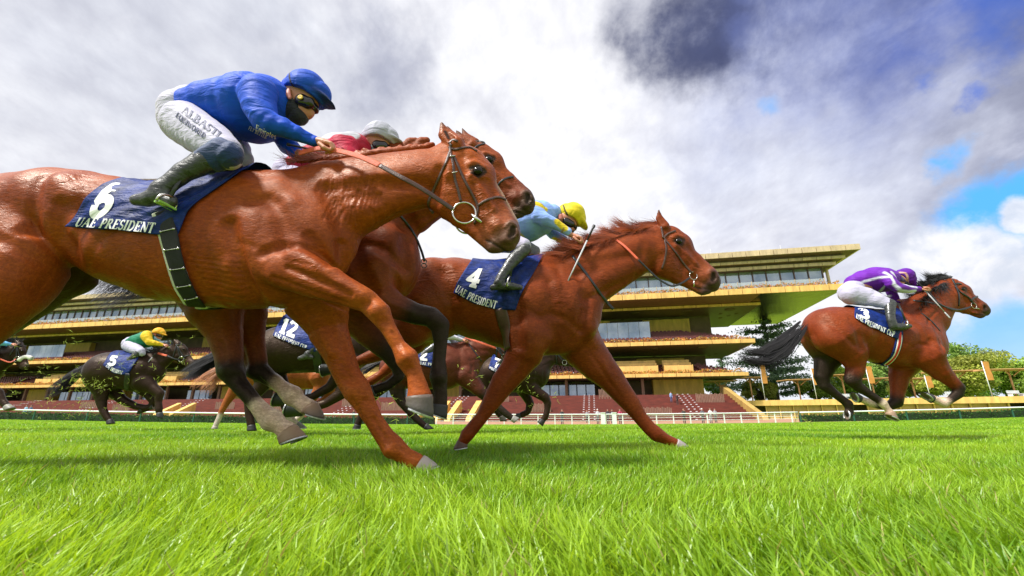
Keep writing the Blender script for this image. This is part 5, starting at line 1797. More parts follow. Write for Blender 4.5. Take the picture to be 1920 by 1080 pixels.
# --- second horse, behind number six: bay with black legs and white hind pasterns
H[0] = make_horse(
    2.66, 'bay horse with black forelegs and white hind pasterns, galloping just behind number 6',
    torso=[(345, 425, 80, 0, .9), (400, 432, 98, 0, .85), (460, 448, 112, 0, .78), (560, 458, 122, 0, .68), (640, 475, 112, 0, .62), (690, 490, 97, 0, .62)],
    neck=[(650, 425, 105, 0, .50), (700, 400, 92, 0, .48), (750, 373, 80, 0, .48), (800, 350, 68, 0, .50), (850, 318, 52, 0, .56)],
    P_=(880, 268), M_=(1000, 386),
    legs=[
        dict(z=-.13, pts=[(690, 520, 60, -.10, .8), (712, 556, 32, None, None, 'B'), (742, 574, 24, None, None, 'R'), (778, 588, 20, None, None, 'K'), (808, 594, 19, None, None, 'K'), (825, 610, 18, None, None, 'K'), (826, 642, 13, None, None, 'K'),
                          (823, 675, 12.5, None, None, 'K'), (822, 705, 17, None, None, 'K'), (826, 735, 12.5, None, None, 'K'), (825, 756, 14, None, None, 'K')],
             hoof=((825, 758), 15, (822, 780), 17), hk=dict(horn=(.03, .03, .03), heel=(-18, -6))),
        dict(z=.13, pts=[(650, 570, 42), (690, 620, 28, None, None, 'R'), (730, 660, 19, None, None, 'K'), (748, 684, 16, None, None, 'K'), (748, 706, 10, None, None, 'K'), (728, 722, 9, None, None, 'K'), (705, 730, 9, None, None, 'K')],
             hoof=((702, 731), 11, (690, 736), 13), hk=dict(horn=(.04, .04, .04), heel=(4, -14))),
        dict(z=-.10, sq=.85, pts=[(385, 500, 78), (405, 570, 52), (422, 626, 31), (429, 662, 25, None, None, 'R'), (431, 692, 23, None, None, 'K'), (449, 720, 16, None, None, 'K'), (474, 750, 14, None, None, 'K'), (484, 762, 14.5, None, None, 'W'),
                                  (500, 780, 18, None, None, 'W'), (509, 787, 21, None, None, 'W'), (526, 799, 15, None, None, 'W'), (538, 808, 18, None, None, 'W')],
             hoof=((537, 809), 20, (549, 826), 25), hk=dict(horn=(.40, .27, .17), horn2=(.30, .20, .13), heel=(-24, 9))),
        dict(z=.10, sq=.85, pts=[(440, 510, 70), (456, 590, 42), (470, 640, 25), (479, 672, 20, None, None, 'R'), (482, 692, 19, None, None, 'K'), (506, 710, 14, None, None, 'K'), (528, 726, 12.5, None, None, 'W'), (548, 742, 19, None, None, 'W'), (560, 752, 14, None, None, 'W'),
                                 (574, 762, 15, None, None, 'W')],
             hoof=((578, 764), 17, (590, 780), 20), hk=dict(horn=(.34, .22, .14), horn2=(.10, .08, .07), heel=(-20, -6))),
    ],
    ears=[((884, 272), (855, 243), 12, -.05), ((890, 268), (866, 240), 10, .055)],
    pal=dict(PAL_BAY, B=np.array([.27, .050, .008]), W=np.array([.92, .74, .58])), h=.0095, shoulder=((650, 300), (600, 560)), neckr=((705, 400),),
    relief=[((690, 440), (720, 520)) and ([(700, 440), (722, 520)], 34, 12), ([(660, 430), (676, 500), (700, 545)], 14, -10), ([(735, 440), (748, 500)], 22, 8), ([(715, 560), (770, 582)], 8, 7),
            ([(470, 600), (478, 650)], 6, -6), ([(420, 690)], 14, 9), ([(432, 706), (446, 718)], 9, -8), ([(436, 700), (486, 762)], 5, -9), ([(500, 792)], 12, 8), ([(522, 790), (532, 798)], 8, -7), ([(478, 690)], 12, 8), ([(490, 700), (545, 738)], 5, -9), ([(546, 748)], 11, 8), ([(562, 750)], 7, -7), ([(409, 640), (414, 680)], 6, -8), ([(818, 596)], 14, 8), ([(822, 706)], 12, 8), ([(820, 640), (820, 690)], 4, -4)])

# --- number four: liver chestnut in the middle
H[4] = make_horse(
    3.44, 'liver chestnut horse, number 4 cloth, forelegs spread wide on the grass',
    torso=[(790, 566, 76, 0, .95), (815, 560, 78, 0, .92), (852, 551, 69, 0, .95), (900, 563, 74, 0, .88), (950, 568, 84, 0, .80), (1000, 575, 93, 0, .66), (1040, 577, 88, 0, .60)],
    neck=[(1040, 545, 76, 0, .52), (1095, 522, 59, 0, .50), (1140, 499, 51, 0, .52), (1183, 478, 44, 0, .55), (1218, 462, 36, 0, .6)],
    P_=(1240, 424), M_=(1347, 532),
    legs=[
        dict(z=-.15, pts=[(990, 630, 46, None, .75), (984, 660, 35), (965, 692, 27), (945, 716, 24), (931, 738, 20), (921, 754, 17), (905, 780, 12), (886, 803, 12.5), (876, 815, 13), (868, 828, 10)],
             hoof=((867, 829), 11, (862, 841), 14), hk=dict(horn=(.12, .07, .05), heel=(-14, 2))),
        dict(z=.14, pts=[(1070, 620, 52, None, .75), (1093, 652, 40), (1118, 682, 33), (1143, 707, 26), (1165, 735, 21), (1182, 756, 18), (1200, 782, 13.5), (1218, 803, 13), (1231, 814, 14), (1250, 824, 9.5), (1266, 831, 9)],
             hoof=((1267, 831), 9, (1279, 838), 11), hk=dict(horn=(.36, .32, .32), heel=(-12, 3))),
        dict(z=-.12, sq=.85, pts=[(790, 575, 60), (770, 610, 42), (742, 640, 24), (712, 662, 15), (698, 668, 13), (670, 678, 9), (645, 686, 9), (630, 690, 8, None, None, 'K'), (618, 692, 9, None, None, 'K')],
             hoof=((620, 692), 10, (604, 694), 12.5), hk=dict(horn=(.03, .035, .03), heel=(-2, -12))),
        dict(z=.12, sq=.85, pts=[(800, 600, 50), (775, 640, 26), (748, 670, 15), (735, 684, 12), (715, 702, 8.5), (690, 718, 9), (675, 724, 7, None, None, 'K')],
             hoof=((675, 724), 9, (660, 730), 12), hk=dict(horn=(.03, .035, .03), heel=(-2, -12))),
    ],
    ears=[((1246, 424), (1235, 393), 9.5, -.055), ((1234, 424), (1223, 415), 6, .05)],
    pal=dict(PAL_CHESTNUT, B=np.array([.25, .046, .009]), O=np.array([.36, .075, .02]), M=np.array([.085, .045, .042])), h=.0105,
    shoulder=((1035, 482), (985, 655)), neckr=((1065, 540),),
    relief=[([(800, 500), (790, 560)], 24, 10), ([(835, 520), (850, 560)], 14, -10), ([(815, 495), (850, 500)], 14, 8), ([(1100, 560), (1075, 620)], 18, -10), ([(1110, 610), (1120, 630)], 16, 10), ([(1060, 655), (1110, 600)], 7, -9),
            ([(1120, 660), (1180, 740)], 6, -6), ([(1140, 670), (1165, 710)], 8, 6), ([(1190, 760), (1222, 805)], 4, -5), ([(985, 670), (935, 735)], 6, 5), ([(915, 765), (885, 808)], 4, -5),
            ([(940, 560), (960, 640)], 14, -5), ([(1020, 500), (1035, 560)], 8, -5), ([(1045, 510), (1065, 570)], 8, -5), ([(1085, 480), (1110, 540)], 10, 4)])

# --- number three: bay leading at the right
H[3] = make_horse(
    5.2, 'leading bay horse with black tail and mane, number 3 cloth, far ahead of the others',
    torso=[(1552, 618, 40, 0, 1.05), (1566, 620, 45, 0, 1.02), (1600, 622, 45, 0, 1.0), (1640, 632, 47, 0, .90), (1680, 637, 51, 0, .80), (1702, 636, 54, 0, .68), (1722, 640, 48, 0, .62)],
    neck=[(1712, 612, 46, 0, .52), (1737, 590, 41, 0, .50), (1757, 564, 33, 0, .52), (1774, 548, 25, 0, .6)],
    P_=(1785, 528), M_=(1853, 583),
    legs=[
        dict(z=-.14, pts=[(1738, 668, 30, None, .75), (1762, 696, 19), (1783, 714, 12.5), (1797, 727, 11, None, None, 'K'), (1796, 738, 9, None, None, 'K'), (1783, 749, 6.5, None, None, 'K'), (1769, 756, 8, None, None, 'W'), (1758, 752, 6.5, None, None, 'W'), (1750, 748, 7.5, None, None, 'W')],
             hoof=((1748, 748), 8, (1736, 743), 11.5), hk=dict(horn=(.05, .05, .05), heel=(-8, -9))),
        dict(z=.13, pts=[(1700, 668, 32, None, .75), (1686, 705, 17), (1683, 735, 12), (1681, 753, 11, None, None, 'K'), (1668, 761, 8, None, None, 'K'), (1646, 760, 6.5, None, None, 'K'), (1630, 755, 7.5, None, None, 'W'), (1618, 750, 6, None, None, 'W'), (1613, 748, 7, None, None, 'W')],
             hoof=((1613, 748), 7.5, (1602, 744), 10.5), hk=dict(horn=(.06, .06, .06), heel=(-3, -11))),
        dict(z=-.12, sq=.8, pts=[(1572, 632, 42, None, .8), (1598, 662, 26), (1604, 690, 16.5), (1598, 712, 14, None, None, 'K'), (1609, 725, 10, None, None, 'K'), (1630, 739, 7.5, None, None, 'K'), (1647, 750, 7, None, None, 'K'), (1655, 756, 8.5, None, None, 'W'),
                                 (1664, 767, 6, None, None, 'W'), (1669, 773, 7, None, None, 'W')],
             hoof=((1668, 772), 8, (1672, 783), 11.5), hk=dict(horn=(.36, .24, .16), heel=(-12, -7))),
        dict(z=.12, sq=.8, pts=[(1545, 640, 36, None, .8, 'R'), (1552, 670, 24, None, None, 'K'), (1541, 706, 14, None, None, 'K'), (1545, 722, 11, None, None, 'K'), (1565, 738, 8, None, None, 'K'), (1583, 752, 7.5, None, None, 'K'), (1590, 758, 9, None, None, 'K'),
                                (1593, 768, 7, None, None, 'K'), (1592, 774, 8, None, None, 'K')],
             hoof=((1592, 774), 7.5, (1588, 779), 10), hk=dict(horn=(.03, .03, .03), heel=(-2, 10))),
    ],
    ears=[((1789, 529), (1776, 519), 6, -.05), ((1792, 528), (1782, 520), 5, .05)],
    pal=dict(PAL_BAY, B=np.array([.25, .043, .010])), h=.0135, shoulder=((1712, 580), (1692, 688)), hind=(HI_A, HI_B), neckr=((1716, 606),),
    relief=[([(1745, 640), (1752, 665)], 14, 8), ([(1735, 640), (1738, 668)], 6, -8), ([(1765, 690), (1790, 720)], 4, 4), ([(1755, 700), (1780, 718)], 4, -5), ([(1700, 655), (1700, 700)], 8, -6)])

# --- background runners
BG = 'racehorses galloping on the turf'
H[5] = make_horse(
    9.1, 'dark brown horse, number 5 cloth, flinging up turf at the far left',
    torso=[(202, 697, 36, 0, 1.0), (235, 695, 34, 0, .95), (262, 697, 36, 0, .85), (278, 697, 29, 0, .7)],
    neck=[(282, 686, 26), (298, 676, 21), (314, 665, 17), (328, 658, 13)],
    P_=(335, 644), M_=(363, 684),
    legs=[
        dict(z=-.12, pts=[(186, 712, 23), (190, 735, 13), (190, 752, 9), (193, 768, 6.5), (200, 782, 6), (205, 789, 5)], hoof=((205, 788), 5.5, (208, 795), 7), hk=dict(heel=(-6, 1), shoe=False, horn=(.03, .03, .03))),
        dict(z=.12, pts=[(198, 715, 20), (215, 736, 11), (230, 750, 8), (255, 762, 6), (273, 765, 6), (281, 764, 5)], hoof=((281, 764), 5, (289, 762), 6), hk=dict(heel=(-1, -6), shoe=False, horn=(.03, .03, .03))),
        dict(z=-.12, pts=[(268, 716, 19), (286, 728, 10.5), (299, 738, 8.5), (297, 754, 6), (298, 768, 6.5), (299, 774, 5)], hoof=((299, 774), 5.5, (299, 782), 7), hk=dict(heel=(-6, -3), shoe=False, horn=(.05, .05, .05))),
        dict(z=.12, pts=[(262, 720, 16), (278, 738, 9), (290, 752, 7.5), (282, 762, 5.5), (270, 768, 5)], hoof=((269, 768), 5, (262, 771), 6), hk=dict(heel=(3, -6), shoe=False, horn=(.03, .03, .03))),
    ],
    ears=[((333, 645), (326, 634), 4.5, -.05), ((337, 645), (331, 635), 4, .05)],
    pal=PAL_DARK, h=.02, shoulder=((264, 664), (258, 730)), fine=False, neckr=((284, 682),), relief=[([(205, 680), (200, 715)], 14, 12), ([(222, 680), (226, 710)], 8, -12)])

H[12] = make_horse(
    6.3, 'black-brown horse, number 12 cloth, seen below the belly of the front horse',
    torso=[(488, 670, 40, 0, 1.0), (525, 656, 44, 0, .95), (580, 652, 46, 0, .9), (630, 650, 47, 0, .8), (662, 648, 42, 0, .7)],
    neck=[(665, 640, 34), (690, 626, 28), (712, 612, 22), (725, 604, 18)],
    P_=(734, 592), M_=(772, 628),
    legs=[
        dict(z=-.12, pts=[(494, 690, 28), (496, 716, 16), (479, 738, 11), (467, 755, 9), (467, 778, 7), (471, 797, 7.5)], hoof=((471, 797), 7, (472, 808), 9), hk=dict(heel=(-8, 0), horn=(.03, .03, .03), shoe=False)),
        dict(z=.12, pts=[(510, 690, 22), (530, 722, 12), (528, 742, 9), (535, 765, 7), (545, 786, 7, None, None, 'W'), (557, 797, 6, None, None, 'W')], hoof=((557, 797), 6.5, (567, 803), 8), hk=dict(heel=(-8, 1), horn=(.2, .2, .18), shoe=True)),
        dict(z=-.12, pts=[(652, 676, 24), (650, 712, 14), (640, 738, 11), (612, 756, 8), (585, 765, 8), (570, 768, 8)], hoof=((568, 768), 12, (540, 766), 16.5), hk=dict(heel=(3, -15), horn=(.02, .024, .02))),
        dict(z=.12, pts=[(640, 684, 20), (632, 708, 12), (618, 726, 9), (585, 744, 7), (555, 750, 7), (545, 750, 8)], hoof=((545, 750), 11, (518, 747), 15.5), hk=dict(heel=(4, -15), horn=(.02, .024, .02))),
    ],
    ears=[((734, 594), (726, 580), 6, -.05), ((737, 594), (730, 580), 5, .05)],
    pal=PAL_DARK, h=.017, shoulder=((640, 610), (632, 690)), fine=False, neckr=((668, 636),), relief=[([(500, 650), (490, 690)], 18, 14), ([(520, 640), (522, 680)], 10, -12), ([(490, 700), (494, 715)], 8, 8)])

H[9] = make_horse(
    7.5, 'light chestnut horse with flaxen tail and white socks, mostly hidden behind number 12',
    torso=[(462, 704, 27, 0, 1.0), (500, 700, 29, 0, .95), (550, 700, 30, 0, .85), (592, 700, 29, 0, .7)],
    neck=[(598, 692, 24), (618, 682, 19), (636, 674, 15)],
    P_=(645, 664), M_=(668, 694),
    legs=[
        dict(z=-.12, pts=[(455, 712, 20), (437, 735, 10), (424, 755, 7), (415, 772, 5.5), (413, 778, 5, None, None, 'W'), (408, 790, 5, None, None, 'W'), (404, 799, 5, None, None, 'W')], hoof=((404, 799), 5, (402, 804), 6), hk=dict(heel=(-5, 0), horn=(.5, .45, .4), shoe=False)),
        dict(z=.12, pts=[(470, 715, 18), (480, 735, 9), (470, 750, 7), (478, 770, 5), (486, 785, 5)], hoof=((486, 785), 5, (490, 792), 6), hk=dict(heel=(-5, 0), shoe=False)),
        dict(z=-.12, pts=[(600, 708, 18), (602, 724, 11), (590, 742, 8.5), (577, 762, 6), (562, 782, 6, None, None, 'W'), (552, 790, 5, None, None, 'W')], hoof=((552, 790), 5, (548, 796), 6), hk=dict(heel=(-5, 0), shoe=False)),
        dict(z=.12, pts=[(605, 712, 14), (620, 730, 9), (612, 746, 6), (596, 756, 5)], hoof=((596, 756), 5, (588, 758), 6), hk=dict(heel=(2, -5), shoe=False)),
    ],
    ears=[((645, 665), (640, 655), 4, -.05), ((647, 665), (643, 655), 4, .05)],
    pal=dict(PAL_CHESTNUT, B=np.array([.42, .12, .035]), W=np.array([.75, .70, .66])), h=.02, shoulder=((590, 674), (584, 726)), fine=False)

H[22] = make_horse(
    7.2, 'bay horse with number 2 cloth and orange reins, behind the legs of the front pair',
    torso=[(748, 692, 36, 0, 1.0), (790, 688, 40, 0, .95), (835, 686, 43, 0, .85), (866, 684, 36, 0, .7)],
    neck=[(866, 672, 33), (888, 663, 26), (908, 654, 20), (922, 650, 15)],
    P_=(934, 644), M_=(968, 672),
    legs=[
        dict(z=-.12, pts=[(872, 704, 21), (893, 727, 12.5), (909, 742, 9.5, None, None, 'K'), (930, 759, 6.5, None, None, 'K'), (948, 775, 6.5, None, None, 'K'), (960, 784, 5.5, None, None, 'K')], hoof=((960, 784), 6, (969, 789), 7.5), hk=dict(heel=(-6, 5), horn=(.28, .27, .25), shoe=False)),
        dict(z=.12, pts=[(880, 708, 16), (905, 735, 9), (918, 752, 7, None, None, 'K'), (930, 768, 5.5, None, None, 'K'), (940, 780, 5, None, None, 'K')], hoof=((940, 780), 5.5, (944, 790), 7), hk=dict(heel=(-6, 0), shoe=False)),
        dict(z=-.12, pts=[(742, 704, 25), (745, 733, 14, None, None, 'K'), (752, 752, 9, None, None, 'K'), (768, 772, 7, None, None, 'K'), (785, 789, 6.5, None, None, 'K'), (797, 799, 5.5, None, None, 'K')], hoof=((797, 799), 6, (807, 805), 7), hk=dict(heel=(-7, 1), shoe=False, horn=(.03, .03, .03))),
        dict(z=.12, pts=[(732, 706, 20), (702, 738, 11, None, None, 'K'), (686, 762, 8, None, None, 'K'), (677, 780, 6, None, None, 'K'), (671, 796, 6.5, None, None, 'K')], hoof=((671, 796), 6.5, (668, 804), 8), hk=dict(heel=(-7, 0), shoe=True, horn=(.03, .03, .03))),
    ],
    ears=[((934, 645), (928, 634), 4.5, -.05), ((937, 645), (932, 635), 4, .05)],
    pal=dict(PAL_BAY, B=np.array([.13, .030, .018])), h=.018, shoulder=((850, 648), (842, 726)), fine=False, neckr=((868, 668),))

H[7] = make_horse(
    8.6, 'black-brown horse with navy cloth, galloping behind the forelegs of number 4',
    torso=[(925, 702, 32, 0, 1.0), (950, 700, 34, 0, .95), (980, 699, 36, 0, .85), (1000, 699, 31, 0, .7)],
    neck=[(1000, 690, 28), (1014, 680, 22), (1027, 671, 17), (1036, 666, 14)],
    P_=(1044, 657), M_=(1082, 680),
    legs=[
        dict(z=-.12, pts=[(982, 716, 19), (1003, 733, 11), (1022, 745, 9), (1027, 755, 7), (1026, 770, 5.5), (1023, 781, 6), (1018, 788, 5)], hoof=((1018, 787), 5.5, (1012, 795), 7), hk=dict(heel=(-5, -4), shoe=False, horn=(.03, .03, .03))),
        dict(z=.12, pts=[(972, 718, 14), (986, 742, 9), (994, 756, 7.5), (990, 772, 5.5), (978, 778, 5.5)], hoof=((976, 779), 5, (966, 781), 6.5), hk=dict(heel=(2, -6), shoe=False, horn=(.03, .03, .03))),
        dict(z=-.12, pts=[(920, 715, 20), (915, 742, 10), (925, 762, 7), (938, 778, 6)], hoof=((938, 778), 5.5, (946, 784), 7), hk=dict(heel=(-6, 0), shoe=False)),
        dict(z=.12, pts=[(925, 715, 18), (932, 742, 9), (930, 758, 7), (940, 772, 5)], hoof=((940, 772), 5.5, (948, 777), 7), hk=dict(heel=(-6, 0), shoe=False)),
    ],
    ears=[((1042, 659), (1037, 650), 4, -.05), ((1045, 659), (1041, 650), 4, .05)],
    pal=PAL_DARK, h=.02, shoulder=((992, 668), (984, 732)), fine=False, neckr=((1002, 686),))

H[1] = make_horse(
    8.9, 'dark brown horse with white fleece noseband coming in at the left edge',
    torso=[(-125, 700, 38, 0, 1.0), (-90, 697, 36, 0, .95), (-50, 698, 38, 0, .85), (-34, 698, 32, 0, .7)],
    neck=[(-28, 690, 30), (-10, 680, 25), (8, 670, 21), (22, 662, 17)],
    P_=(36, 645), M_=(50, 690),
    legs=[
        dict(z=-.12, pts=[(-44, 716, 20), (-20, 728, 11), (-4, 738, 9), (4, 752, 6.5), (12, 761, 6)], hoof=((12, 762), 6, (20, 768), 8), hk=dict(heel=(-7, 3), horn=(.25, .24, .22), shoe=False)),
        dict(z=.12, pts=[(-50, 720, 16), (-45, 745, 9), (-40, 765, 7), (-38, 785, 6)], hoof=((-38, 785), 6, (-36, 794), 8), hk=dict(heel=(-7, 0), shoe=False)),
        dict(z=-.12, pts=[(-140, 715, 24), (-140, 745, 11), (-130, 775, 7), (-122, 790, 6)], hoof=((-122, 790), 6, (-118, 797), 8), hk=dict(heel=(-7, 0), shoe=False)),
        dict(z=.12, pts=[(-130, 715, 22), (-115, 745, 11), (-95, 768, 7), (-80, 775, 6)], hoof=((-80, 775), 6, (-72, 780), 8), hk=dict(heel=(-7, 0), shoe=False)),
    ],
    ears=[((35, 646), (28, 634), 4.5, -.05), ((40, 646), (34, 634), 4, .05)],
    pal=PAL_DARK, h=.02, shoulder=((-45, 662), (-52, 730)), fine=False, neckr=((-25, 686),))

# ---------------------------------------------------------------- tails and manes
BLK = np.array([.014, .012, .012]); CHM = np.array([.30, .055, .012])
hair_strands('tail', [(1508, 606), (1488, 628), (1462, 655), (1432, 672), (1405, 668), (1380, 655)], [9, 15, 18, 16, 11, 7], 430, .006, M['hair'], H[3]['root'], 5.2, BLK * 1.2, 1, spread=.4, tipspread=1.8, starts=.5, kink=.4)
hair_strands('tail', [(330, 420), (290, 470), (240, 515), (200, 545), (160, 572)], [10, 26, 34, 30, 20], 700, .005, M['hair'], H[0]['root'], 2.66, BLK * 1.0, 2, tipspread=1.8, kink=.4)
hair_strands('tail', [(-150, 380), (-210, 420), (-280, 470), (-340, 520)], [16, 30, 34, 24], 300, .006, M['hair'], H[6]['root'], 2.05, CHM * .6, 3)
hair_strands('tail', [(170, 684), (150, 696), (125, 715), (100, 735), (84, 742)], [5, 9, 11, 10, 6], 320, .010, M['hair'], H[5]['root'], 9.1, BLK * 1.6, 4, tipspread=1.4)
hair_strands('tail', [(452, 650), (425, 660), (395, 676), (365, 694), (335, 712)], [6, 11, 13, 13, 9], 420, .007, M['hair'], H[12]['root'], 6.3, BLK * 1.2, 5, tipspread=1.3)
hair_strands('tail', [(440, 690), (420, 690), (400, 705), (384, 722), (372, 738)], [4, 9, 13, 15, 13], 260, .008, M['hair'], H[9]['root'], 7.5, np.array([.55, .22, .09]), 6, tipspread=1.7)
hair_strands('tail', [(715, 676), (690, 690), (668, 706)], [4, 7, 5], 120, .008, M['hair'], H[22]['root'], 7.2, BLK * 1.3, 7)
hair_strands('tail', [(896, 690), (880, 705), (868, 722)], [3, 6, 5], 100, .008, M['hair'], H[7]['root'], 8.6, BLK * 1.3, 8)
hair_strands('tail', [(-160, 685), (-185, 700), (-215, 720)], [4, 8, 5], 100, .01, M['hair'], H[1]['root'], 8.9, BLK * 1.3, 9)
hair_strands('tail', [(728, 545), (705, 565), (680, 600), (665, 640)], [5, 9, 10, 6], 160, .006, M['hair'], H[4]['root'], 3.5, CHM * .5, 10)

# H4: loose red mane blown back along the crest
mane_hair('mane', [(1050, 476), (1080, 470), (1110, 456), (1140, 447), (1175, 437), (1205, 429), (1236, 420)], 3.44, 5200, .22, .0036, M['hair'], H[4]['root'], CHM * 1.7, (-1.0, .08), 11, spread=.20, z=-.035, zs=.045, curl=.55, cvar=.75, gravity=.5, locks=110)
mane_hair('mane', [(1060, 470), (1090, 462), (1120, 448), (1150, 440), (1200, 428), (1228, 418)], 3.44, 300, .17, .003, M['hair'], H[4]['root'], CHM * 1.9, (-.8, .45), 41, spread=.25, z=-.02, zs=.03, curl=1.1, cvar=.6, gravity=1.0, locks=26)
mane_hair('forelock', [(1232, 418), (1244, 416)], 3.44, 60, .09, .005, M['hair'], H[4]['root'], CHM * 1.2, (-.5, -.3), 12, spread=.5, zs=.02)
mane_hair('mane', [(1724, 566), (1732, 550), (1742, 535), (1755, 524), (1770, 518), (1784, 520)], 5.2, 1700, .19, .006, M['hair'], H[3]['root'], BLK * 1.3, (-.95, .25), 13, spread=.26, zs=.03, curl=.7, gravity=.7, locks=60)
mane_hair('mane', [(1722, 580), (1735, 558), (1750, 540), (1775, 530)], 5.2, 900, .14, .007, M['hair'], H[3]['root'], BLK * 1.3, (-.35, -.9), 14, spread=.4, z=-.07, zs=.03, curl=.5)
mane_hair('mane', [(278, 664), (296, 655), (312, 648), (330, 641)], 9.1, 260, .14, .012, M['hair'], H[5]['root'], BLK * 1.6, (-.9, .2), 15, spread=.45)
mane_hair('mane', [(0, 650), (14, 644), (30, 640), (40, 643)], 8.9, 260, .15, .012, M['hair'], H[1]['root'], BLK * 1.8, (-.6, .5), 16, spread=.5)
mane_hair('mane', [(858, 644), (885, 638), (925, 634)], 7.2, 160, .12, .01, M['hair'], H[22]['root'], BLK * 1.6, (-.9, .1), 17, spread=.4)
# plaited manes of the front two: a row of stitched knots
def plaits(h, crest, n, r, z, col, seed, parent):
    rs = np.random.RandomState(seed)
    c = resample(crest, n)
    for i in range(n):
        x, y = c[i] + rs.randn(2) * np.array([2.5, 1.2])
        rr = r * (.8 + .5 * rs.rand())
        a = -.9 + rs.rand() * .9
        pts = [(x - rr * 1.1, y + rr * .9, rr * .7), (x, y, rr), (x + rr * 1.1, y - rr * .25, rr * .75)]
        if rs.rand() < .5: pts = pts[:2]
        yield Chain(h['D'], pts, z=z, sq=.9, c='C', k=.006)
pl = list(plaits(H[6], [(600, 293), (640, 290), (700, 283), (760, 277), (800, 272)], 13, 6.5, .03, None, 3, None)) + [Chain(2.05, [(560, 300, 7), (640, 296, 8), (720, 284, 7), (800, 274, 5)], z=.02, sq=.7, c='C', k=.01)]
sculpt('mane', pl, .0045, dict(C=CHM * 1.15), M['coat'], H[6]['root'], noise=folds(.0028, 90, [(1, 0, .5), (.3, 0, 1)], 4))
pl = list(plaits(H[0], [(575, 292), (620, 280), (660, 276), (700, 268), (740, 266), (790, 266)], 9, 7, .0, None, 5, None)) + [Chain(2.66, [(560, 300, 9), (640, 284, 10), (720, 276, 9), (790, 272, 8)], sq=.7, c='C', k=.01)]
sculpt('mane', pl, .007, dict(C=CHM * .9), M['coat'], H[0]['root'], noise=folds(.003, 80, [(1, 0, .5), (.3, 0, 1)], 6))
mane_hair('mane', [(545, 302), (600, 294), (650, 284)], 2.05, 420, .10, .0025, M['hair'], H[6]['root'], CHM * 1.2, (-1, -.05), 18, spread=.35, z=.02, zs=.02, curl=.9)
pl = [Chain(2.66, [(888, 266, 4), (898, 268, 4.5), (906, 271, 3.5)], z=-.02, c='C', k=.004), Chain(2.66, [(905, 270, 4.5)], z=-.02, c='C')]
sculpt('forelock', pl, .005, dict(C=np.array([.03, .02, .02])), M['coat'], H[0]['root'])

# ---------------------------------------------------------------- jockeys
def hand_chains(x, y, ang, z, k, col='S'):
    """closed hand: palm, four unequal bent fingers, thumb from the side; (x,y) wrist px, ang degrees (0 = right, + = down), k px scale"""
    ca, sa = math.cos(math.radians(ang)), math.sin(math.radians(ang))
    f = lambda u, v: (x + (u * ca - v * sa) * k, y + (u * sa + v * ca) * k)
    out = [([(*f(-6, 0), 6.2 * k, z), (*f(6, 0), 7.0 * k, z - .004), (*f(18, 1), 8.0 * k, z - .006)], 1.25, .006)]
    for i, L in enumerate((.92, 1.04, 1.0, .80)):
        zz = z + (-.030 + i * .019)
        v0 = -2 + i * 1.6
        out.append(([(*f(20, v0), 4.4 * k, zz), (*f(31 * L, v0 + 1), 4.0 * k, zz - .002), (*f(37 * L, v0 + 9), 3.7 * k, zz + .003), (*f(30 * L, v0 + 15), 3.2 * k, zz + .008)], 1.0, .0025))
    out.append(([(*f(8, 4), 4.4 * k, z - .036), (*f(18, 9), 4.0 * k, z - .042), (*f(28, 11), 3.3 * k, z - .034)], 1.0, .003))
    return out


def mk(D, items, T=None, kz=1.0):
    """items: (pts, z, sq, col, k[, neg]) optionally mapped through similarity T"""
    out = []
    for it in items:
        pts, z, sq, col, k = it[:5]
        neg = it[5] if len(it) > 5 else False
        st = []
        for p in pts:
            x, y, r = p[:3]
            if T: (x, y), r = T(x, y), r * T.k
            zz = (p[3] if len(p) > 3 and p[3] is not None else z) * kz
            ss = p[4] if len(p) > 4 and p[4] is not None else sq
            cc = p[5] if len(p) > 5 else col
            st.append((x, y, r, zz, ss, cc))
        out.append(Chain(D, st, k=k, neg=neg))
    return out


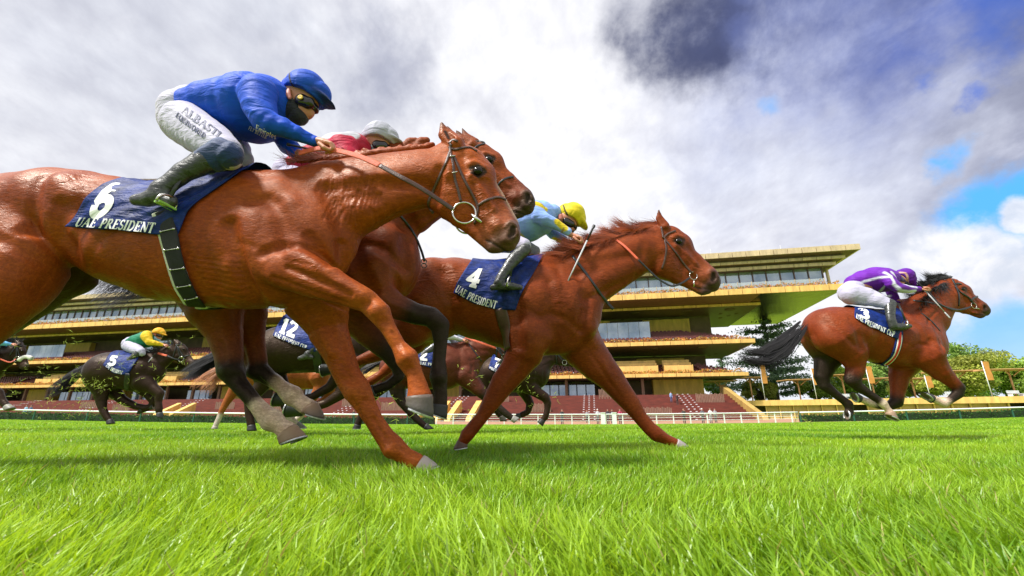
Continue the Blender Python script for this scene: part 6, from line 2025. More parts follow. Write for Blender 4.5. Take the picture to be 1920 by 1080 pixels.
SKIN = dict(S=np.array([.56, .24, .15]), L=np.array([.50, .17, .13]), H=np.array([.05, .03, .02]))
R6 = dict(
    head=[([(562, 178, 29), (570, 192, 26), (570, 206, 20)], 0, .86, 'S', .012), ([(571, 200, 12), (580, 213, 6.5)], 0, .6, 'S', .008), ([(556, 212, 18), (564, 220, 12)], 0, .8, 'S', .01),
          ([(541, 169, 4), (540, 176, 6), (543, 183, 4)], -.078, .5, 'L', .004), ([(541, 169, 4), (540, 176, 6), (543, 183, 4)], .078, .5, 'L', .004), ([(545, 190, 22), (520, 200, 24)], 0, .85, 'S', .02),
          ([(566, 222, 3), (572, 220, 3)], 0, 2.0, 'L', .003)],
    trunk=[([(520, 200, 26), (470, 205, 42), (400, 205, 34), (350, 215, 30)], 0, 1.1, 'S', .02)],
    arm_n=[(488, 180, 20, -.17), (494, 212, 15, -.19), (507, 230, 13, -.20), (548, 246, 9, -.17), (580, 260, 7.5, -.12), (592, 264, 6.6, -.10)],
    arm_f=[(520, 215, 20, .17), (533, 252, 15, .2), (542, 272, 12, .2), (556, 286, 9, .15), (572, 292, 6.6, .10)],
    leg_n=[(350, 228, 28, -.10), (403, 268, 26, -.19), (422, 286, 20, -.24), (372, 310, 16, -.27), (320, 343, 11, -.29), (300, 358, 11, -.295), (290, 372, 8, -.295)],
    leg_f=[(360, 228, 28, .10), (415, 258, 24, .15), (448, 288, 19, .18), (400, 315, 15, .20), (350, 345, 11, .20), (335, 362, 10, .20)],
    silks=[([(370, 207, 37, 0, 1.2), (400, 203, 45, 0, 1.15), (440, 204, 53, 0, 1.12), (473, 204, 60, 0, 1.15), (505, 200, 50, 0, 1.25), (530, 202, 26, 0, 1.2)], 0, 1.15, 'T', .012)],
    sleeve_n=[([(484, 176, 36, -.17), (486, 196, 31, -.19), (497, 224, 26, -.20), (508, 232, 22, -.20), (530, 239, 19, -.188), (556, 250, 15.5, -.16), (588, 264, 11.5, -.115)], -.17, .9, 'A', .012)],
    sleeve_f=[([(518, 212, 28, .17), (532, 250, 22, .2), (540, 272, 18, .2), (556, 287, 13, .15)], .17, .9, 'A', .012)],
    breeches=[([(362, 198, 34, 0, 1.1), (344, 212, 39, 0, 1.12), (342, 226, 38, 0, 1.1)], 0, 1.1, 'W', .012),
              ([(346, 230, 40, -.09), (374, 250, 39, -.13), (403, 268, 35, -.19), (424, 284, 29, -.235), (430, 298, 22, -.24)], -.1, .95, 'W', .012),
              ([(356, 226, 38, .09), (405, 252, 33, .14), (440, 280, 27, .18), (455, 298, 19, .18)], .1, .95, 'W', .012)],
    boot_n=[([(410, 290, 26, -.25), (388, 301, 26, -.26), (372, 309, 23, -.27), (345, 323, 20, -.28), (320, 342, 18, -.29), (301, 356, 19, -.295)], -.27, .85, 'K', .008), ([(300, 366, 19), (278, 372, 16), (256, 375, 12)], -.295, .8, 'K', .01), ([(300, 370, 16), (320, 378, 12)], -.295, .8, 'K', .01)],
    boot_f=[([(436, 296, 24), (405, 315, 22), (370, 335, 18), (340, 358, 17)], .20, .85, 'K', .008), ([(338, 368, 16), (355, 376, 13)], .20, .8, 'K', .01)],
    helmet=[([(553, 168, 24), (574, 171, 38), (592, 178, 28)], 0, 1.0, 'H', .012), ([(531, 200, 31), (562, 211, 35), (590, 226, 34)], 0, 3.0, 'H', .004, True), ([(598, 183, 11, 0, 2.4), (612, 190, 7, 0, 3.0), (624, 197, 3.2, 0, 4.0)], 0, 2.6, 'P', .006)],
    goggles=[([(564, 186, 12, -.062, .45), (578, 193, 12, -.045, .8), (587, 202, 9, 0, 1.6)], 0, 1, 'G', .006), ([(564, 186, 12, .062, .45), (578, 193, 12, .045, .8), (587, 202, 9, 0, 1.6)], 0, 1, 'G', .006)],
    mask=[([(541, 196, 21), (552, 207, 24), (560, 217, 19), (560, 222, 14)], 0, .92, 'K', .01), ([(537, 190, 18), (528, 198, 20)], 0, .95, 'K', .01)],
)
FP = dict(C=(255, 0, 0))


def make_rider(D, label, A, T=None, silk=(.02, .11, .62), sleeve=None, helmet=(.02, .11, .62), peak=None, h=.005, group='jockeys riding in the race', fold=.0045, pal=None,
               hands=((592, 264, 12, -.11, 1.0), (572, 291, 8, .10, 1.0)), gaiter=None, paints=(), brim=None, root_px=(345, 215), hz=1.0, fine=True, helm_paint=(), gog=(.015, .012, .01), mask=(.012, .012, .014), breeches=(.46, .43, .58)):
    rx = T(*root_px) if T else root_px
    p0 = P(rx[0], rx[1], D)
    root = empty('jockey', (p0.x, D, p0.z), label, 'person', group)
    sk = dict(SKIN)
    items = list(A['head']) + list(A['trunk']) + [(A[k], 0, .95, 'S', .008) for k in ('arm_n', 'arm_f', 'leg_n', 'leg_f')]
    ch = mk(D, items, T)
    for hx, hy, ha, hzz, hk in hands:
        ch += mk(D, [(pts, 0, sq, 'S', k) for pts, sq, k in hand_chains(hx, hy, ha, hzz, hk)], T)
    sculpt('body', ch, h * .8, sk, M['skin'], root)
    sp = dict(T=np.array(silk), A=np.array(sleeve or silk))
    if pal: sp.update({k: np.array(v) for k, v in pal.items()})
    Tp = (lambda pts: [T(*q) for q in pts]) if T else (lambda pts: pts)
    tk = T.k if T else 1
    sil = sculpt('silks', mk(D, A['silks'] + A['sleeve_n'] + A['sleeve_f'], T), h, sp, M['silk'], root, noise=folds(fold, 34, [(1, 0, -.5), (.5, .3, 1), (-.2, 0, 1)], 5),
                 paint=[(Tp(p[0]), p[1] * tk) + tuple(p[2:]) for p in paints])
    br = sculpt('breeches', mk(D, A['breeches'], T), h, dict(W=np.array(breeches)), M['breeches'], root, noise=folds(fold * .6, 44, [(.8, 0, 1), (1, 0, .2)], 8))
    bp = dict(K=np.array((.020, .021, .020)))
    for b in ('boot_n', 'boot_f'):
        bt = sculpt('boot', mk(D, A[b], T), h, bp, M['boot_attr'], root, noise=folds(fold * .55, 60, [(1, 0, -.6), (.4, 0, 1)], 9))
        if gaiter is not None and b == 'boot_n':
            sculpt('gaiter', mk(D, [([(428, 291, 27), (418, 287, 29), (398, 297, 28), (388, 302, 26)], -.255, .9, 'K', .006)], T), h, dict(K=np.array(gaiter)), M['breeches'], root, noise=folds(.003, 70, [(1, 0, -.6)], 2))
    sculpt('helmet', mk(D, A['helmet'], T), h * .8, dict(H=np.array(helmet), P=np.array(peak or helmet), O=np.array((.75, .42, .28)), K=np.array((.01, .01, .012))), M['silk'], root, noise=folds(.0022, 70, [(1, 0, .4), (0, 0, 1)], 3),
           paint=[(Tp(p[0]), p[1] * tk) + tuple(p[2:]) for p in helm_paint])
    sculpt('goggles', mk(D, A['goggles'], T), h * .7, dict(G=np.array(gog)), M['gloss'], root)
    if mask is not None:
        sculpt('face_mask', mk(D, A['mask'], T), h * .8, dict(K=np.array(mask)), M['breeches'], root, noise=folds(.001, 90, [(1, 0, .4)], 3))
    return dict(root=root, silks=sil, breeches=br, D=D)


def mat_silk(name):
    m, T, b = new_mat(name)
    at = T.n('ShaderNodeAttribute', attribute_name='tint').outputs['Color']
    tc = T.n('ShaderNodeTexCoord').outputs['Object']
    mp = T.n('ShaderNodeMapping', {'Vector': tc, 'Rotation': (0.3, 0.9, 0), 'Scale': (0.5, 1, 2.0)}).outputs[0]
    f = T.noise(mp, 9, 3, 0.45, dist=1.0)
    f2 = T.noise(tc, 24, 3, 0.5, dist=0.6)
    c = T.mix(T.maprange(f, 0.35, 0.65), T.mix(1.0, at, (0.80, 0.80, 0.84), 'MULTIPLY'), at)
    hgt = T.math('ADD', T.math('MULTIPLY', f, 2.0), T.math('MULTIPLY', f2, 0.5))
    bp = T.n('ShaderNodeBump', {'Strength': 0.5, 'Distance': 0.014, 'Height': hgt})
    setp(T, b, col=c, rough=0.6, sheen=0.03, normal=bp.outputs[0], spec=0.22)
    return m


M['silk'] = mat_silk('racing_silk')
M['breeches'] = mat_cloth('breeches_cloth', None, 0.62, foldb=0.7, fscale=20)
M['gloss'] = mat_attr('goggle_plastic', 0.12, 0.6, 0.0)
m_, T_, b_ = new_mat('boot_surface')
at_ = T_.n('ShaderNodeAttribute', attribute_name='tint').outputs['Color']
tc_ = T_.n('ShaderNodeTexCoord').outputs['Object']
f_ = T_.noise(T_.n('ShaderNodeMapping', {'Vector': tc_, 'Rotation': (0, .7, 0), 'Scale': (1, 1, 2.2)}).outputs[0], 30, 5, 0.6, dist=1.0)
bp_ = T_.n('ShaderNodeBump', {'Strength': 0.5, 'Distance': 0.008, 'Height': f_})
setp(T_, b_, col=T_.mix(T_.maprange(f_, .45, .7), at_, (.07, .075, .065)), rough=T_.maprange(f_, .3, .7, .22, .5), normal=bp_.outputs[0], coat=.2)
M['boot_attr'] = m_

BLUE = (.004, .075, .60)
RD = {}
RD[6] = make_rider(2.05, 'jockey in royal blue silks and cap crouched over horse number 6', R6, silk=BLUE, helmet=(.006, .075, .55), peak=(.012, .03, .12), gaiter=(.012, .035, .14), h=.0048,
                   helm_paint=[([(547, 134), (548, 150), (552, 167)], 1.8, 'K', 1.98)])
Y4, L4 = np.array([.85, .62, .02]), np.array([.30, .46, .95])
R4 = dict(R6)
R4.update(
    head=[([(1062, 410, 17), (1067, 419, 15), (1068, 427, 11)], 0, .86, 'S', .012), ([(1068, 424, 7), (1074, 431, 4)], 0, .6, 'S', .008), ([(1050, 405, 4)], -.078, .5, 'L', .004), ([(1052, 412, 13), (1036, 404, 14)], 0, .85, 'S', .02), ([(1052, 404, 3), (1051, 409, 4)], -.08, .5, 'L', .004)],
    trunk=[([(1035, 402, 14), (995, 418, 22), (950, 435, 18), (930, 448, 16)], 0, 1.1, 'S', .02)],
    arm_n=[(1005, 392, 12, -.17), (1014, 406, 9, -.19), (1024, 412, 8, -.20), (1048, 424, 6, -.18), (1064, 435, 5.6, -.16), (1072, 441, 5.0, -.15)],
    arm_f=[(1018, 412, 12, .17), (1038, 436, 9, .2), (1052, 448, 7, .18), (1066, 456, 5.5, .12)],
    leg_n=[(930, 452, 17, -.10), (962, 456, 13, -.20), (983, 463, 9, -.27), (962, 486, 8, -.30), (945, 507, 6, -.33), (936, 524, 5, -.34), (935, 532, 5, -.34)],
    leg_f=[(935, 452, 17, .10), (975, 460, 13, .15), (1002, 472, 9, .18), (985, 490, 9, .20), (970, 515, 7, .20)],
    silks=[([(938, 436, 22), (962, 426, 29), (990, 417, 36), (1012, 409, 32), (1034, 402, 19), (1042, 399, 13)], 0, 1.2, 'T', .012)],
    sleeve_n=[([(1004, 392, 17, -.17), (1010, 404, 15, -.19), (1022, 412, 13, -.20), (1042, 421, 11, -.185), (1064, 434, 8.2, -.16)], -.17, .9, 'A', .012)],
    sleeve_f=[([(1018, 414, 14, .17), (1038, 438, 11.5, .2), (1056, 450, 9, .17)], .17, .9, 'A', .012)],
    breeches=[([(942, 440, 20, 0, 1.1), (930, 450, 22, 0, 1.1)], 0, 1.1, 'W', .012), ([(932, 454, 22, -.09), (960, 456, 19, -.19), (982, 460, 14, -.26)], -.1, .95, 'W', .012), ([(935, 452, 21, .09), (975, 460, 17, .15), (1002, 471, 11, .18)], .1, .95, 'W', .012)],
    boot_n=[([(984, 468, 13, -.28), (964, 486, 13, -.30), (950, 504, 10, -.33), (940, 520, 10, -.34), (935, 532, 10, -.345)], -.30, .85, 'K', .008), ([(924, 539, 6), (945, 537, 8), (962, 537, 8), (976, 539, 5)], -.345, .8, 'K', .008)],
    boot_f=[([(1000, 478, 11), (985, 492, 11), (972, 512, 9)], .20, .85, 'K', .008), ([(970, 520, 8), (985, 523, 6)], .20, .8, 'K', .008)],
    helmet=[([(1062, 398, 17), (1074, 402, 23), (1082, 409, 17)], 0, 1.0, 'H', .012), ([(1044, 420, 18), (1064, 431, 21), (1080, 441, 18)], 0, 3.0, 'H', .004, True), ([(1089, 415, 8, 0, 2.0), (1095, 422, 5, 0, 2.6), (1100, 428, 2.2, 0, 4.0)], 0, 2.6, 'P', .006)],
    goggles=[([(1062, 414, 7, -.06, .5), (1071, 420, 7, -.045, .8), (1077, 427, 5, 0, 1.6)], 0, 1, 'G', .006), ([(1062, 414, 7, .06, .5), (1071, 420, 7, .045, .8), (1077, 427, 5, 0, 1.6)], 0, 1, 'G', .006)],
    mask=[([(1056, 422, 11), (1064, 430, 10), (1070, 432, 7)], 0, .92, 'K', .01)],
)
RD[4] = make_rider(3.44, 'jockey in light blue and yellow silks with yellow cap on horse number 4', R4, silk=L4, helmet=(.82, .64, .02), pal=dict(Y=Y4, C=(.35, .22, .12)), h=.0075,
                   hands=((1072, 441, 18, -.15, .62), (1066, 456, 10, .11, .6)), root_px=(930, 450), mask=(.05, .03, .025),
                   helm_paint=[([(1056, 382), (1060, 396), (1068, 410)], 1.3, 'K', 3.36)], paints=[([(962, 436), (985, 446), (1005, 450)], 9, 'Y', 3.3), ([(1003, 391), (1022, 396)], 5, 'Y', 3.3), ([(1040, 442), (1052, 450)], 7, 'Y', 3.5), ([(1058, 425), (1052, 434)], 1.6, 'C', 3.2)])
PU, WH = np.array([.15, .015, .36]), np.array([.70, .68, .80])
R3 = dict(R6)
R3.update(
    head=[([(1692, 517, 10.5), (1689, 524, 10), (1687, 531, 7)], 0, .86, 'S', .012), ([(1682, 519, 4), (1684, 515, 4)], -.078, .5, 'L', .004), ([(1690, 530, 4.5), (1697, 535, 3)], 0, .7, 'S', .006), ([(1684, 521, 9), (1674, 520, 10)], 0, .85, 'S', .02)],
    trunk=[([(1668, 522, 12), (1645, 527, 16), (1612, 535, 14), (1595, 547, 13)], 0, 1.1, 'S', .02)],
    arm_n=[(1663, 518, 8, -.17), (1672, 533, 7, -.22), (1684, 540, 6.5, -.22), (1702, 543, 5, -.2), (1720, 542, 3.6, -.16), (1727, 541, 3.2, -.15)],
    arm_f=[(1668, 528, 9, .17), (1672, 548, 7, .2), (1680, 562, 5, .2), (1692, 564, 3.6, .12), (1697, 563, 3.2, .1)],
    leg_n=[(1598, 552, 13, -.10), (1640, 560, 10, -.20), (1667, 570, 7, -.27), (1669, 588, 5.5, -.30), (1672, 602, 4, -.31), (1675, 609, 4, -.31)],
    leg_f=[(1600, 552, 13, .10), (1645, 562, 10, .15), (1672, 572, 7, .18), (1675, 590, 6, .20), (1680, 606, 5, .20)],
    silks=[([(1600, 530, 14), (1618, 526, 19), (1638, 525, 24), (1654, 525, 23), (1668, 521, 15)], 0, 1.2, 'T', .012)],
    sleeve_n=[([(1662, 516, 13, -.17), (1671, 531, 11, -.21), (1683, 539, 10, -.22), (1701, 542.5, 8, -.2), (1723, 542, 5.2, -.16)], -.19, .9, 'A', .012)],
    sleeve_f=[([(1666, 530, 11, .17), (1672, 550, 8.5, .2), (1680, 564, 7, .2), (1688, 564, 5.5, .15)], .17, .9, 'A', .012)],
    breeches=[([(1600, 541, 17, 0, 1.1), (1594, 549, 19.5, 0, 1.1)], 0, 1.1, 'W', .012), ([(1597, 552, 20, -.09), (1622, 556, 18, -.13), (1646, 563, 14, -.21), (1666, 571, 10.5, -.27)], -.1, .95, 'W', .012), ([(1600, 552, 18, .09), (1640, 560, 15, .14), (1670, 571, 10, .18)], .1, .95, 'W', .012)],
    boot_n=[([(1669, 570, 10, -.28), (1669, 588, 8, -.31), (1671, 601, 8, -.32), (1674, 609, 8, -.32)], -.30, .85, 'K', .008), ([(1674, 612, 7), (1692, 613, 7), (1706, 611, 4)], -.32, .8, 'K', .008)],
    boot_f=[([(1674, 572, 9), (1676, 590, 7), (1680, 606, 7)], .20, .85, 'K', .008), ([(1681, 610, 6), (1694, 612, 5)], .20, .8, 'K', .008)],
    helmet=[([(1690, 517, 12), (1698, 517, 14.5), (1703, 523, 12)], 0, 1.0, 'H', .012), ([(1680, 528, 12), (1686, 536, 13)], 0, 3.0, 'H', .004, True), ([(1707, 526, 5, 0, 2.0), (1710, 532, 3.4, 0, 2.8), (1712, 537, 1.6, 0, 4.0)], 0, 2.6, 'P', .006)],
    goggles=[([(1686, 519, 4.6, -.055, .6), (1691, 524, 4.6, -.045, .8), (1696, 530, 3.4, 0, 1.6)], 0, 1, 'G', .006), ([(1686, 519, 4.6, .055, .6), (1691, 524, 4.6, .045, .8), (1696, 530, 3.4, 0, 1.6)], 0, 1, 'G', .006)],
    mask=[([(1692, 530, 6), (1699, 533, 5.5), (1704, 536, 4)], 0, .95, 'K', .01)],
)
RD[3] = make_rider(5.2, 'jockey in purple and white striped silks holding a grey whip, on horse number 3', R3, silk=PU, helmet=(.12, .012, .30), pal=dict(W=WH, O=(.75, .42, .28)), h=.010, fold=.005,
                   hands=((1727, 541, -6, -.15, .44), (1697, 563, -8, .09, .44)), root_px=(1598, 550), gog=(.10, .08, .20),
                   paints=[([(1612, 533), (1630, 524), (1652, 519), (1664, 522), (1668, 534)], 2.1, 'W', 5.0), ([(1666, 512), (1676, 522), (1688, 533), (1702, 538), (1718, 539)], 2.2, 'W', 5.0),
                           ([(1668, 536), (1682, 548), (1700, 549), (1716, 546)], 2.6, 'W', 5.0), ([(1656, 512), (1664, 520)], 2.0, 'W', 5.0)],
                   helm_paint=[([(1684, 507), (1698, 512), (1708, 528)], 1.5, 'O', 5.12)])
# riders further back share one crouch
GR5 = dict(T=np.array([.015, .22, .12]), A=np.array([.80, .52, .02]))
def tmpl(pel, head): return Sim((345, 215), (575, 180), pel, head)
RD[5] = make_rider(9.1, 'jockey in green body and yellow sleeves with orange cap on horse number 5', R6, tmpl((241, 645), (298, 626)), silk=(.015, .20, .11), sleeve=(.80, .52, .02), helmet=(.85, .42, .02), h=.013, fold=.006, gaiter=None, mask=(.30, .55, .70), fine=False)
RD[0] = make_rider(2.66, 'jockey in red and grey silks with pale grey cap behind the neck of number 6', R6, Sim((345, 215), (575, 180), (545, 330), (714, 264)), silk=(.42, .008, .03), sleeve=(.55, .010, .05), helmet=(.44, .44, .50), h=.008,
                   pal=dict(G=(.50, .50, .52)), paints=[([(505, 150), (470, 138), (440, 140)], 22, 'G', 2.5)], gaiter=None)
RD[12] = make_rider(6.3, 'jockey with black boots on horse number 12, mostly hidden by the front legs', R6, tmpl((588, 612), (668, 592)), silk=(.03, .03, .05), helmet=(.03, .03, .04), h=.013, breeches=(.40, .36, .36))
RD[22] = make_rider(7.2, 'jockey in white silks holding orange reins on the bay with cloth number 2', R6, tmpl((790, 632), (858, 612)), silk=(.62, .60, .70), helmet=(.6, .6, .66), h=.012, fold=.007, pal=dict(V=(.09, .03, .20)), paints=[([(480, 150), (500, 200)], 8, 'V', 7.0)])
RD[7] = make_rider(8.6, 'jockey in pale silks behind the chest of horse number 4', R6, tmpl((938, 648), (995, 632)), silk=(.6, .6, .66), helmet=(.6, .6, .66), h=.014)
RD[1] = make_rider(8.9, 'jockey in light blue silks and white cap at the left edge', R6, tmpl((-42, 650), (12, 626)), silk=(.16, .48, .78), helmet=(.62, .64, .80), h=.014, fold=.006)

# ---------------------------------------------------------------- tack
def patch_for(k, rows, nu, nv, off=.012, wr=.005, seed=1, mat='navy'):
    h = H[k]
    c = cloth_patch(h['bvh'], h['D'], rows, nu, nv, off, 'saddle_cloth', M[mat], h['root'], thick=.005, wrinkle=wr, seed=seed)
    return c, bvh_of(c)


def fit(b, D, text, base, cap, off, parent, name='lettering', bold=1.0, mat='white_print', sub=.12):
    return lettering(b, D, text, (base, cap), off, name, M[mat], parent, bold, sub)


c6, b6 = patch_for(6, [[(238, 334), (300, 347), (360, 341), (420, 326), (480, 305)], [(196, 348), (250, 366), (310, 378), (360, 368), (410, 350), (446, 330)],
                       [(168, 372), (225, 388), (290, 396), (330, 392), (372, 380)], [(150, 400), (220, 407), (290, 413), (326, 412), (354, 402)], [(131, 427), (212, 432), (287, 440), (322, 442), (336, 444)]], 64, 46, .014, .008, 3)
fit(b6, 2.05, 'UAE PRESIDENT', [(138, 424), (212, 429), (286, 437)], [(148, 408), (216, 411), (293, 418)], .004, c6, bold=1.25)
fit(b6, 2.05, '6', [(160, 405), (200, 407)], [(188, 346), (236, 346)], .004, c6, 'number', bold=1.1, sub=.05)
c4, b4 = patch_for(4, [[(884, 490), (930, 493), (980, 487), (1019, 479)], [(868, 513), (915, 520), (965, 518), (1006, 503)], [(857, 532), (905, 546), (950, 550), (984, 540)], [(851, 549), (888, 569), (926, 579), (966, 582)]], 54, 38, .012, .006, 5)
fit(b4, 3.44, 'UAE PRESIDENT', [(852, 546), (872, 559), (899, 571), (929, 579)], [(859, 534), (879, 547), (905, 558), (933, 565)], .005, c4, bold=1.25)
fit(b4, 3.44, '4', [(868, 534), (895, 541)], [(884, 502), (910, 503)], .005, c4, 'number', bold=1.2, sub=.05)
c3, b3 = patch_for(3, [[(1603, 575), (1640, 583), (1670, 584), (1688, 581)], [(1601, 587), (1640, 600), (1672, 604), (1697, 598)], [(1603, 597), (1630, 613), (1658, 625), (1688, 640)]], 46, 30, .012, .006, 7)
fit(b3, 5.2, 'UAE PRESIDENT CUP', [(1605, 596), (1629, 611), (1655, 623), (1676, 632)], [(1606, 588), (1632, 602), (1658, 614), (1679, 622)], .006, c3, bold=1.35)
fit(b3, 5.2, '3', [(1608, 592), (1632, 600)], [(1606, 577), (1632, 581)], .006, c3, 'number', bold=1.2, sub=.05)
c5, b5 = patch_for(5, [[(208, 662), (235, 666), (262, 668)], [(200, 673), (225, 684), (252, 684)], [(194, 685), (214, 700), (240, 704)]], 26, 18, .015, .006, 9)
fit(b5, 9.1, '5', [(199, 683), (215, 687)], [(207, 665), (223, 668)], .010, c5, 'number', bold=1.2, sub=.08)
fit(b5, 9.1, 'UAE PRESIDENT', [(197, 689), (214, 698), (228, 702)], [(200, 684), (217, 692), (231, 696)], .010, c5, bold=1.2, sub=.3)
c12, b12 = patch_for(12, [[(531, 592), (560, 598), (600, 606)], [(520, 610), (550, 622), (598, 636)], [(512, 630), (550, 646), (592, 660)]], 34, 24, .014, .006, 11)
fit(b12, 6.3, '12', [(521, 623), (553, 635)], [(533, 595), (563, 604)], .008, c12, 'number', bold=1.1, sub=.06)
fit(b12, 6.3, 'UAE PRESIDENT CUP', [(514, 630), (542, 643), (573, 655)], [(517, 623), (545, 636), (576, 648)], .008, c12, bold=1.1, sub=.25)
c22, b22 = patch_for(22, [[(779, 651), (800, 651), (832, 650)], [(782, 668), (805, 671), (834, 671)], [(787, 683), (808, 690), (836, 692)]], 28, 20, .014, .006, 13)
fit(b22, 7.2, '2', [(785, 675), (803, 677)], [(785, 655), (802, 656)], .009, c22, 'number', bold=1.1, sub=.08)
fit(b22, 7.2, 'UAE PRESIDENT', [(787, 683), (836, 689)], [(787, 678), (836, 684)], .009, c22, bold=1.1, sub=.3)
c7, b7 = patch_for(7, [[(924, 665), (936, 667), (954, 671)], [(920, 678), (934, 684), (952, 690)], [(916, 691), (930, 699), (948, 704)]], 26, 18, .014, .006, 15)
fit(b7, 8.6, '7', [(923, 688), (936, 692)], [(927, 670), (940, 673)], .010, c7, 'number', bold=1.1, sub=.08)
fit(b7, 8.6, 'PRESIDENT', [(917, 692), (948, 703)], [(918, 687), (949, 698)], .010, c7, bold=1.1, sub=.3)

# writing on the clothes of the nearest jockey
bb = bvh_of(RD[6]['breeches']); bs = bvh_of(RD[6]['silks'])
fit(bb, 2.05, 'ALBASTI', [(338, 209), (371, 233), (409, 257)], [(345, 197), (377, 219), (417, 249)], .006, RD[6]['breeches'], mat='navy_print', bold=1.25)
fit(bb, 2.05, 'EQUIWORLD', [(328, 218), (353, 239), (382, 259)], [(333, 209), (358, 230), (387, 251)], .006, RD[6]['breeches'], mat='navy_print', bold=1.25)
fit(bs, 2.05, 'Emirates', [(478, 244), (517, 262)], [(480, 233), (520, 252)], .005, RD[6]['silks'], bold=1.1)
fit(bs, 2.05, 'FLY BETTER', [(465, 243), (499, 261)], [(468, 236), (502, 255)], .005, RD[6]['silks'], bold=1.0)


def girth(k, path, w, mat, off=.010, t=.006, fleece=None, studs=()):
    h = H[k]; D = h['D']
    g = strap(h['bvh'], D, [path], RM(w, *path[0], D - .2), t, 'girth', M[mat], h['root'], True, 5, off, 3)
    if fleece:
        s = strap(h['bvh'], D, [[(x + fleece[1], y) for x, y in path]], RM(fleece[0], *path[0], D - .2), t * 1.6, 'girth_fleece', M['fleece'], g, True, 5, off * .5, 3)
    if studs:
        for a, b in studs:
            mb = MB()
            for q in (a, b):
                hh = shoot(h['bvh'], *q)
                if hh: mb.tube([hh[0] + hh[1] * (off + .002), hh[0] + hh[1] * (off + .011)], .0055, 8)
            pts, _ = drape(h['bvh'], [a, b], D, 4, off + .008, 1)
            mb.tube(pts, .0022, 6)
            mb.build('girth_buckle', M['steel'], g, True)
    return g


girth(6, [(311, 398), (321, 440), (333, 488), (349, 535), (370, 570)], 31, 'black_web', .014, .008, (34, -5), [((309, 437), (331, 432)), ((316, 470), (339, 467)), ((326, 505), (349, 502)), ((339, 535), (361, 532)), ((352, 556), (375, 553))])
girth(4, [(938, 578), (947, 612), (953, 655)], 22, 'leather_brown', .010, .006)
g3 = girth(3, [(1684, 612), (1684, 640), (1675, 667), (1656, 686)], 13, 'navy', .012, .006)
strap(H[3]['bvh'], 5.2, [[(1685, 612), (1685, 640), (1676, 667), (1657, 686)]], .048, .004, 'girth_stripe', M['white_print'], g3, True, 4, .0175, 3)
red_m = mat_plain('red_webbing', (.62, .02, .02), .6, .1)
strap(H[3]['bvh'], 5.2, [[(1685, 612), (1685, 640), (1676, 667), (1657, 686)]], .026, .004, 'girth_red_stripe', red_m, g3, True, 4, .020, 3)
girth(12, [(590, 655), (596, 680), (600, 700)], 16, 'leather_black', .012, .006)
girth(5, [(240, 700), (238, 718), (236, 732)], 9, 'leather_black', .012, .006)
girth(22, [(828, 690), (830, 708), (832, 726)], 11, 'leather_black', .012, .006)
girth(7, [(955, 695), (958, 715), (960, 732)], 9, 'leather_black', .012, .006)


def saddle(k, st, mat='leather_black'):
    h = H[k]
    sculpt('saddle', [Chain(h['D'], st, sq=2.4, c='K', k=.01)], RM(3, st[0][0], st[0][1], h['D']), dict(K=np.array([.03, .016, .012])), M['coat'], h['root'])


saddle(6, [(272, 346, 7), (300, 346, 7), (350, 344, 8), (410, 328, 8), (450, 314, 7)])
saddle(4, [(902, 491, 4), (925, 492, 4), (960, 489, 5), (1000, 482, 4)])
saddle(3, [(1612, 578, 2.5), (1640, 582, 3), (1670, 583, 3), (1692, 580, 3)])
for k, st in ((5, [(215, 663, 2), (258, 667, 2)]), (12, [(545, 594, 3), (600, 604, 3)]), (22, [(790, 650, 3), (836, 648, 3)]), (7, [(930, 664, 2.5), (955, 669, 2.5)]), (1, [(-90, 660, 2.5), (-50, 662, 2.5)])):
    saddle(k, st)


def bridle(k, paths, w, t, mat, rng=None, ring_r=None, bit=None, step=3):
    h = H[k]; D = h['D']
    br = strap(h['bvh'], D, paths, w, t, 'bridle', M[mat], h['root'], True, step, t * .8, 2)
    if rng:
        hh = shoot(h['bvh'], *rng)
        y = (hh[0].y - .012) if hh else D - .07
        for sg in (0, 1):
            mb = MB()
            c = P(rng[0], rng[1], y)
            if sg: c = Vector((c.x, 2 * D - c.y, c.z))
            ring(mb, c, (.12, -1, 0), RM(ring_r, *rng, D), RM(ring_r, *rng, D) * .085)
            if bit:
                a, b = [P(q[0], q[1], y + .004) for q in bit]
                if sg: a, b = [Vector((q.x, 2 * D - q.y, q.z)) for q in (a, b)]
                mb.tube([a, (a + b) / 2, b], [RM(3.2, *rng, D) * ring_r / 21, RM(3.8, *rng, D) * ring_r / 21, RM(2.4, *rng, D) * ring_r / 21], 8)
            mb.build('bit_ring', M['steel'], br, True)
    return br


def rein(k, segs, parent):
    """segs: (px path with lateral offset, w, mat)"""
    h = H[k]; D = h['D']
    for name, path, w, mat in segs:
        cp = interp_path([(x, y) for x, y, z in path], 4)
        zs = np.interp(np.linspace(0, 1, len(cp)), np.linspace(0, 1, len(path)), [z for _, _, z in path])
        pts = [P(q[0], q[1], D + z) for q, z in zip(cp, zs)]
        # keep the rein outside the coat
        out = []
        for q, p in zip(cp, pts):
            hh = shoot(h['bvh'], *q)
            if hh and hh[0].y - .008 < p.y: p = P(q[0], q[1], hh[0].y - .010)
            out.append(p)
        mb = MB()
        ribbon(mb, smooth_pts(out, 3), [Vector((0, -1, .15))] * len(out), w, .005)
        mb.build(name, M[mat], parent, True)


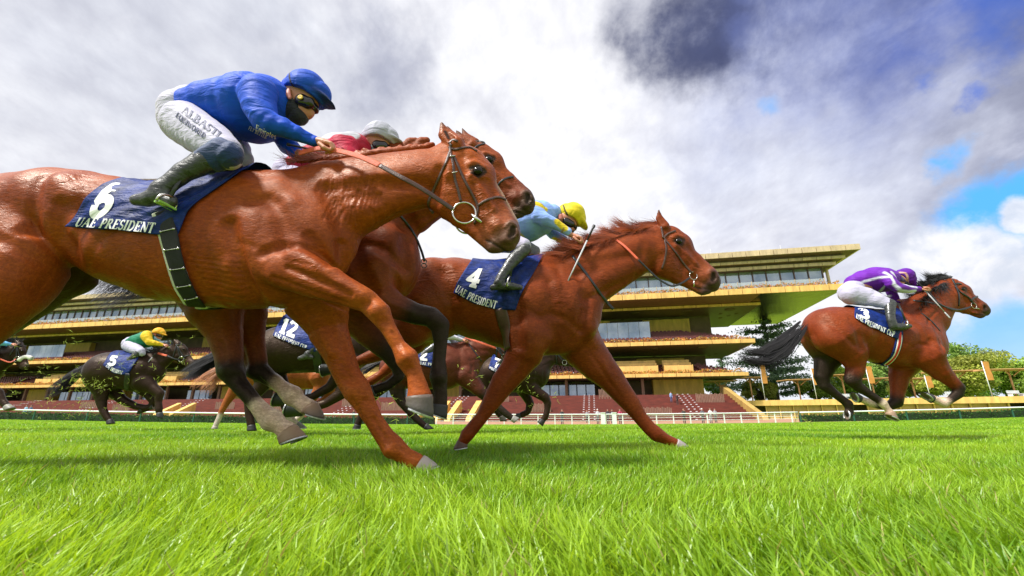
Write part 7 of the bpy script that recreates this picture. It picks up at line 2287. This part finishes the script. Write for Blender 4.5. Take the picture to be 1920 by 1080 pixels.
br6 = bridle(6, [[(846, 270), (844, 283), (849, 306), (852, 332), (859, 357), (864, 378)], [(844, 284), (836, 306), (825, 330), (810, 363), (803, 382), (812, 400)],
                 [(842, 276), (852, 281), (866, 278), (882, 277), (894, 284)], [(850, 292), (856, 306), (870, 337), (885, 365), (896, 388), (890, 420)], [(896, 386), (912, 376), (934, 370), (948, 375)],
                 [(858, 266), (850, 262), (842, 270)]], .0135, .0055, 'leather_brown', (870.5, 399), 21, ((884, 403), (903, 417)))
rein(6, [('rein', [(849, 392, -.10), (790, 353, -.16), (750, 331, -.2), (712, 310, -.2)], .024, 'leather_brown'), ('rein_grip', [(712, 310, -.2), (676, 294, -.17), (640, 284, -.13), (600, 278, -.13), (560, 287, -.12)], .030, 'rubber_orange')], br6)
mb = MB()
for sx, sy, ex, ey in ((846, 296, 851, 300), (850, 325, 855, 330)):
    for q in ((sx, sy), (ex, ey)):
        hh = shoot(H[6]['bvh'], *q)
    pts, nr = drape(H[6]['bvh'], [(sx - 3, sy), (sx + 7, sy - 2)], 2.05, 3, .010, 1)
    mb.tube(pts, .003, 6)
mb.build('buckle', M['steel'], br6, True)

br0 = bridle(0, [[(932, 352), (936, 344), (948, 335), (962, 332)], [(888, 280), (897, 273), (908, 270)], [(889, 280), (905, 312), (932, 350)], [(862, 282), (888, 279)]], .014, .006, 'leather_black', None)
strap(H[0]['bvh'], 2.66, [[(744, 398), (762, 418), (778, 442), (790, 470), (796, 490)]], .016, .006, 'neck_strap', M['leather_black'], H[0]['root'], False, 4)
mb = MB(); ring(mb, P(795, 490, 2.52), (.2, -1, 0), .016, .003); ring(mb, P(795, 498, 2.52), (.6, -1, 0), .016, .003); mb.build('strap_ring', M['leather_black'], H[0]['root'], True)

br4 = bridle(4, [[(1243, 447), (1253, 438), (1266, 433)], [(1244, 445), (1249, 452), (1258, 463), (1272, 481), (1284, 497), (1293, 507), (1297, 512)], [(1246, 450), (1249, 467), (1246, 488), (1241, 504)], [(1240, 425), (1243, 447)]],
             .015, .006, 'leather_brown', (1300, 517), 7.5, ((1301, 524), (1301, 538)))
rein(4, [('rein', [(1293, 521, -.08), (1278, 531, -.10), (1260, 537, -.10), (1246, 530, -.12), (1232, 521, -.13), (1197, 487, -.17)], .016, 'leather_black'), ('rein_grip', [(1197, 487, -.17), (1172, 462, -.15), (1156, 450, -.10)], .020, 'rubber_orange')], br4)
strap(H[4]['bvh'], 3.44, [[(1074, 480), (1084, 494), (1102, 517), (1130, 557), (1150, 580)]], .024, .007, 'neck_strap', M['leather_black'], H[4]['root'], False, 4)
br3 = bridle(3, [[(1786, 524), (1790, 534), (1799, 547), (1816, 558), (1825, 570)], [(1819, 565), (1824, 559), (1832, 556)], [(1790, 536), (1797, 553), (1797, 574)], [(1789, 533), (1797, 531), (1803, 534)]], .020, .008, 'leather_black', (1826, 573), 5.5, ((1829, 577), (1838, 580)))
rein(3, [('rein', [(1820, 575, -.08), (1801, 581, -.12), (1764, 571, -.18), (1738, 543, -.17)], .018, 'leather_black'), ('rein', [(1818, 576, -.08), (1790, 581, -.13), (1750, 568, -.18), (1712, 563, -.05)], .018, 'leather_black')], br3)
strap(H[3]['bvh'], 5.2, [[(1727, 587), (1745, 601), (1762, 620)]], .018, .007, 'neck_strap', M['leather_black'], H[3]['root'], False, 4)
for k in (5, 12, 22, 7, 1):
    S = H[k]['S']
    f = lambda L: [S(*q) for q in L]
    D = H[k]['D']
    b = bridle(k, [f([(842, 276), (859, 357), (864, 390)]), f([(844, 282), (866, 278), (894, 284)]), f([(850, 292), (870, 337), (896, 388)]), f([(896, 388), (912, 376), (948, 375)]), f([(844, 284), (825, 330), (803, 382)])],
               .020, .008, 'leather_black', S(870, 399), 21 * S.k, None)
    H[k]['br'] = b
S = H[5]['S']
rein(5, [('rein', [(*S(860, 399), -.08), (330, 674, -.15), (313, 667, -.15)], .025, 'leather_black'), ('rein_grip', [(313, 667, -.15), (305, 665, -.14), (296, 662, -.1)], .04, 'rubber_orange')], H[5]['br'])
S = H[22]['S']
rein(22, [('rein_grip', [(930, 653, -.12), (905, 644, -.2), (885, 637, -.2), (872, 632, -.15)], .032, 'rubber_orange'), ('rein', [(*S(860, 399), -.08), (930, 653, -.12)], .022, 'leather_black')], H[22]['br'])
strap(H[22]['bvh'], 7.2, [[(879, 645), (890, 660), (903, 678)]], .02, .008, 'neck_strap', M['leather_black'], H[22]['root'], False, 4)
S = H[1]['S']
rein(1, [('rein', [(*S(860, 399), -.08), (20, 680, -.15), (0, 673, -.15)], .025, 'rubber_orange')], H[1]['br'])
strap(H[1]['bvh'], 8.9, [[(36, 676), (42, 671), (51, 669), (60, 672)]], .075, .05, 'fleece_noseband', M['fleece'], H[1]['root'], True, 3, .01)


def whip(D, a, b, r, label, za=-.16, zb=-.22, tip_flat=True, handle=.25):
    A, B = P(a[0], a[1], D + za), P(b[0], b[1], D + zb)
    root = empty('riding_whip', tuple(A), label, 'whip', 'riding whips')
    L = B - A
    mb = MB(); mb.tube([A - L * .02, A, A + L * .03, A + L * handle], [r * 1.5, r * 1.7, r * 1.1, r * 1.0], 10); mb.build('handle', M['leather_black'], root, True)
    mb = MB(); mb.tube([A + L * handle, A + L * .6, B - L * .16], [r * .9, r * .75, r * .6], 8); mb.build('shaft', M['whip'], root, True)
    mb = MB(); n = 6
    ribbon(mb, [B - L * .17 + L * (.17 * i / n) for i in range(n + 1)], [Vector((.2, -1, .1))] * (n + 1), [r * w for w in (1.2, 2.0, 2.3, 2.4, 2.4, 2.2, 1.6)], r * .9)
    mb.build('pad', M['whip'], root, True)


M['whip'] = mat_plain('whip_grey', (.48, .48, .50), .45, .15, 90, .3, 200)
whip(3.44, (1113, 425), (1054, 550), .0085, 'dark handled whip pointing down from the hand of the light blue jockey', handle=.22)
whip(5.2, (1721, 530), (1782, 597), .009, 'silver grey whip held by the purple jockey across the neck of horse number 3', handle=.2)
whip(9.1, (291, 664), (265, 693), .009, 'thin pale whip held down by the green and yellow jockey', handle=.2)
whip(2.05, (541, 271), (700, 306), .006, 'black whip held in the far hand of the royal blue jockey', za=.05, zb=.2)
mb = MB(); ring(mb, P(563, 182, 1.965), (0, -1, 0), .0105, .0045); ring(mb, P(563, 182, 1.964), (0, -1, 0), .004, .004); mb.build('goggle_stud', mat_plain('yellow_plastic', (.75, .50, .05), .4), RD[6]['root'], True)


# stirrup irons round the feet
def stirrup(k, px, py, r, z, mat='steel', pad=None):
    h = H[k]; D = h['D']
    c = P(px, py, D + z); R_ = RM(r, px, py, D)
    o = MB()
    u, v = Vector((.15, 1, 0)).normalized(), Vector((.25, 0, 1)).normalized()
    pts = [c + u * (.045 * math.cos(a)) + v * (R_ * math.sin(a)) for a in [math.pi * (-.12 + 1.24 * i / 16) for i in range(17)]]
    o.tube(pts, .006, 8); o.tube([pts[0], pts[-1]], .010, 8)
    st = o.build('stirrup', M[mat], h['root'], True)
    if pad:
        mb = MB(); a, b = pts[0], pts[-1]
        ribbon(mb, [a, (a + b) / 2, b], [Vector((0, 0, 1))] * 3, .030, .012); mb.build('stirrup_pad', pad, st, False)
    top = c + v * R_
    pt, nr = [top, top + Vector((.01, .02, .12)), top + Vector((.03, .06, .22))], [Vector((0, -1, 0))] * 3
    m2 = MB(); ribbon(m2, pt, nr, .022, .005); m2.build('stirrup_leather', M['leather_black'], st, True)


stirrup(6, 313, 380, 12, -.315, pad=mat_plain('lime_rubber', (.28, .50, .08), .6))
stirrup(4, 953, 532, 13, -.345)
stirrup(3, 1697, 608, 8, -.32)

# ---------------------------------------------------------------- spectators behind the rail
def spectator(px, py_feet, Y, label, top, trousers, hair=(.03, .02, .015), lean=0.0, h=None, arms=0, z=None, mask=None):
    """standing figure; px of the body centre, real 1.72 m tall"""
    zf = gz(P(px, 785, Y).x, Y) if z is None else z
    x0 = P(px, 785, Y).x if z is None else P(px, py_feet, Y).x
    root = empty('spectator', (x0, Y, zf), label, 'person', 'spectators watching the race')
    class C3(Chain):
        def __init__(s, pts, sq=1, k=.02):
            s.k, s.neg = k, False
            s.P = np.array([(x0 + p[0], Y + p[1], zf + p[2]) for p in pts], np.float32); s.R = np.array([p[3] for p in pts], np.float32)
            s.S = np.full(len(pts), sq, np.float32); s.C = [p[4] for p in pts]
            if len(pts) == 1: s.P = np.concatenate([s.P, s.P + 1e-4]); s.R = np.repeat(s.R, 2); s.S = np.repeat(s.S, 2); s.C *= 2
    l = lean
    up = lambda t: l * t
    ch = [C3([(-.09, 0, .06, .05, 'K'), (-.09, .0, .48, .06, 'T'), (-.08, 0, .88, .085, 'T')]), C3([(.09, 0, .06, .05, 'K'), (.09, 0, .48, .06, 'T'), (.08, 0, .88, .085, 'T')]),
          C3([(-.09, -.09, .04, .04, 'K'), (-.09, .02, .05, .045, 'K')]), C3([(.09, -.09, .04, .04, 'K'), (.09, .02, .05, .045, 'K')]),
          C3([(0, 0, .92, .13, 'T'), (up(.1), 0, 1.1, .13, 'S'), (up(.3), 0, 1.32, .16, 'S'), (up(.34), 0, 1.42, .11, 'S')], .75), C3([(up(.36), 0, 1.46, .055, 'F'), (up(.4), -.01, 1.54, .05, 'F')]),
          C3([(up(.42), -.02, 1.60, .088, 'F'), (up(.42), .01, 1.64, .09, 'H')]), C3([(up(.42), .02, 1.68, .08, 'H')])]
    for sg in (-1, 1):
        s0 = (up(.32) + sg * .17, 0, 1.38, .055, 'S')
        if arms == 0: ch.append(C3([s0, (up(.2) + sg * .21, .02, 1.12, .042, 'S'), (up(.12) + sg * .19, -.06, .90, .032, 'S'), (up(.1) + sg * .18, -.08, .82, .035, 'F')]))
        elif arms == 1: ch.append(C3([s0, (up(.25) + sg * .24, -.08, 1.18, .042, 'S'), (up(.35) + sg * .10, -.24, 1.38, .034, 'S'), (up(.38) + sg * .06, -.22, 1.50, .034, 'F')]))
        else: ch.append(C3([s0, (up(.2) + sg * .22, -.1, 1.16, .042, 'S'), (sg * .16, -.34, 1.10, .034, 'S'), (sg * .14, -.42, 1.10, .035, 'F')]))
    pal = dict(K=np.array((.02, .02, .02)), T=np.array(trousers), S=np.array(top), F=np.array((.50, .24, .16)), H=np.array(hair))
    sculpt('body', ch, .035, pal, M['breeches'], root, tau=.008)
    return root


tz = lambda k: -.3 + k * .375
p = LP(34.5, 7.2, 0)
def on_terrace(px, k, *a, **kw):
    d = 14 - (k - .5) * 1.18
    D = PD(px, 745); A = np.array([[GU[0], -D.x], [GU[1], -D.y]]); b = -(GC + GW * d); s, t = np.linalg.solve(A, b)
    Yp = t * D.y
    r = spectator(px, 0, Yp, *a, z=tz(k), **kw)
    return r
_P = P
def fixx(px, Y): return Y / PD(px, 745).y * PD(px, 745).x
def spectator_at(px, Y, z, label, *a, **kw):
    global P
    return spectator(px, 745, Y, label, *a, z=z, **kw)


def terr(px, k, label, *a, **kw):
    d = 14 - (k - .55) * 1.18
    D = PD(px, 752); A = np.array([[GU[0], -D.x], [GU[1], -D.y]]); b = -(GC + GW * d); s, t = np.linalg.solve(A, b)
    return spectator(px, 752, t * D.y, label, *a, z=tz(k), **kw)


terr(1259, 8, 'person in light blue shirt and jeans standing alone high on the red steps', (.30, .45, .75), (.06, .10, .25))
terr(1270, 7, 'person in dark brown clothes sitting low beside the blue-shirted one', (.05, .02, .02), (.03, .02, .02))
spectator(1054, 0, 52.2, 'photographer in black with a camera raised behind the white fence', (.02, .02, .022), (.03, .04, .07), arms=1)
spectator(1101, 0, 58.0, 'person in black and white leaning at the foot of the red steps', (.25, .25, .27), (.02, .02, .02))
spectator(1121, 0, 52.4, 'person in pale grey top with white cap behind the fence, near the gate post', (.55, .55, .58), (.10, .10, .12), hair=(.7, .7, .7), arms=2)
spectator(1140, 0, 53.0, 'person in dark coat standing in the gap of the rail fence', (.03, .03, .04), (.03, .03, .04), arms=2)
spectator(1148, 0, 54.5, 'person in black jacket just behind the gap of the rail fence', (.02, .02, .03), (.05, .05, .06))
spectator(1163, 0, 52.6, 'person in crimson jacket leaning on the fence', (.40, .02, .08), (.03, .03, .05), arms=2)
spectator(1283, 0, 52.2, 'person with dark hair and black clothes behind the fence below the stair markings', (.03, .025, .02), (.02, .02, .02), arms=1)
spectator(1318, 0, 52.8, 'person with white hat and dark trousers at the fence', (.10, .10, .12), (.02, .02, .03), hair=(.75, .75, .75), arms=2)
spectator(1333, 0, 52.4, 'person in white shirt at the fence between two others', (.70, .70, .72), (.30, .30, .32), arms=2)
spectator(1342, 0, 54.0, 'person in grey hooded top at the fence near the stand end', (.30, .30, .32), (.08, .10, .08))
spectator(662, 0, 60.0, 'person in black standing on the steps seen between the front legs', (.02, .02, .02), (.02, .02, .02))
spectator(43, 0, 56.0, 'person in light blue jacket behind the hedge at the far left', (.30, .50, .75), (.06, .08, .16))
spectator(52, 0, 57.0, 'person in dark blue near the far left hedge', (.06, .12, .25), (.03, .03, .05))
# photographer on the end of the upper balcony
q = LP(21.4, -2.6, 13.65)
spectator(1403, 0, q[1], 'person in dark green jacket standing on the tip of the middle balcony', (.04, .07, .06), (.03, .05, .05), z=13.65)


# ---------------------------------------------------------------- turf thrown up by the hooves
def clods():
    rs = np.random.RandomState(9)
    spots = [(150, 716, 9, 90, 8.6), (190, 722, 10, 60, 8.5), (60, 700, 40, 50, 8.2), (150, 762, 22, 50, 8.5), (215, 705, 26, 26, 8.4), (285, 705, 22, 26, 8.4), (340, 650, 30, 30, 8.2), (100, 740, 45, 80, 8.2), (250, 768, 30, 30, 8.4),
             (985, 700, 26, 36, 7.4), (1010, 745, 20, 24, 7.6), (720, 745, 26, 30, 5.2), (905, 690, 40, 30, 6.4), (1505, 790, 9, 18, 4.9), (850, 745, 40, 22, 6.5), (100, 630, 60, 16, 8.0), (240, 680, 20, 40, 8.3)]
    P0, C0 = [], []
    V, Q, C = [], [], []
    for px, py, sg, n, Y in spots:
        for i in range(int(n * .6)):
            x, y = px + rs.randn() * sg, py + rs.randn() * sg * .7
            if y > 796: continue
            c = np.array(P(x, y, Y + rs.randn() * .12))
            if c[2] < .05: continue
            k = 1 + rs.randint(4)
            for q in range(k):
                d = rs.randn(3); d /= np.linalg.norm(d); L = .016 + .034 * rs.rand(); w = .0018 + .0018 * rs.rand()
                e = np.cross(d, rs.randn(3)); e /= np.linalg.norm(e)
                b = len(V); bend = np.cross(d, e) * L * .4
                p = c + rs.randn(3) * .008
                V += [p - e * w, p + e * w, p + d * L + bend * .5 + e * w, p + d * L + bend * .5 - e * w, p + d * L * 1.8 + bend * 1.6]
                Q += [(b, b + 1, b + 2, b + 3), (b + 3, b + 2, b + 4)]
                col = np.array([.50, .60, .10]) * (.5 + .8 * rs.rand()) if rs.rand() < .85 else np.array([.10, .06, .03])
                C += [col] * 5
    o = mesh_np('flying_turf', V, Q, M['leaf'], None, False, np.array(C))
    tag(o, 'torn grass and clods flying behind the hooves of the runners', 'turf', kind='stuff')


clods()
